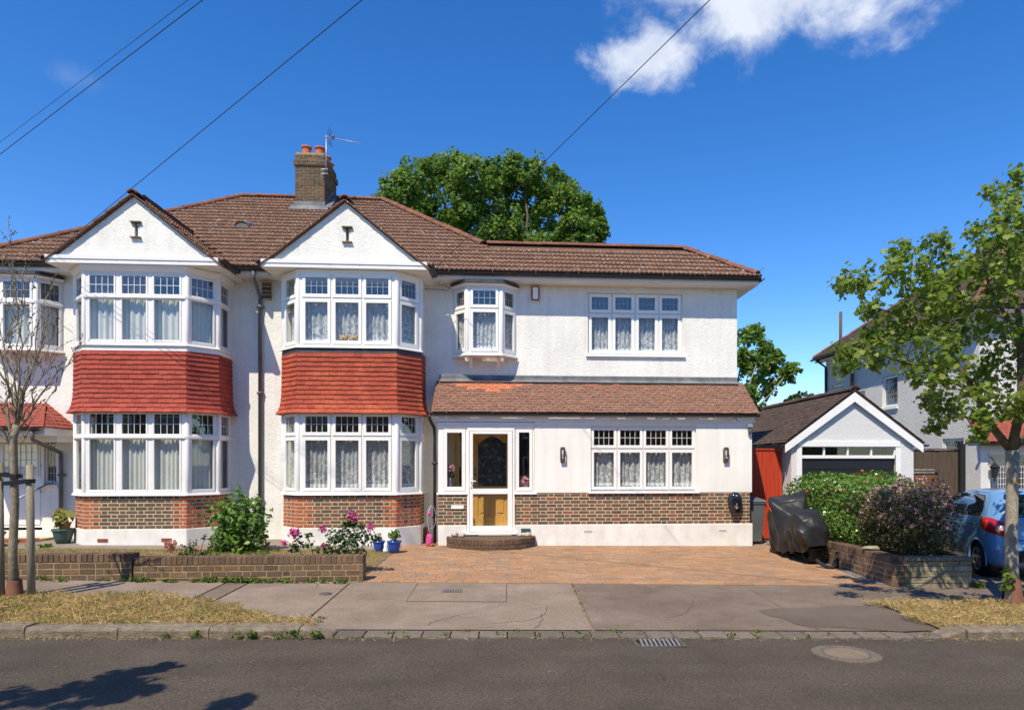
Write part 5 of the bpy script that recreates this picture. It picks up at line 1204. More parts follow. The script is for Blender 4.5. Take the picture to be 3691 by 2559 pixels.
# gardens and neighbour's drive
sheet_grid('lawn_soil', frange(-25, DX0 - .01, 1.2), [10.02, 11, 12, 13, 13.35], lambda x, y: gz(x, y) + .012, m_earth)
sheet_grid('path', frange(-25, DX0 - .01, 1.2), [13.34, 13.9, 14.5, 15.2], lambda x, y: gz(x, y) + .016, m_path)
sheet_grid('neighbour_drive', frange(7.3, 25, 1.5), frange(10.0, 16.9, 1.2), lambda x, y: gz(x, y) + .002, m_pave_mid)
sheet_grid('side_path', [5.3, 5.9, 6.6], frange(14.19, 15.5, .6), lambda x, y: gz(x, y) + .002, m_path)
sheet_grid('verge', frange(-25, -2.1, .56), frange(YP0 + .0, 9.0, .195), lambda x, y: gz(x, y) - .02 + (.045 if y < 8.95 - max(0, (x + 4.3) * .65) else 0) + .01 * mnoise.noise(Vector((x, y, 0))), m_earth)
sheet_grid('verge', frange(5.05, 25, .57), frange(YP0 + .0, 8.9, .18), lambda x, y: gz(x, y) - .02 + (.045 if y < 8.85 and x > 5.0 else 0) + .01 * mnoise.noise(Vector((x, y, 0))), m_earth)
# ------------------------------------------------------------------ boundary walls
def brick_wall(name, lab, x0, x1, y0, y1, ztop, zbot, mat, ch=.086, soldier=.112, ends=(False, True), back=False, axis='x', limit=300):
    """low wall with a brick-on-edge coping; axis 'x' runs along the street, 'y' away from it."""
    t = root(name, ((x0 + x1) / 2, (y0 + y1) / 2, zbot), lab, 'wall')
    mb = MB(); e = .004
    mb.box(x0 + e, x1 - e, y0 + e, y1 - e, zbot - .15, ztop - soldier - .004); mb.box(x0 + .012, x1 - .012, y0 + .01, y1 - .01, ztop - soldier - .004, ztop - .012); core = mb.build('mortar_core', [m_mortar_dk], t)
    its = []; faces = []
    if axis == 'x':
        faces.append((F2((x0, y0), (x1, y0)), 1))
        if ends[0]: faces.append((F2((x0, y1), (x0, y0)), .5))
        if ends[1]: faces.append((F2((x1, y0), (x1, y1)), .5))
    else:
        faces.append((F2((x0, y1), (x0, y0)), 1)); faces.append((F2((x0, y0), (x1, y0)), 1))
        if back: faces.append((F2((x1, y0), (x1, y1)), .3))
    zt = ztop - soldier - .008
    for F, vis in faces:
        c = 0
        while zt - (c + 1) * ch > zbot - .12:
            u = -R.choice((0, .06, .11)) if c % 2 else 0.0; k = c
            while u < F.L - .02:
                ln = .215 if (k % 3) else .1025
                a, b = max(0, u), min(F.L, u + ln)
                if b - a > .03: its.append(brick_at(mat, F, (a + b) / 2, zt - ch * (c + .5), b - a, ch - .013, 0, vis=vis))
                u += ln + .012; k += 1
            c += 1
    # coping bricks laid on edge right across the wall
    if axis == 'x': F = F2((x0, y0), (x1, y0)); th = y1 - y0
    else: F = F2((x0, y1), (x0, y0)); th = x1 - x0
    n = round(F.L / .0765)
    for i in range(n):
        its.append(brick_at(mat, F, (i + .5) * F.L / n, ztop - soldier / 2, F.L / n - .011, soldier, .003, th + .006, vis=1.3))
    pieces(core, 'brick', its, limit)
    return t
brick_wall('garden_wall', 'brown brick garden wall at left, the taller half', -12.5, -5.41, 10.0, 10.22, .447, gz(-8.5, 10) - .03, m_br_brown, ends=(False, True), limit=220)
brick_wall('garden_wall', 'brown brick garden wall in front of the rose bush, the lower half', -5.385, -2.13, 10.0, 10.22, .388, gz(-3.5, 10) - .06, m_br_brown, ends=(False, True), limit=220)
brick_wall('planter_wall', 'low brown brick wall running back beside the covered motorbike', 5.95, 6.18, 9.93, 12.2, .30, gz(6, 10) - .02, m_br_brown, ends=(False, False), axis='y', back=False, limit=240)
brick_wall('planter_wall', 'low brick wall stub beside the wheelie bin at the red gate', 5.95, 6.18, 12.21, 14.75, .40, gz(6, 12) - .02, m_br_brown, axis='y', limit=60)
sw = root('stone_wall', (6.75, 9.97, gz(6.7, 10)), 'pale lichened stone block wall with coping under the pink shrub', 'wall')
x0, x1, y0 = 6.19, 7.25, 9.945; zb, zt = gz(6.7, 10) - .06, .285
mb = MB(); mb.box(x0 + .01, x1 - .01, y0 + .012, y0 + .22, zb - .1, zt - .05); core = mb.build('mortar_core', [m_mortar_dk], sw)
F = F2((x0, y0), (x1, y0)); c = 0; z = zt - .058; its = []
while z > zb - .02:
    h = R.choice((.075, .085, .10)); u = 0
    while u < F.L - .01:
        ln = R.uniform(.16, .42); e = min(F.L, u + ln)
        if F.L - e < .1: e = F.L
        its.append(brick_at(m_stonewall, F, (u + e) / 2, z - h / 2, e - u - .009, h - .009, R.uniform(0, .012), .1)); u = e
    z -= h
Fe = F2((x1, y0), (x1, y0 + .22)); z = zt - .058
while z > zb - .02: its.append(brick_at(m_stonewall, Fe, .11, z - .045, .21, .082, 0, .1)); z -= .09
pieces(core, 'stone_block', its, 200)
for a, b in ((x0, x0 + .36), (x0 + .365, x0 + .72), (x0 + .725, x1 + .02)): m = MB(); m.box(a, b, y0 - .025, y0 + .24, zt - .055, zt); m.build('coping_stone', [m_kerb], sw, .012)
bd = root('planter_bed', (7.0, 11.5, 0), 'bare soil bed behind the low walls at right', 'bed'); m = MB(); m.prism([(6.17, 10.1, gz(6.2, 10) - .1), (7.26, 10.1, gz(6.2, 10) - .1), (7.35, 14.6, -.2), (6.17, 14.6, -.2)], (0, 0, .30)); m.build('soil', [m_earth], bd)
st = root('flat_stone', at(3240, 1990, 10.9), 'flat weathered stone lying on the low brick wall', 'stone'); p = at(3237, 1988, 10.6); m = MB(); m.blob((6.07, 10.75, .335), .12, 1.25, .8, .34, 4, .35, 8); m.build('rock', [m_stonewall], st)

# ------------------------------------------------------------------ stones, pots and small things by the house
def rockthing(lab, x, y, z, r, seed, sx=1, sz=.85):
    o = root('stone', (x, y, z), lab, 'stone'); m = MB(); m.blob((x, y, z + r * sz * .86), r, sx, .9, sz, seed, .35, 9); m.build('rock', [m_stone], o)
a = at(1624, 1925, 13.85); rockthing('larger pale flint at the left of the curved step', -1.10, 13.98, .215, .075, 1); rockthing('smaller pale flint on the left of the curved step', -.94, 13.97, .215, .062, 2)
rockthing('grey and white flint on the right of the step, left of three', .245, 13.97, .215, .05, 3); rockthing('dark grey flint on the right of the step, middle of three', .33, 14.0, .215, .055, 4); rockthing('cream flint on the right of the step, right of three', .43, 13.97, .215, .058, 5, 1.25)
o = root('meter_box', (.38, EY - .03, .25), 'small dark green box on the white plinth right of the door', 'box'); m = MB(); m.box(.28, .48, EY - .05, EY - .023, .30, .37); m.build('lid', [m_green_pot], o, .004)
# pink watering wand and bag by the drainpipe
o = root('hose_bag', (-1.62, 14.1, gz(-1.6, 14.1)), 'pink bag and coiled hose hanging at the drainpipe', 'hose')
m = MB(); m.blob((-1.63, 14.02, .13), .13, .55, .5, 1.15, 3, .4, 9); m.build('bag', [m_pink], o); m = MB(); m.tube([(-1.60, 14.16, .85), (-1.66, 14.12, .75), (-1.68, 14.10, .55), (-1.64, 14.08, .35), (-1.6, 14.05, .2)], .012, 6); m.tube([(-1.60 + .09 * math.cos(k), 14.18, .62 + .24 * math.sin(k)) for k in [i * .45 for i in range(15)]], .009, 6); m.build('hose', [m_galv], o); m = MB(); m.lathe([(.02, -.05), (.035, 0), (.02, .05)], (-1.64, 14.1, .70), 10); m.build('sprinkler', [m_pink], o); m = MB(); m.blob((-1.58, 13.98, .05), .05, 1, 1, .8, 2); m.build('nozzle', [m_alarm], o)
o = root('tile_stack', (-1.83, 14.9, 0), 'rusty roof tiles leaning in the corner by the bay', 'tiles')
for i in range(3): m = MB(); m.prism([(-1.80 + i * .03, 14.80, 0.02), (-1.78 + i * .03, 14.80, 0.02), (-1.84 + i * .03, 14.80, .33), (-1.86 + i * .03, 14.80, .33)], (0, .3, 0)); m.build('tile', [m_rust], o)
def pot_lathe(r, h): return [(r * .62, 0), (r * .78, h * .3), (r * .93, h * .7), (r * .95, h * .82), (r * 1.06, h * .86), (r * 1.08, h), (r * .9, h), (r * .88, h * .85), (0, h * .85)]
# ------------------------------------------------------------------ red side gate
gt = root('side_gate', (5.9, 15.3, -.08), 'red stained board gate and screen between the house and the garage', 'gate')
x = 5.33; i = 0
while x < 6.44:
    w_ = R.uniform(.088, .102); m = MB(); zt = 2.06 if x > 5.60 else 1.97; m.box(x, min(6.46, x + w_ - .006), 15.30 + R.uniform(0, .006), 15.33, -.02, zt + R.uniform(-.006, .004)); m.build('board', [m_redwood], gt, .004); x += w_
m = MB(); m.box(5.33, 6.46, 15.331, 15.38, 1.75, 1.85); m.box(5.33, 6.46, 15.331, 15.38, .3, .4); m.box(5.60, 5.66, 15.27, 15.299, -.02, 2.08); m.box(5.33, 6.46, 15.28, 15.34, 2.062, 2.10); m.build('frame', [m_redwood], gt, .005)
m = MB(); m.box(5.615, 5.632, 15.26, 15.269, 1.3, 1.45); m.build('hinge', [m_galv], gt)
# wheelie bin
bn = root('wheelie_bin', (5.46, 14.72, gz(5.5, 14.7)), 'grey wheelie bin tucked between the house and the red gate', 'bin', None, rad(8))
m = MB(); a, b = [(-.23, -.24), (.23, -.24), (.23, .24), (-.23, .24)], .98
m.hexa([(-.2, -.2, .06), (.2, -.2, .06), (.2, .2, .06), (-.2, .2, .06), (-.245, -.25, .93), (.245, -.25, .93), (.245, .25, .93), (-.245, .25, .93)]); m.box(-.26, .26, -.265, .265, .90, .95); m.build('body', [m_bin], bn, .015)
m = MB(); m.hexa([(-.27, -.28, .955), (.27, -.28, .955), (.27, .30, .955), (-.27, .30, .955), (-.25, -.22, 1.0), (.25, -.22, 1.0), (.25, .28, 1.06), (-.25, .28, 1.06)]); m.tube([(-.22, .33, 1.0), (.22, .33, 1.0)], .018, 8); m.build('lid', [m_bin], bn, .012)
for s in (-1, 1):
    m = MB(); m.lathe([(.04, -.025), (.095, -.025), (.10, 0), (.095, .025), (.04, .025)], (s * .25, .14, .10), 18, axis='x'); wh = m.build('wheel', [m_rubber], bn); m = MB(); m.lathe([(.03, -.03), (.03, .03)], (s * .25, .14, .10), 10, axis='x'); m.build('hub', [m_bin], wh)
m = MB(); m.tube([(-.25, .14, .10), (.25, .14, .10)], .012, 8); m.build('axle', [m_galv], bn)

# ------------------------------------------------------------------ covered motorbike (in its own space, +Y is the front)
mb_ = root('covered_motorbike', (5.60, 11.72, gz(5.5, 12)), 'motorbike under a black nylon cover on the block drive', 'motorbike', None, rad(-5)); mb_.rotation_euler = (0, rad(-7), rad(-5))
def wheel(parent, y, x, r, w, name='wheel', rim=m_carblack):
    m = MB(); pr = [(r * .68, -w * .42), (r * .86, -w * .5), (r * .97, -w * .34), (r, 0), (r * .97, w * .34), (r * .86, w * .5), (r * .68, w * .42)]
    m.lathe(pr + [pr[0]], (x, y, r), 36, axis='x', close=False); o = m.build(name, [m_rubber], parent); m = MB(); m.lathe([(r * .68, -w * .4), (r * .64, -w * .3), (r * .64, w * .3), (r * .68, w * .4)], (x, y, r), 28, axis='x', close=False); m.lathe([(.05, -w * .4), (.05, w * .4)], (x, y, r), 12, axis='x')
    for k in range(5): a = 2 * PI * k / 5; m.bar((x, y, r), (x, y + math.cos(a) * r * .66, r + math.sin(a) * r * .66), .03, .03)
    m.build('rim', [rim], o); return o
wheel(mb_, .30, 0, .29, .17); wheel(mb_, 1.58, 0, .29, .13)
m = MB(); m.bar((0, .3, .29), (0, 1.0, .36), .1, .14); m.bar((-.1, 1.5, .35), (-.1, 1.35, .8), .05, .05); m.box(-.14, .14, .75, 1.3, .2, .6); m.build('frame', [m_carblack], mb_)
m = MB(); m.tube([(-.12, .85, .25), (-.24, .80, .05), (-.26, .78, 0.0)], .016, 6); m.box(-.29, -.23, .74, .82, 0, .012); m.build('stand', [m_carblack], mb_); m = MB(); m.lathe([(.025, -.02), (.025, .02)], (-.27, .77, .03), 8, axis='x'); m.build('stand_foot', [m_galv], mb_)
# stations along the bike: y, half width at hem, half width at shoulder, shoulder z, top half width, top z, hem z
stn = [(-.10, .14, .20, .62, .08, .70, .38), (-.02, .19, .27, .70, .17, .86, .27), (.10, .21, .28, .70, .20, .95, .25), (.24, .22, .29, .70, .21, 1.0, .25), (.38, .24, .29, .68, .15, .96, .24), (.50, .27, .29, .66, .12, .88, .22), (.64, .30, .29, .62, .10, .80, .20), (.80, .32, .31, .66, .12, .88, .18), (.95, .33, .34, .74, .22, 1.02, .17), (1.08, .33, .36, .84, .34, 1.16, .17), (1.20, .34, .39, .95, .37, 1.25, .17), (1.32, .34, .38, .90, .32, 1.22, .16), (1.45, .34, .36, .80, .20, 1.10, .16), (1.60, .32, .31, .70, .12, .98, .17), (1.74, .27, .25, .60, .10, .84, .20), (1.86, .16, .17, .5, .06, .66, .26)]
def lerp_st(t):
    i = min(len(stn) - 2, int(t)); f = t - i; f2 = f * f * (3 - 2 * f) * .5 + f * .5
    return [a + (b - a) * f2 for a, b in zip(stn[i], stn[i + 1])]
NS, NK = 90, 56; vs = []; fs = []
for i in range(NS + 1):
    y, h0, h1, z1, h2, z2, z0 = lerp_st(i / NS * (len(stn) - 1))
    ctrl = [(-h0, z0), (-(h0 + h1) / 2 - .01, (z0 + z1) / 2), (-h1, z1), (-h2, z2 - .015), (0, z2 + .015 * (h2 < .3) - .03 * (h2 > .3)), (h2, z2 + (.03 if h2 > .3 else -.015)), (h1, z1), ((h0 + h1) / 2 + .01, (z0 + z1) / 2), (h0, z0)]
    for k in range(NK + 1):
        t = k / NK * (len(ctrl) - 1); j = min(len(ctrl) - 2, int(t)); f = t - j
        cp = lambda n_: Vector((*ctrl[max(0, min(len(ctrl) - 1, n_))], 0))
        p0, p1, p2, p3 = cp(j - 1), cp(j), cp(j + 1), cp(j + 2)
        q_ = p1 * (1 - f) + p2 * f; cr_ = .5 * ((2 * p1) + (p2 - p0) * f + (2 * p0 - 5 * p1 + 4 * p2 - p3) * f * f + (3 * p1 - p0 - 3 * p2 + p3) * f ** 3); q_ = q_ * .8 + cr_ * .2
        sd = abs(k / NK - .5) * 2; s1 = math.sin(y * 26 + 5 * sd + (k < NK / 2) * 2.1 + 2.0 * math.sin(y * 5)) ; s2 = math.sin(y * 11 - 9 * sd + 1.3 * (k > NK / 2)); s3 = 1 - abs(math.sin(y * 9 + 4.2 * sd + (k < NK / 2) * 1.1)) * 2; fold = .016 * s1 * sd ** 1.3 + .016 * s2 * (sd ** .7) + .020 * s3 * sd ** .5
        fold += .014 * mnoise.noise(Vector((q_.x * 5, y * 5, q_.y * 5))) + .02 * (1 - 2 * abs(mnoise.noise(Vector((q_.x * 3 + q_.y * 2.5, y * 3.5 - q_.y * 2, 7)))))
        d = Vector((q_.x, q_.y - .55)); d = d.normalized() if d.length > .05 else Vector((0, 1))
        vs.append((q_.x + d.x * fold, y + .015 * math.sin(q_.y * 14 + q_.x * 9) , q_.y + d.y * fold * .6))
n = NK + 1
fs = [(i * n + k, (i + 1) * n + k, (i + 1) * n + k + 1, i * n + k + 1) for i in range(NS) for k in range(NK)]
fs.append(tuple(range(n))); fs.append(tuple(NS * n + k for k in range(n))[::-1])
cv = link('cover', ob_mesh('cover', vs, fs, m_cover, smooth=True), mb_); sm = cv.modifiers.new('s', 'SUBSURF'); sm.levels = 1; sm.render_levels = 1
m = MB(); m.lathe([(.012, -.15), (.012, .15)], (0, -.02, .31), 8, axis='x'); m.build('hem_cord', [m_carblack], mb_)
m = MB(); m.bar((-.395, 1.12, 1.04), (-.39, 1.05, .96), .012, .02); m.build('logo', [m_alarm], mb_)
lk = root('chain_lock', (5.62, 11.45, gz(5.6, 11.4)), 'black sleeved chain lock on the ground by the bike wheel', 'lock')
z0 = gz(5.6, 11.4) + .03; m = MB(); pts = [(5.50, 11.55, z0 + .12), (5.58, 11.46, z0 + .04), (5.68, 11.40, z0), (5.80, 11.42, z0 + .02), (5.87, 11.5, z0 + .12), (5.89, 11.56, z0 + .25), (5.86, 11.5, z0 + .14), (5.78, 11.46, z0 + .03)]
m.tube(pts, .035, 8); m.build('sleeve', [m_rubber], lk); m = MB()
for i in range(4): m.tube([(5.53 + i * .035 + .018 * math.cos(a), 11.50 - i * .03, z0 + .09 - i * .022 + .018 * math.sin(a)) for a in [j * PI / 4 for j in range(9)]], .006, 5)
m.build('chain', [m_chrome], lk)

# ------------------------------------------------------------------ neighbour's garage
gr = root('garage', (8.02, 15.0, -.1), 'white gabled garage with brown tiled roof behind the hedge', 'garage')
GX0, GX1, GYF, GYB, GZE, GZR = 6.55, 9.50, 15.0, 20.2, 2.22, 3.44; gx = 8.025
op = (6.76, 9.10, -.2, 2.13)
mb = MB(); wall_holes(mb, GX0, GX1, -.25, 2.14, GYF, GYF + .2, [op]); mb.box(GX0, GX0 + .15, GYF + .201, GYB, -.25, 2.2); mb.box(GX1 - .15, GX1, GYF + .201, GYB, -.25, 2.2); mb.box(GX0, GX1, GYB - .15, GYB + .001, -.25, 2.2)
mb.add([(GX0, GYF, 2.141), (GX1, GYF, 2.141), (GX1, GYF, 2.3), (gx, GYF, GZR - .06), (GX0, GYF, 2.3)], [(0, 1, 2, 3, 4)]); mb.build('wall', [m_stucco_grey], gr)
m = MB(); m.box(6.70, 9.16, GYF - .03, GYF - .002, 2.14, 2.27); m.box(6.68, 6.80, GYF - .02, GYF - .003, -.2, 2.139); m.box(9.06, 9.18, GYF - .02, GYF - .003, -.2, 2.139); m.box(6.80, 9.06, GYF + .02, GYF + .08, 1.865, 1.94)
for i in range(5): x = 6.78 + i * .57; m.box(x - .02, x + .02, GYF + .02, GYF + .08, 1.941, 2.13)
m.build('door_frame', [m_wood_white], gr, .005)
for i in range(4): m = MB(); x = 6.80 + i * .57; m.box(x, x + .53, GYF + .05, GYF + .056, 1.945, 2.125); m.build('pane', [m_glass_low], gr)
m = MB(); m.box(6.7, 9.2, GYF + .6, GYF + .62, 1.8, 2.3); m.build('room_backing', [m_room_shade], gr)
m = MB()
for i in range(8): m.box(6.80, 9.06, GYF + .05 + .008 * (i % 2), GYF + .09, -.2 + i * .258, .05 + i * .258)
m.build('garage_door', [m_carblack], gr, .01)
sl = (GZR - GZE) / (gx - 6.37)
for s in (-1, 1):
    m = MB(); D = Vector((s, 0, -sl)).normalized(); U = Vector((s * sl, 0, 1)).normalized(); a = Vector((gx, GYF - .1, GZR - .02)); b = a + D * 2.06
    m.prism([a, b, b - Vector((0, 0, .20)), a - Vector((0, 0, .24))], (0, .03, 0)); m.build('barge_board', [m_wood_white], gr, .004)
rb = MB()
for s in (-1, 1): sheet(rb, [(gx, GYF - .1, GZR), (gx, GYB + .1, GZR), (gx + s * 1.66, GYB + .1, GZE), (gx + s * 1.66, GYF - .1, GZE)], .04 + .001 * s)
rf = rb.build('roof', [m_garagetile], gr); bl2 = math.hypot(1.66, GZR - GZE)
tile_field(rf, 'plain_tile', (gx - 1.69, GYB + .1, GZE), (0, -1, 0), (1.66, 0, GZR - GZE), flat_tile(.165, .2), .165, .108, int(bl2 / .108), lambda b: (0, GYB - GYF + .22), m_garagetile, stagger=True, limit=200, jit=.006)
tile_field(rf, 'plain_tile', (gx + 1.69, GYF - .12, GZE), (0, 1, 0), (-1.66, 0, GZR - GZE), flat_tile(.165, .2), .165, .108, int(bl2 / .108), lambda b: (0, .6), m_garagetile, stagger=True, limit=0, jit=.006)
ridge_run(rf, (gx, GYF - .13, GZR + .01), (gx, GYB + .1, GZR + .01), r=.12, mat=m_garagetile); gutter(gr, [(gx - 1.74, GYF - .1, GZE - .03), (gx - 1.74, GYB, GZE - .03)], r=.05); gutter(gr, [(gx + 1.74, GYF - .12, GZE - .03), (gx + 1.74, GYB, GZE - .03)], r=.05)

# ------------------------------------------------------------------ board fence and neighbour's house at right
fn = root('board_fence', (10.7, 16.6, -.1), 'dark weathered board fence with a brown gate right of the garage', 'fence')
x = 9.52
while x < 11.72:
    w_ = R.uniform(.09, .12); gate = 9.95 < x < 11.05; m = MB(); m.box(x, x + w_ - .005, 16.6 + R.uniform(0, .015), 16.63, 1.60 if gate else -.2, 2.10 + R.uniform(-.01, .01)); m.build('board', [m_fence], fn)
    if gate: m = MB(); m.box(x, x + w_ - .006, 16.61, 16.635, -.15, 1.5); m.build('gate_board', [m_fence_br], fn)
    x += w_
m = MB(); m.box(9.93, 11.17, 16.57, 16.60, 1.52, 1.58); m.box(9.5, 11.75, 16.57, 16.66, 2.112, 2.14); m.build('rail', [m_fence], fn)
m = MB(); m.box(11.72, 11.86, 16.5, 16.64, -.2, 2.25); m.build('post', [m_carblack], fn)

NH = root('detached_house', (14, 17, -.2), 'white pebbledashed house with brown hipped roof behind the leafy street tree', 'house')
NX, NYF, NYB, NZ = 12.45, 16.8, 25.3, 5.75
holes = [(4.61, 3.57, 21.37, 20.5), (4.75, 3.35, 24.85, 24.0), (4.3, 3.3, 22.9, 22.45), (2.45, 1.7, 18.3, 17.4)]
mb = MB()
ys = sorted({NYF, NYB, *[h[2] for h in holes], *[h[3] for h in holes]}); zs = sorted({-.3, NZ, *[h[0] for h in holes], *[h[1] for h in holes]})
for a, b in zip(ys[:-1], ys[1:]):
    for c, d in zip(zs[:-1], zs[1:]):
        if any(h[3] < (a + b) / 2 < h[2] and h[1] < (c + d) / 2 < h[0] for h in holes): continue
        mb.box(NX, NX + .25, a, b, c, d)
mb.box(NX + .251, 22, NYF, NYF + .25, -.3, NZ); mb.box(NX + .251, 22, NYB - .25, NYB, -.3, NZ); mb.build('wall', [m_stucco_side], NH)
for i, (z1, z0, ya, yb) in enumerate(holes):
    W = Win(m_pvc); F = F2((NX + .06, ya), (NX + .06, yb)); W.facet(F, z0, z1, [(.02, F.L - .02)], None if i else None, sb=.05, nb=(6, 5) if i in (0, 3) else (1, 1), bars=m_leadbar, barw=.014, head=.02); o = W.build(NH, 'window'); m = MB(); m.box(NX - .06, NX + .1, yb - .04, ya + .04, z0 - .06, z0 - .003); m.build('sill', [m_pvc], o); m = MB(); m.box(NX + .5, NX + .52, yb - .2, ya + .2, z0 - .2, z1 + .2); m.build('room_backing', [m_room_shade], o)
e0x, e0y, e1y, ez_, apx, apy0, apy1, apz = 12.08, 16.4, 25.7, 5.88, 16.5, 20.85, 21.3, 9.2
rb = MB(); sheet(rb, [(e0x, e1y, ez_), (e0x, e0y, ez_), (apx, apy0, apz), (apx, apy1, apz)]); sheet(rb, [(e0x, e0y, ez_), (22, e0y, ez_), (20, apy0, apz), (apx, apy0, apz)], .048); sheet(rb, [(22, e1y, ez_), (e0x, e1y, ez_), (apx, apy1, apz), (20, apy1, apz)], .046); sheet(rb, [(22, e0y, ez_), (22, e1y, ez_), (20, apy1, apz), (20, apy0, apz)], .044)
rf = rb.build('roof', [m_garagetile], NH); bl3 = math.hypot(apx - e0x, apz - ez_)
tile_field(rf, 'plain_tile', (e0x - .03, e1y, ez_), (0, -1, 0), (apx - e0x, 0, apz - ez_), flat_tile(.30, .28, .02), .30, .17, int(bl3 / .17), lambda b: ((e1y - apy1) * b / bl3, (e1y - e0y) - (apy0 - e0y) * b / bl3), m_garagetile, stagger=True, limit=150, jit=.008)
bl4 = math.hypot(apy0 - e0y, apz - ez_)
tile_field(rf, 'plain_tile', (e0x, e0y - .03, ez_), (1, 0, 0), (0, apy0 - e0y, apz - ez_), flat_tile(.30, .28, .02), .30, .17, int(bl4 / .17), lambda b: ((apx - e0x) * b / bl4, 4.5), m_garagetile, stagger=True, limit=0, jit=.008)
ridge_run(rf, (e0x + .05, e1y - .05, ez_ + .03), (apx, apy1, apz + .03), r=.13); ridge_run(rf, (e0x + .05, e0y + .05, ez_ + .03), (apx, apy0, apz + .03), r=.13)
m = MB(); m.box(e0x + .08, NX, e0y + .05, e1y, 5.73, 5.77); m.box(NX, 22, e0y + .05, NYF, 5.731, 5.77); m.build('soffit', [m_fascia], NH); gutter(NH, [(e0x - .04, e0y, 5.84), (e0x - .04, e1y, 5.84)]); gutter(NH, [(e0x, e0y - .04, 5.84), (22, e0y - .04, 5.84)])
pipe(NH, [(e0x - .02, e1y - .35, 5.8), (NX - .06, NYB - .1, 5.5), (NX - .06, NYB - .1, 0)], .05, m_black); pipe(NH, [(NX - .07, 23.2, 0), (NX - .07, 23.2, 5.6), (e0x - .12, 23.2, 5.8), (e0x - .12, 23.2, 7.2)], .055, m_pole, name='soil_pipe')
# its front porch with red tiled lean-to
px0, px1, py = 11.86, 15.5, 15.95
mb = MB(); wall_holes(mb, px0, px1, -.3, 2.2, py, py + .2, [(12.06, 13.2, 1.0, 2.05)]); mb.box(px0, px0 + .2, py + .201, NYF, -.3, 2.2); mb.build('porch_wall', [m_stucco_grey], NH)
W = Win(m_wood_white); F = F2((12.06, py + .05), (13.2, py + .05)); W.facet(F, 1.0, 2.05, [(.05, .55), (.60, 1.10)], None, sb=.03, nb=(6, 6), bars=m_leadbar_w, barw=.012, head=.04); o = W.build(NH, 'porch_window', 'leaded porch window behind the hanging lantern'); m = MB(); m.box(12.0, 13.3, py + .5, py + .52, .8, 2.2); m.build('room_backing', [m_cream], o)
ln = root('porch_lantern', (12.3, py - .12, 1.5), 'black hanging lantern at the leaded porch window', 'lantern'); p = at(3585, 1700, py - .12)
m = MB(); m.lathe([(.0, .30), (.02, .22), (.13, .12), (.12, .10)], (p.x, p.y, p.z), 6, sm=False); m.lathe([(.10, .10), (.07, -.14), (.02, -.17), (.02, -.22), (.0, -.26)], (p.x, p.y, p.z), 6, sm=False); m.build('lamp_body', [m_black], ln); m = MB(); m.bar((p.x, p.y, p.z + .28), (p.x, p.y + .17, p.z + .38), .02, .02); m.build('bracket', [m_black], ln)
rb = MB(); sheet(rb, [(px0 - .15, py - .2, 2.28), (px1, py - .2, 2.28), (px1, NYF, 2.95), (px0 + .25, NYF, 2.95)], .04); rb.build('porch_roof', [m_porch_red], NH); rf = NH
tile_field(NH.children[-1] if NH.children else NH, 'porch_tile', (px0 - .15, py - .22, 2.29), (1, 0, 0), (0, NYF - py + .2, .67), flat_tile(.165, .2), .165, .11, 10, lambda b: (.4 * b / 1.24, 3.6), m_porch_red, stagger=True, limit=40)
gutter(NH, [(px0 - .2, py - .24, 2.25), (px1, py - .24, 2.25)], r=.05)

# ------------------------------------------------------------------ blue hatchback (own space: +Y front, origin under the rear bumper centre)
CARX, CARY = 8.74, 10.25
car = root('parked_car', (CARX, CARY, gz(8.4, 11) + .004), 'light blue small hatchback parked nose-in behind the tree trunk', 'car', None, rad(-15))
LV = [(.19, .72, .16, 3.40), (.24, .77, .07, 3.5), (.32, .79, .02, 3.55), (.44, .80, 0, 3.57), (.56, .80, .005, 3.57), (.66, .797, .03, 3.53), (.76, .793, .05, 3.45), (.86, .785, .065, 3.25), (.93, .772, .08, 3.0), (.98, .758, .10, 2.75), (1.04, .74, .13, 2.62), (1.14, .707, .18, 2.44), (1.24, .672, .235, 2.26), (1.32, .64, .285, 2.10), (1.385, .605, .335, 1.95), (1.425, .56, .39, 1.82), (1.455, .49, .48, 1.66), (1.475, .37, .62, 1.5), (1.485, .2, .8, 1.3)]
def lev(z):
    for a, b in zip(LV[:-1], LV[1:]):
        if z <= b[0]: f = (z - a[0]) / (b[0] - a[0]); return [p + (q_ - p) * f for p, q_ in zip(a, b)][1:]
    return LV[-1][1:]
NSIDE, NCOR, NEND = 60, 8, 10
def ring(z):
    w_, l0, l1 = lev(z); r0 = min(.30, w_ * .5); r1 = min(.45, w_ * .6); P = []
    for i in range(NSIDE + 1): P.append((-w_, l1 - r1 - (l1 - r1 - l0 - r0) * i / NSIDE))
    for i in range(1, NCOR + 1): a = PI / 2 * i / NCOR; P.append((-w_ + r0 - r0 * math.cos(a), l0 + r0 - r0 * math.sin(a) * (1.0)))
    for i in range(1, NEND): P.append((-w_ + r0 + (2 * w_ - 2 * r0) * i / NEND, l0 - .015 * math.sin(PI * i / NEND)))
    for i in range(NCOR + 1): a = PI / 2 * i / NCOR; P.append((w_ - r0 + r0 * math.sin(a), l0 + r0 - r0 * math.cos(a)))
    for i in range(1, NSIDE + 1): P.append((w_, l0 + r0 + (l1 - r1 - l0 - r0) * i / NSIDE))
    for i in range(1, NCOR + 1): a = PI / 2 * i / NCOR; P.append((w_ - r1 + r1 * math.cos(a), l1 - r1 + r1 * math.sin(a)))
    for i in range(1, NEND): P.append((w_ - r1 - (2 * w_ - 2 * r1) * i / NEND, l1 + .03 * math.sin(PI * i / NEND)))
    for i in range(NCOR): a = PI / 2 * i / NCOR; P.append((-w_ + r1 - r1 * math.sin(a), l1 - r1 + r1 * math.cos(a)))
    return P
WR = [(-.8, .575), (-.8, 2.96)]
zs = []
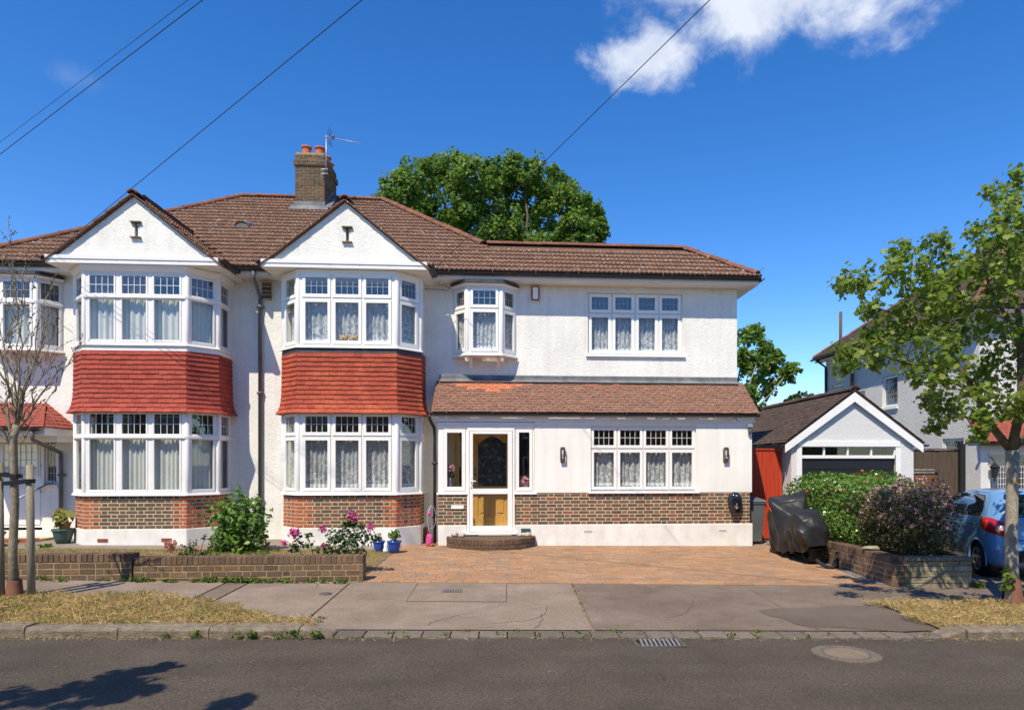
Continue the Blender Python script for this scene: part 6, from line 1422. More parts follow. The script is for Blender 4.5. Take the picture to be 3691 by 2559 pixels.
for a, b in zip(LV[:-1], LV[1:]): zs += [a[0], (a[0] + b[0]) / 2]
zs.append(LV[-1][0]); vs = []; fs = []
for z in zs: vs += [(x, y, z) for x, y in ring(z)]
n = len(ring(.5))
for i in range(len(zs) - 1):
    for k in range(n):
        q_ = [i * n + k, i * n + (k + 1) % n, (i + 1) * n + (k + 1) % n, (i + 1) * n + k]
        c = sum((Vector(vs[t]) for t in q_), Vector()) / 4
        if abs(c.x) > .66 and c.z < .7 and any(math.hypot(c.y - wy, c.z - .29) < .335 for _, wy in WR): continue
        fs.append(tuple(q_))
fs.append(tuple((len(zs) - 1) * n + k for k in range(n)))
link('body', ob_mesh('body', vs, fs, m_car, smooth=True), car)
for sx in (-1, 1):
    for _, wy in WR:
        m = MB(); m.tube([(sx * (.797 - .010 * abs(math.cos(a))), wy + math.cos(a) * .335, .29 + math.sin(a) * .335) for a in [-.25 + (PI + .5) * i / 24 for i in range(25)]], .017, 8); m.build('arch_lip', [m_car], car)
        m = MB(); m.lathe([(.34, 0), (.34, .22)], (sx * .77 - (.22 if sx > 0 else 0), wy, .29), 24, axis='x'); m.build('arch_liner', [m_carblack], car)
        r, w_ = .288, .175; x = sx * .70
        m = MB(); pr = [(r * .66, -w_ * .45), (r * .90, -w_ * .5), (r * .985, -w_ * .38), (r, 0), (r * .985, w_ * .38), (r * .90, w_ * .5), (r * .66, w_ * .45)]
        m.lathe(pr + [pr[0]], (x, wy, r), 40, axis='x', close=False); wo = m.build('wheel', [m_rubber], car)
        m = MB(); xo = x + sx * .075; m.lathe([(r * .68, -.02), (r * .64, .01), (r * .60, -.03), (r * .60, .02)], (xo, wy, r), 30, axis='x', close=False); m.lathe([(.05, -.02), (.05, .02)], (xo, wy, r), 16, axis='x')
        for k in range(5):
            a = 2 * PI * k / 5 + .3
            for dd in (-.17, .17): m.bar((xo, wy + math.cos(a + dd * .6) * .03, r + math.sin(a + dd * .6) * .03), (xo, wy + math.cos(a + dd) * r * .62, r + math.sin(a + dd) * r * .62), .022, .028, up=(1, 0, 0))
        m.build('rim', [m_alloy], wo); m = MB(); m.lathe([(.0, -.02), (r * .6, -.02)], (xo - sx * .02, wy, r), 24, axis='x', close=False); m.build('brake', [m_carblack], wo)
def side_pt(l, z, off, s=-1): w_ = lev(z)[0]; return (s * (w_ + off), l, z + off * .35)
def side_poly(name, poly, off, mat, parent=None, s=-1):
    me = ob_mesh(name, [side_pt(l, z, off, s) for l, z in poly], [tuple(range(len(poly)))], mat); return link(name, me, car)
win_r = [(.60, 1.035), (.56, 1.10), (.575, 1.20), (.64, 1.32), (.70, 1.36), (1.18, 1.375), (1.20, 1.02)]
win_f = [(1.27, 1.02), (1.25, 1.375), (1.62, 1.37), (1.95, 1.30), (2.42, 1.06), (2.40, 1.02)]
for s in (-1, 1):
    for wn_ in (win_r, win_f):
        cx_, cz_ = sum(p[0] for p in wn_) / len(wn_), sum(p[1] for p in wn_) / len(wn_)
        side_poly('window_trim', [(cx_ + (l - cx_) * 1.07, cz_ + (z - cz_) * 1.10) for l, z in wn_], .003, m_carblack, s=s)
        side_poly('side_window', wn_, .007, m_carglass, s=s)
    m = MB(); d_ = [(.50, .98), (.47, .84), (.56, .72), (.80, .60), (.95, .42), (1.0, .30)]
    m.tube([side_pt(l, z, .001, s) for l, z in d_], .0045, 5); m.tube([side_pt(l, z, .001, s) for l, z in ((1.225, 1.0), (1.22, .8), (1.22, .32))], .0045, 5); m.build('door_seam', [m_carblack], car)
    m = MB(); m.tube([side_pt(.62, .865, .012, s), side_pt(.68, .872, .035, s), side_pt(.80, .872, .035, s), side_pt(.86, .868, .012, s)], .016, 8); m.build('door_handle', [m_carblack], car)
def rear_pt(x, z, off): return (x, lev(z)[1] - off - .012 + .02 * (x / .6) ** 2, z)
rw = [(-.50, 1.045), (-.535, 1.12), (-.50, 1.26), (-.45, 1.36), (0, 1.372), (.45, 1.36), (.50, 1.26), (.535, 1.12), (.50, 1.045), (0, 1.02)]
link('rear_window', ob_mesh('rear_window', [rear_pt(x, z, .012) for x, z in rw], [tuple(range(10))], m_carblack), car)
link('rear_glass', ob_mesh('rear_glass', [rear_pt(x * .97, 1.2 + (z - 1.2) * .97, .017) for x, z in rw], [tuple(range(10))], m_carglass), car)
m = MB(); m.prism([(-.5, .30, 1.40), (.5, .30, 1.40), (.44, .42, 1.455), (-.44, .42, 1.455)], (0, -.06, .012)); m.build('spoiler', [m_car], car, .012); m = MB(); m.box(-.16, .16, .222, .238, 1.385, 1.405); m.build('brake_light', [m_redlens], car)
R0 = ring(.9)
def lamp(name, i0, i1, zlo, zhi, mat, off, nz=8):
    for s in (1, -1):
        vs = []; K = 14
        for a in range(K + 1):
            t = a / K; idx = i0 + (i1 - i0) * t; k = int(idx); f = idx - k
            for b in range(nz + 1):
                z = zlo(t) + (zhi(t) - zlo(t)) * b / nz; P = ring(z); p = Vector(P[k]).lerp(Vector(P[k + 1]), f); tn = (Vector(P[min(k + 2, n - 1)]) - Vector(P[k - 1])).normalized(); nn = Vector((tn.y, -tn.x)); nn = nn if nn.dot(Vector((p.x, p.y - 1.7))) > 0 else -nn
                bul = off * (.4 + .6 * math.sin(PI * t) * math.sin(PI * b / nz)); q_ = p + nn * bul; vs.append((q_.x * s, q_.y, z))
        me = ob_mesh(name, vs, [(a * (nz + 1) + b, (a + 1) * (nz + 1) + b, (a + 1) * (nz + 1) + b + 1, a * (nz + 1) + b + 1) for a in range(K) for b in range(nz)], mat, smooth=True); link(name, me, car)
c0 = NSIDE
lamp('tail_light', c0 - 3.2, c0 + 8.4, lambda t: .88 - .20 * t if t > .25 else .83 + .05 * 4 * (.25 - t), lambda t: 1.03 - .03 * t - .22 * max(0, t - .55), m_redlens, .03)
lamp('reverse_light', c0 + 4.2, c0 + 6.4, lambda t: .80 + .0 * t, lambda t: .93 - .03 * t, m_clearlens, .036, 5)
lamp('fog_light', c0 + 6.2, c0 + 8.6, lambda t: .40 + .02 * t, lambda t: .60 - .03 * t, m_redlens, .012, 4); lamp('fog_lens', c0 + 6.4, c0 + 8.3, lambda t: .50, lambda t: .57 - .02 * t, m_clearlens, .018, 3)
m = MB(); m.box(-.42, .42, -.022, -.008, .30, .50); m.build('bumper_insert', [m_carblack], car, .02)
m = MB(); m.box(-.26, .26, -.03, -.0225, .40, .51); m.build('number_plate', [m_platey], car); m = MB(); m.box(-.258, -.215, -.0325, -.0302, .402, .508); m.build('plate_band', [m_plate], car)
m = MB(); m.tube([(-.56, .03, .70), (-.30, .012, .66), (.30, .012, .66), (.56, .03, .70)], .005, 5); m.build('hatch_seam', [m_carblack], car)
def letters(txt, x, y, z, h, mat, par, name, rot=(PI / 2, 0, 0)):
    cu = bpy.data.curves.new(name, 'FONT'); cu.body = txt; cu.size = h; cu.extrude = .002; t = bpy.data.objects.new(name, cu); COL.objects.link(t)
    dg = bpy.context.evaluated_depsgraph_get(); me = bpy.data.meshes.new_from_object(t.evaluated_get(dg)); bpy.data.objects.remove(t); me.materials.clear(); me.materials.append(mat)
    return link(name, me, par, Matrix.Translation((x, y, z)) @ Matrix.Rotation(PI / 2, 4, 'X'))
letters('PICANTO', -.50, .044, .90, .05, m_chrome, car, 'badge')

# ------------------------------------------------------------------ overhead wires to a pole across the road
PT = Vector((6.5, 1.75, 9.0))
def wire(lab, end, r=.006, sag=.25, start=PT):
    end = Vector(end); pts = []
    for i in range(25):
        t = i / 24; p = start.lerp(end, t); p.z -= sag * 4 * t * (1 - t); pts.append(p)
    o = root('overhead_wire', end, lab, 'wire', 'telephone wires'); m = MB(); m.tube(pts, r, 6); m.build('cable', [m_black], o)
wire('overhead wire running down to the left gable fascia', (-9.15, 13.88, 5.80), sag=.0)
wire('overhead wire running down to the gutter beside the right gable', (-1.62, 14.62, 5.93), sag=.0)
def far_end(u, v, Y, k): return at(u, v, Y)
wire('upper of the two overhead wires crossing the top left corner', at(-120, 604, 13.5), .004, sag=0); wire('lower of the two overhead wires crossing the top left corner', at(-120, 648, 13.6), .0065, sag=0)
tp = root('telegraph_pole', (PT.x, PT.y, -.2), 'tall wooden telegraph pole on the near side of the road', 'pole'); m = MB(); m.tube([(PT.x, PT.y, -.3), (PT.x, PT.y, 9.1)], [.14, .10], 12); m.build('shaft', [m_pole], tp); m = MB(); m.lathe([(.16, -.1), (.16, .1)], (PT.x, PT.y, 9.0), 12); m.build('ring_head', [m_galv], tp)
wb = root('wire_on_eaves', (-1.7, 14.7, 5.75), 'slack black cable looping under the eaves beside the bay', 'cable'); m = MB(); pts = [(-1.85, WY - .04, 5.66), (-1.5, WY - .04, 5.655), (-1.36, WY - .1, 5.62), (-1.3, WY - .12, 5.66), (-1.4, WY - .15, 5.72), (-1.55, WY - .2, 5.70), (-1.5, WY - .25, 5.8), (-1.45, 14.7, 5.88)]; m.tube(pts, .006, 5); m.build('cable', [m_black], wb)

# ------------------------------------------------------------------ things standing in the windows
for dx, lab in ((-.105, 'left of two tan koala toys in the upper bay window'), (.105, 'right of two tan koala toys in the upper bay window')):
    kx = -3.31 + dx; k = root('koala_toy', (kx, BF + .09, 4.22), lab, 'toy'); m = MB(); m.blob((kx, BF + .10, 4.345), .075, 1.15, .7, .85, 2, .1, 8); m.blob((kx, BF + .12, 4.27), .07, 1.2, .7, .8, 3, .1, 8); m.build('body', [m_koala], k)
    for s in (-1, 1): m = MB(); m.blob((kx + s * .065, BF + .10, 4.40), .034, 1, .6, 1, 4, .1, 6); m.build('ear', [m_koala], k)
    m = MB(); m.blob((kx + .01, BF + .042, 4.335), .017, .8, .6, 1.3, 1, 0, 6)
    for s in (-1, 1): m.blob((kx + s * .03 + .01, BF + .05, 4.36), .007, 1, 1, 1, 1, 0, 5)
    m.build('face', [m_black], k)
# ------------------------------------------------------------------ the other side of the street (seen only as reflections in the glass)
def across(x0, x1, lab, wm):
    y = -15.0; h = root('house_across', ((x0 + x1) / 2, y, -.1), lab, 'house'); m = MB(); m.box(x0, x1, y - 8, y, -.4, 5.4); m.build('wall', [wm], h)
    m = MB(); xm = (x0 + x1) / 2; m.add([(x0 - .4, y + .4, 5.3), (x1 + .4, y + .4, 5.3), (x1 + .4, y - 8.4, 5.3), (x0 - .4, y - 8.4, 5.3), (x0 + 3, y - 4, 8.6), (x1 - 3, y - 4, 8.6)], [(0, 1, 5, 4), (1, 2, 5), (2, 3, 4, 5), (3, 0, 4), (0, 3, 2, 1)]); m.build('roof', [m_garagetile], h)
    for xa in (x0 + 1.2, x0 + 4.2, x1 - 2.6):
        for za in (.9, 3.4): m = MB(); m.box(xa, xa + 1.5, y, y + .06, za, za + 1.3); w_ = m.build('window', [m_pvc], h); m = MB(); m.box(xa + .1, xa + 1.4, y + .061, y + .07, za + .1, za + 1.2); m.build('pane', [m_gloss_black], w_)
    m = MB(); m.box(x0 + 3.0, x0 + 3.9, y, y + .07, -.1, 2.0); m.build('door', [m_oak], h)
across(-26, -15, 'brick house across the road, leftmost of four', m_br_brown); across(-14, -3.8, 'brick house across the road behind the camera at left', m_br_brown); across(-3.2, 9.6, 'brick house across the road facing the porch', m_br_brown); across(10.6, 23, 'brick house across the road, rightmost of four', m_br_brown)
# ------------------------------------------------------------------ plants
def foliage(name, pts, size, mat, parent=None, out=None, shape='leaf', up=.35, size_var=.35, fold=.25, seed=0, rnd=None, kind=None):
    """many small leaf faces at pts (Nx3); out: preferred facing per leaf."""
    rg = np.random.default_rng(100 + seed); pts = np.asarray(pts, float); N = len(pts)
    nrm = rg.normal(size=(N, 3)); nrm /= np.linalg.norm(nrm, axis=1)[:, None]
    if out is not None: nrm = nrm * .75 + np.asarray(out) * .6
    nrm[:, 2] += up; nrm /= np.linalg.norm(nrm, axis=1)[:, None]
    t = rg.normal(size=(N, 3)); t -= nrm * (t * nrm).sum(1)[:, None]; t /= np.linalg.norm(t, axis=1)[:, None]; b = np.cross(nrm, t)
    s = size * (1 + size_var * rg.uniform(-1, 1, N))[:, None]
    if shape == 'leaf': sh = [(-.5, 0, 0), (-.1, .32, fold * .3), (.5, 0, -.05), (-.1, -.32, fold * .3)]
    elif shape == 'maple': sh = [(-.45, 0, 0), (-.28, .20, .04), (-.25, .48, .08), (.08, .26, .05), (.22, .42, .04), (.5, 0, -.08), (.22, -.42, .04), (.08, -.26, .05), (-.25, -.48, .08), (-.28, -.20, .04)]
    elif shape == 'oak': sh = [(-.5, 0, 0), (-.2, .30, .06), (.2, .34, .04), (.5, .05, -.06), (.15, -.34, .05), (-.25, -.28, .06)]
    elif shape == 'blade': sh = [(-.5, .035, 0), (.0, .03, .10), (.5, 0, 0), (.0, -.03, .10)]
    elif shape == 'petal': sh = [(-.4, 0, 0), (0, .42, .15), (.45, 0, .1), (0, -.42, .15)]
    k = len(sh); V = np.empty((N, k, 3))
    for i, (x, y, z) in enumerate(sh): V[:, i] = pts + t * (x * s) + b * (y * s) + nrm * (z * s)
    me = bpy.data.meshes.new(name); me.vertices.add(N * k); me.vertices.foreach_set('co', V.ravel())
    me.loops.add(N * k); me.loops.foreach_set('vertex_index', np.arange(N * k, dtype=np.int32)); me.polygons.add(N)
    me.polygons.foreach_set('loop_start', np.arange(0, N * k, k, dtype=np.int32)); me.polygons.foreach_set('loop_total', np.full(N, k, dtype=np.int32))
    me.materials.append(mat); me.update(calc_edges=True)
    a = me.attributes.new('rnd', 'FLOAT', 'FACE'); a.data.foreach_set('value', rg.uniform(0, 1, N) if rnd is None else np.clip(rnd + rg.uniform(-.18, .18, N), 0, 1))
    o = link(name, me, parent)
    if kind: o['kind'] = kind
    return o
def ball(n, c, r, rg, hollow=.45, squash=(1, 1, 1)):
    d = rg.normal(size=(n, 3)); d /= np.linalg.norm(d, axis=1)[:, None]; k = (hollow + (1 - hollow) * rg.uniform(0, 1, n) ** .6)[:, None]
    return np.asarray(c) + d * k * r * np.asarray(squash), d
def limb(m, pts, r0, r1, n=7): 
    k = len(pts); m.tube(pts, [r0 + (r1 - r0) * i / (k - 1) for i in range(k)], n)
def wig(a, b, n, amp, rr=R):
    a = Vector(a); b = Vector(b); return [a.lerp(b, i / n) + (Vector((rr.uniform(-1, 1), rr.uniform(-1, 1), rr.uniform(-1, 1))) * amp if 0 < i < n else Vector()) for i in range(n + 1)]

# big oak behind the roof ------------------------------------------------------------
ok_ = root('oak_tree', (1.6, 32, 0), 'broad dark green oak crown rising behind the roof', 'tree'); rg = np.random.default_rng(3)
Yo = 32; cl = []
for u, v, r in ((1440, 690, 60), (1500, 650, 70), (1560, 630, 60), (1640, 625, 75), (1720, 640, 70), (1800, 630, 75), (1880, 625, 70), (1950, 640, 65), (2010, 690, 60), (2060, 730, 65), (2110, 770, 50), (2140, 790, 45), (2160, 830, 30), (1400, 740, 50), (1480, 740, 90), (1580, 720, 100), (1690, 730, 100), (1800, 730, 100), (1900, 730, 100), (2000, 790, 90), (2080, 840, 70), (1560, 820, 100), (1680, 830, 110), (1800, 830, 110), (1920, 840, 110), (2040, 890, 90), (2120, 880, 50), (1400, 830, 80), (1480, 890, 110), (1650, 930, 120), (1820, 930, 120), (1980, 950, 110), (2100, 960, 80), (1350, 900, 80), (1300, 980, 90)):
    p = at(u, v, Yo + rg.uniform(-2.4, 2.4)); cl.append((np.array(p), r / 74 * .95))
P = []; D = []
for c, r in cl:
    for k in range(int(11 + r * 22)):
        q_, dd = ball(1, c, r, rg, .7); cnt = int(rg.integers(44, 74)); a, b = ball(cnt, q_[0], rg.uniform(.22, .42), rg, .2); P.append(a); D.append(dd * .7 + b * .5)
foliage('crown', np.concatenate(P), .155, m_leaf_oak, ok_, np.concatenate(D), 'oak', .45, seed=1)
m = MB(); m.tube([(1.6, 32, -.5), (1.5, 32, 3), (1.7, 32, 6)], [.55, .42, .36], 12); m.build('trunk', [m_bark], ok_)
m = MB()
for i, (c, r) in enumerate(cl):
    if i % 2 == 0: limb(m, wig((1.6, 32, 5.5 + (i % 5) * .5), c, 5, .35), .2, .03, 6)
m.build('limbs', [m_bark_d], ok_)
# trees further off at right -----------------------------------------------------------
def far_tree(name, lab, base, blobs, Y, leaf, seed, mat, spread=1.0):
    t = root(name, base, lab, 'tree'); rg = np.random.default_rng(seed); P = []; D = []; m = MB(); top = Vector(base) + Vector((0, 0, 3.0))
    m.tube([base, tuple(top)], [.2, .13], 8); mt = m.build('trunk', [m_bark], t); m = MB()
    for u, v, r in blobs:
        c = at(u, v, Y + rg.uniform(-spread, spread)); rr = r * (Y / 2400) ; limb(m, wig(top + Vector((0, 0, -rg.uniform(0, .6))), c, 4, .2), .06, .012, 5)
        for k in range(int(8 + rr * 14)):
            q_, dd = ball(1, np.array(c), rr, rg, .5); a, b = ball(int(rg.integers(12, 24)), q_[0], .22, rg, .1); P.append(a); D.append(b)
    m.build('limbs', [m_bark], t); foliage('crown', np.concatenate(P), leaf, mat, t, np.concatenate(D), 'oak', .4, seed=seed)
far_tree('garden_tree', 'airy green garden tree beside the right wall of the house', (7.6, 24, -.2), [(2690, 1220, 35), (2730, 1200, 25), (2750, 1250, 30), (2700, 1290, 40), (2760, 1300, 40), (2800, 1290, 25), (2720, 1360, 45), (2790, 1350, 40), (2840, 1340, 25), (2860, 1330, 15), (2700, 1420, 40), (2760, 1400, 35), (2700, 1480, 40), (2745, 1490, 25), (2690, 1540, 35), (2640, 1300, 50), (2640, 1420, 60)], 24, .17, 21, m_leaf_oak)
far_tree('garden_tree', 'distant tree tip showing above the garage ridge', (16.5, 42, -.5), [(2860, 1450, 22), (2890, 1440, 25), (2920, 1445, 18), (2900, 1475, 30), (2860, 1480, 25)], 42, .26, 22, m_leaf_far)

# street tree in front at right -----------------------------------------------------------
stt = root('street_tree', (6.96, 8.74, gz(7, 8.7)), 'leafy maple street tree with brown trunk guard at the right edge', 'tree')
YT = 8.74; K = 1.6034; rg = np.random.default_rng(8)
def tp_(u, v, dy=0): return at(u * K, v * K, YT + dy)
base = Vector((6.96, YT, gz(6.96, YT) - .05)); fork = tp_(2276, 1012)
m = MB(); m.tube([base, base.lerp(fork, .12) + Vector((.0, 0, 0)), base.lerp(fork, .45) + Vector((-.02, 0, 0)), base.lerp(fork, .8), fork], [.115, .085, .078, .075, .085], 12); m.build('trunk', [m_bark], stt)
m = MB(); lims = [([fork, tp_(2235, 960), tp_(2192, 880, .2), tp_(2132, 785, .3), tp_(2064, 722, .3), tp_(1965, 690, .2), tp_(1905, 645, .2)], .058, .008), ([fork, tp_(2300, 905, -.1), tp_(2292, 760, -.2), tp_(2282, 600, 0), tp_(2288, 430, .1), tp_(2290, 380, .1)], .065, .008), ([tp_(2235, 960), tp_(2150, 930, -.3), tp_(2095, 905, -.5)], .025, .006), ([tp_(2192, 880, .2), tp_(2080, 830, -.4), tp_(1960, 790, -.7), tp_(1895, 815, -.8)], .03, .006), ([tp_(2132, 785, .3), tp_(2130, 660, .8), tp_(2110, 555, .9)], .03, .006), ([tp_(2292, 760, -.2), tp_(2220, 640, -.6), tp_(2190, 525, -.7)], .03, .006), ([tp_(2282, 600), tp_(2250, 500, .4), tp_(2235, 432, .5)], .02, .005), ([tp_(2292, 760, -.2), tp_(2400, 640, .3), tp_(2480, 520, .4)], .04, .006), ([fork, tp_(2360, 930, .2), tp_(2450, 840, .3), tp_(2540, 740, .3)], .05, .008), ([tp_(2064, 722, .3), tp_(2020, 600, .1), tp_(2015, 555, .1)], .018, .005)]
for pts, a, b in lims: limb(m, [p + Vector((R.uniform(-.02, .02), R.uniform(-.03, .03), 0)) for p in pts], a, b, 8)
m.build('limbs', [m_bark_d], stt)
BL = [(1900, 640, 22), (1935, 625, 28), (1960, 670, 32), (2010, 610, 36), (2020, 560, 20), (2060, 590, 40), (2100, 550, 28), (2075, 650, 45), (2120, 610, 50), (2110, 660, 50), (2170, 640, 50), (2200, 580, 38), (2190, 522, 20), (2230, 540, 32), (2252, 480, 26), (2233, 432, 14), (2270, 445, 26), (2288, 400, 22), (2290, 520, 40), (2240, 620, 50), (2290, 600, 45), (2130, 700, 50), (2060, 720, 40), (2190, 710, 55), (2260, 690, 50), (2000, 730, 32), (1960, 765, 32), (1910, 790, 26), (1898, 825, 16), (1990, 800, 34), (2040, 790, 40), (2100, 790, 45), (2160, 780, 45), (2230, 770, 50), (2290, 760, 45), (2060, 840, 24), (2120, 845, 32), (2190, 850, 40), (2260, 850, 45), (2090, 905, 22), (2130, 930, 26), (2190, 910, 36), (2250, 920, 36), (2290, 900, 34), (2100, 958, 14), (2205, 962, 22)]
BL += [(2 * 2300 - u + rg.uniform(-40, 40), v + rg.uniform(-30, 30), r) for u, v, r in BL if u < 2270]
P = []; D = []; TW = MB()
for u, v, r in BL:
    c = tp_(u, v, rg.uniform(-1.35, .4)); rr = r / 163
    for k in range(int(3 + r * .32)):
        q_, dd = ball(1, np.array(c), rr * 1.05, rg, .35); cnt = int(rg.integers(9, 16)); a, b = ball(cnt, q_[0], .125, rg, .2); P.append(a); D.append(b)
        if k % 4 == 0: limb(TW, wig(Vector(c) + Vector((0, 0, -rr * .5)), Vector(q_[0]), 3, .02), .006, .002, 4)
foliage('crown', np.concatenate(P), .068, m_leaf_maple, stt, np.concatenate(D), 'maple', .5, .5, seed=4); TW.build('twigs', [m_bark_d], stt)['kind'] = 'stuff'
a, b = ball(46, np.array(base) + (-.11, -.05, .42), .17, rg, .2, (.5, .6, 1.3)); foliage('sprouts', a, .075, m_leaf_maple, stt, b, 'maple', .4, seed=6)
m = MB()
for k in range(9): a0 = -2.3 + k * .5; a1 = a0 + .5; zq = base.z + .04; q_ = lambda a, z, r: (base.x + math.cos(a) * r, base.y + math.sin(a) * r, z); m.quad(q_(a0, zq, .14), q_(a1, zq, .14), q_(a1, zq + .36 + .05 * math.sin(a1 * 3), .10), q_(a0, zq + .36 + .05 * math.sin(a0 * 3), .10)); m.quad(q_(a0, zq, .135), q_(a0, zq + .36 + .05 * math.sin(a0 * 3), .096), q_(a1, zq + .36 + .05 * math.sin(a1 * 3), .096), q_(a1, zq, .135))
m.build('trunk_guard', [m_guard], stt)

# bare young tree at left with its stakes -----------------------------------------------------------
yt = root('young_tree', (-6.2, 8.75, gz(-6.2, 8.75)), 'bare young tree with budding twigs tied between two stakes', 'tree'); YY = 8.75
t2 = lambda u, v, dy=0: at(u * K, v * K, YY + dy)
b0 = t2(33, 1345); b0.z = gz(b0.x, YY) - .05; f0 = t2(30, 985); f1 = t2(38, 955)
m = MB(); m.tube([b0, b0.lerp(f0, .3) + Vector((-.02, 0, 0)), b0.lerp(f0, .6) + Vector((.012, 0, 0)), f0, f1], [.065, .05, .046, .043, .042], 10); m.build('trunk', [m_bark_y], yt)
m = MB(); bud = MB(); rr = random.Random(4)
def twig(a, b, r, depth):
    L = (b - a).length; n = 8 if depth == 0 else 4; pts = wig(a, b, n, L * .025, rr); limb(m, pts, r, max(.0016, r * .25), 6)
    for i in range(1, n + 1):
        for _ in range(1):
            p = pts[i - 1].lerp(pts[i], rr.random()); d = (b - a).normalized(); s = Vector((rr.uniform(-1, 1), rr.uniform(-.8, .8), rr.uniform(0, .7)))
            if depth < 2 and rr.random() < (.8 if depth == 0 else .35): twig(p, p + (d * .55 + s * .75).normalized() * L * rr.uniform(.16, .32), max(.0018, r * .32), depth + 1)
            bud.blob(p + s * .009, .0075, 1, 1, 1.4, 0, 0, 3)
for (u0, v0), (u1, v1), r, dy in (((32, 985), (10, 640), 0.0144, .1), ((36, 960), (42, 720), 0.0158, -.1), ((42, 720), (15, 500), 0.0094, 0), ((42, 720), (55, 555), 0.0072, .1), ((38, 965), (120, 640), 0.0158, .2), ((40, 950), (95, 700), 0.0115, -.3), ((45, 960), (185, 770), 0.0144, .1), ((34, 1000), (-60, 760), 0.0158, .1), ((30, 1010), (-50, 880), 0.0130, -.3), ((44, 930), (70, 690), 0.0115, .4), ((50, 945), (130, 780), 0.0101, -.4), ((36, 940), (-10, 690), 0.0108, .3), ((20, 880), (-30, 620), 0.0086, -.2), ((45, 1000), (150, 820), 0.0086, .3), ((38, 940), (25, 600), .013, .2), ((40, 930), (60, 620), .011, -.2), ((36, 960), (-40, 600), .012, .0), ((42, 900), (140, 720), .009, .1)):
    twig(t2(u0, v0), t2(u1, v1, dy), r, 0)
m.build('branches', [m_bark_y], yt); bud.build('buds', [m_twig], yt)['kind'] = 'stuff'
m = MB(); g0 = t2(34, 1345); m.tube([(b0.x, YY, b0.z + .02), (b0.x, YY, b0.z + .30)], [.10, .075], 12, cap=False); m.build('trunk_guard', [m_guard], yt)
for (u, v0, v1), lab in (((-2, 1340, 1040), 'left wooden stake of the young tree, at the picture edge'), ((67, 1350, 1045), 'right wooden stake of the young tree, green at its foot')):
    a = t2(u + 4, v0); a.z = gz(a.x, YY) - .1; b = t2(u, v1); s = root('tree_stake', (a.x, YY, gz(a.x, YY)), lab, 'stake', 'stakes of the young tree'); m = MB(); m.tube([a, a.lerp(b, .5), b], [.043, .042, .04], 12); m.build('post', [m_stake], s)
    m = MB(); zt = b.z - .17 + (.03 if u < 20 else -.03); tx = t2(30, 1080).x; pts = []
    for k in range(13): an = PI / 2 + PI * k / 12; sg = 1 if b.x > tx else -1; pts.append((b.x - sg * math.cos(an) * .055, YY + math.sin(an) * .055, zt))
    pts += [(tx - (.075 if b.x > tx else -.075), YY - .06, zt - .03), (tx - (.085 if b.x > tx else -.085), YY, zt - .03), (tx - (.07 if b.x > tx else -.07), YY + .06, zt - .03), pts[0]]
    for p, q_ in zip(pts[:-1], pts[1:]): m.bar(p, q_, .008, .05)
    m.build('rubber_tie', [m_carblack], s)

# hedge with coral flowers and pink shrub in the planter ------------------------------------------------
def bush(name, lab, c, hw, leaf, n, mat, seed, shape='leaf', stems=0, fl=None, up=.35, lump=.18, bottom=0.0, hollow=.72, base=None, cat='shrub', stem_mat=None, top_pow=1.0):
    o = root(name, base or (c[0], c[1], c[2] - hw[2]), lab, cat); rg = np.random.default_rng(seed)
    d = rg.normal(size=(n, 3)); d /= np.linalg.norm(d, axis=1)[:, None]
    p4 = (np.abs(d) ** 3).sum(1) ** (1 / 3); d2 = d / p4[:, None]
    k = hollow + (1 - hollow) * rg.uniform(0, 1, n) ** .5
    nzv = np.array([mnoise.noise(Vector(x) * 2.6 + Vector((seed, 0, 0))) for x in d2]); k = k * (1 + lump * nzv)
    pts = np.asarray(c) + d2 * k[:, None] * np.asarray(hw); keep = pts[:, 2] > bottom; pts = pts[keep]; d = d[keep]
    foliage('foliage', pts, leaf, mat, o, d, shape, up, seed=seed)
    if stems:
        m = MB(); rs = random.Random(seed)
        for i in range(stems):
            j = rs.randrange(len(pts)); e = Vector(pts[j]); s = Vector((c[0] + rs.uniform(-.5, .5) * hw[0], c[1] + rs.uniform(-.5, .5) * hw[1], (base[2] if base else c[2] - hw[2]))); limb(m, wig(s, e, 4, .05, rs), .009, .003, 5)
        m.build('stems', [stem_mat or m_twig], o)
    if fl:
        for nm, fm, cnt, size, per, filt in fl:
            idx = [i for i in range(len(pts)) if filt(pts[i], d[i])]; rs = np.random.default_rng(seed + 5); P = []
            for i in rs.choice(idx, min(cnt, len(idx)), replace=False):
                a, _ = ball(per, pts[i] + d[i] * .03, size * 1.2, rs, .1); P.append(a)
            foliage(nm, np.concatenate(P), size, fm, o, None, 'petal', .3, seed=seed + 7)
    return o
bush('hedge', 'glossy green escallonia hedge with coral flowers beside the motorbike', (6.95, 13.0, .74), (1.08, 1.65, .85), .062, 19000, m_leaf_hedge, 31, stems=30, fl=[('blossom', m_fl_red, 70, .035, 7, lambda p, d: d[1] < .2)], base=(6.75, 13.0, 0), lump=.14, cat='hedge')
bush('pink_shrub', 'straggly shrub covered in small pink blossom above the stone wall', (6.86, 11.1, .78), (.64, 1.0, .64), .045, 15000, m_leaf_esc, 32, stems=130, fl=[('blossom', m_fl_pink, 700, .026, 6, lambda p, d: p[2] > .70 and d[1] < .5), ], base=(6.92, 11.1, .1), lump=.3, hollow=.4)
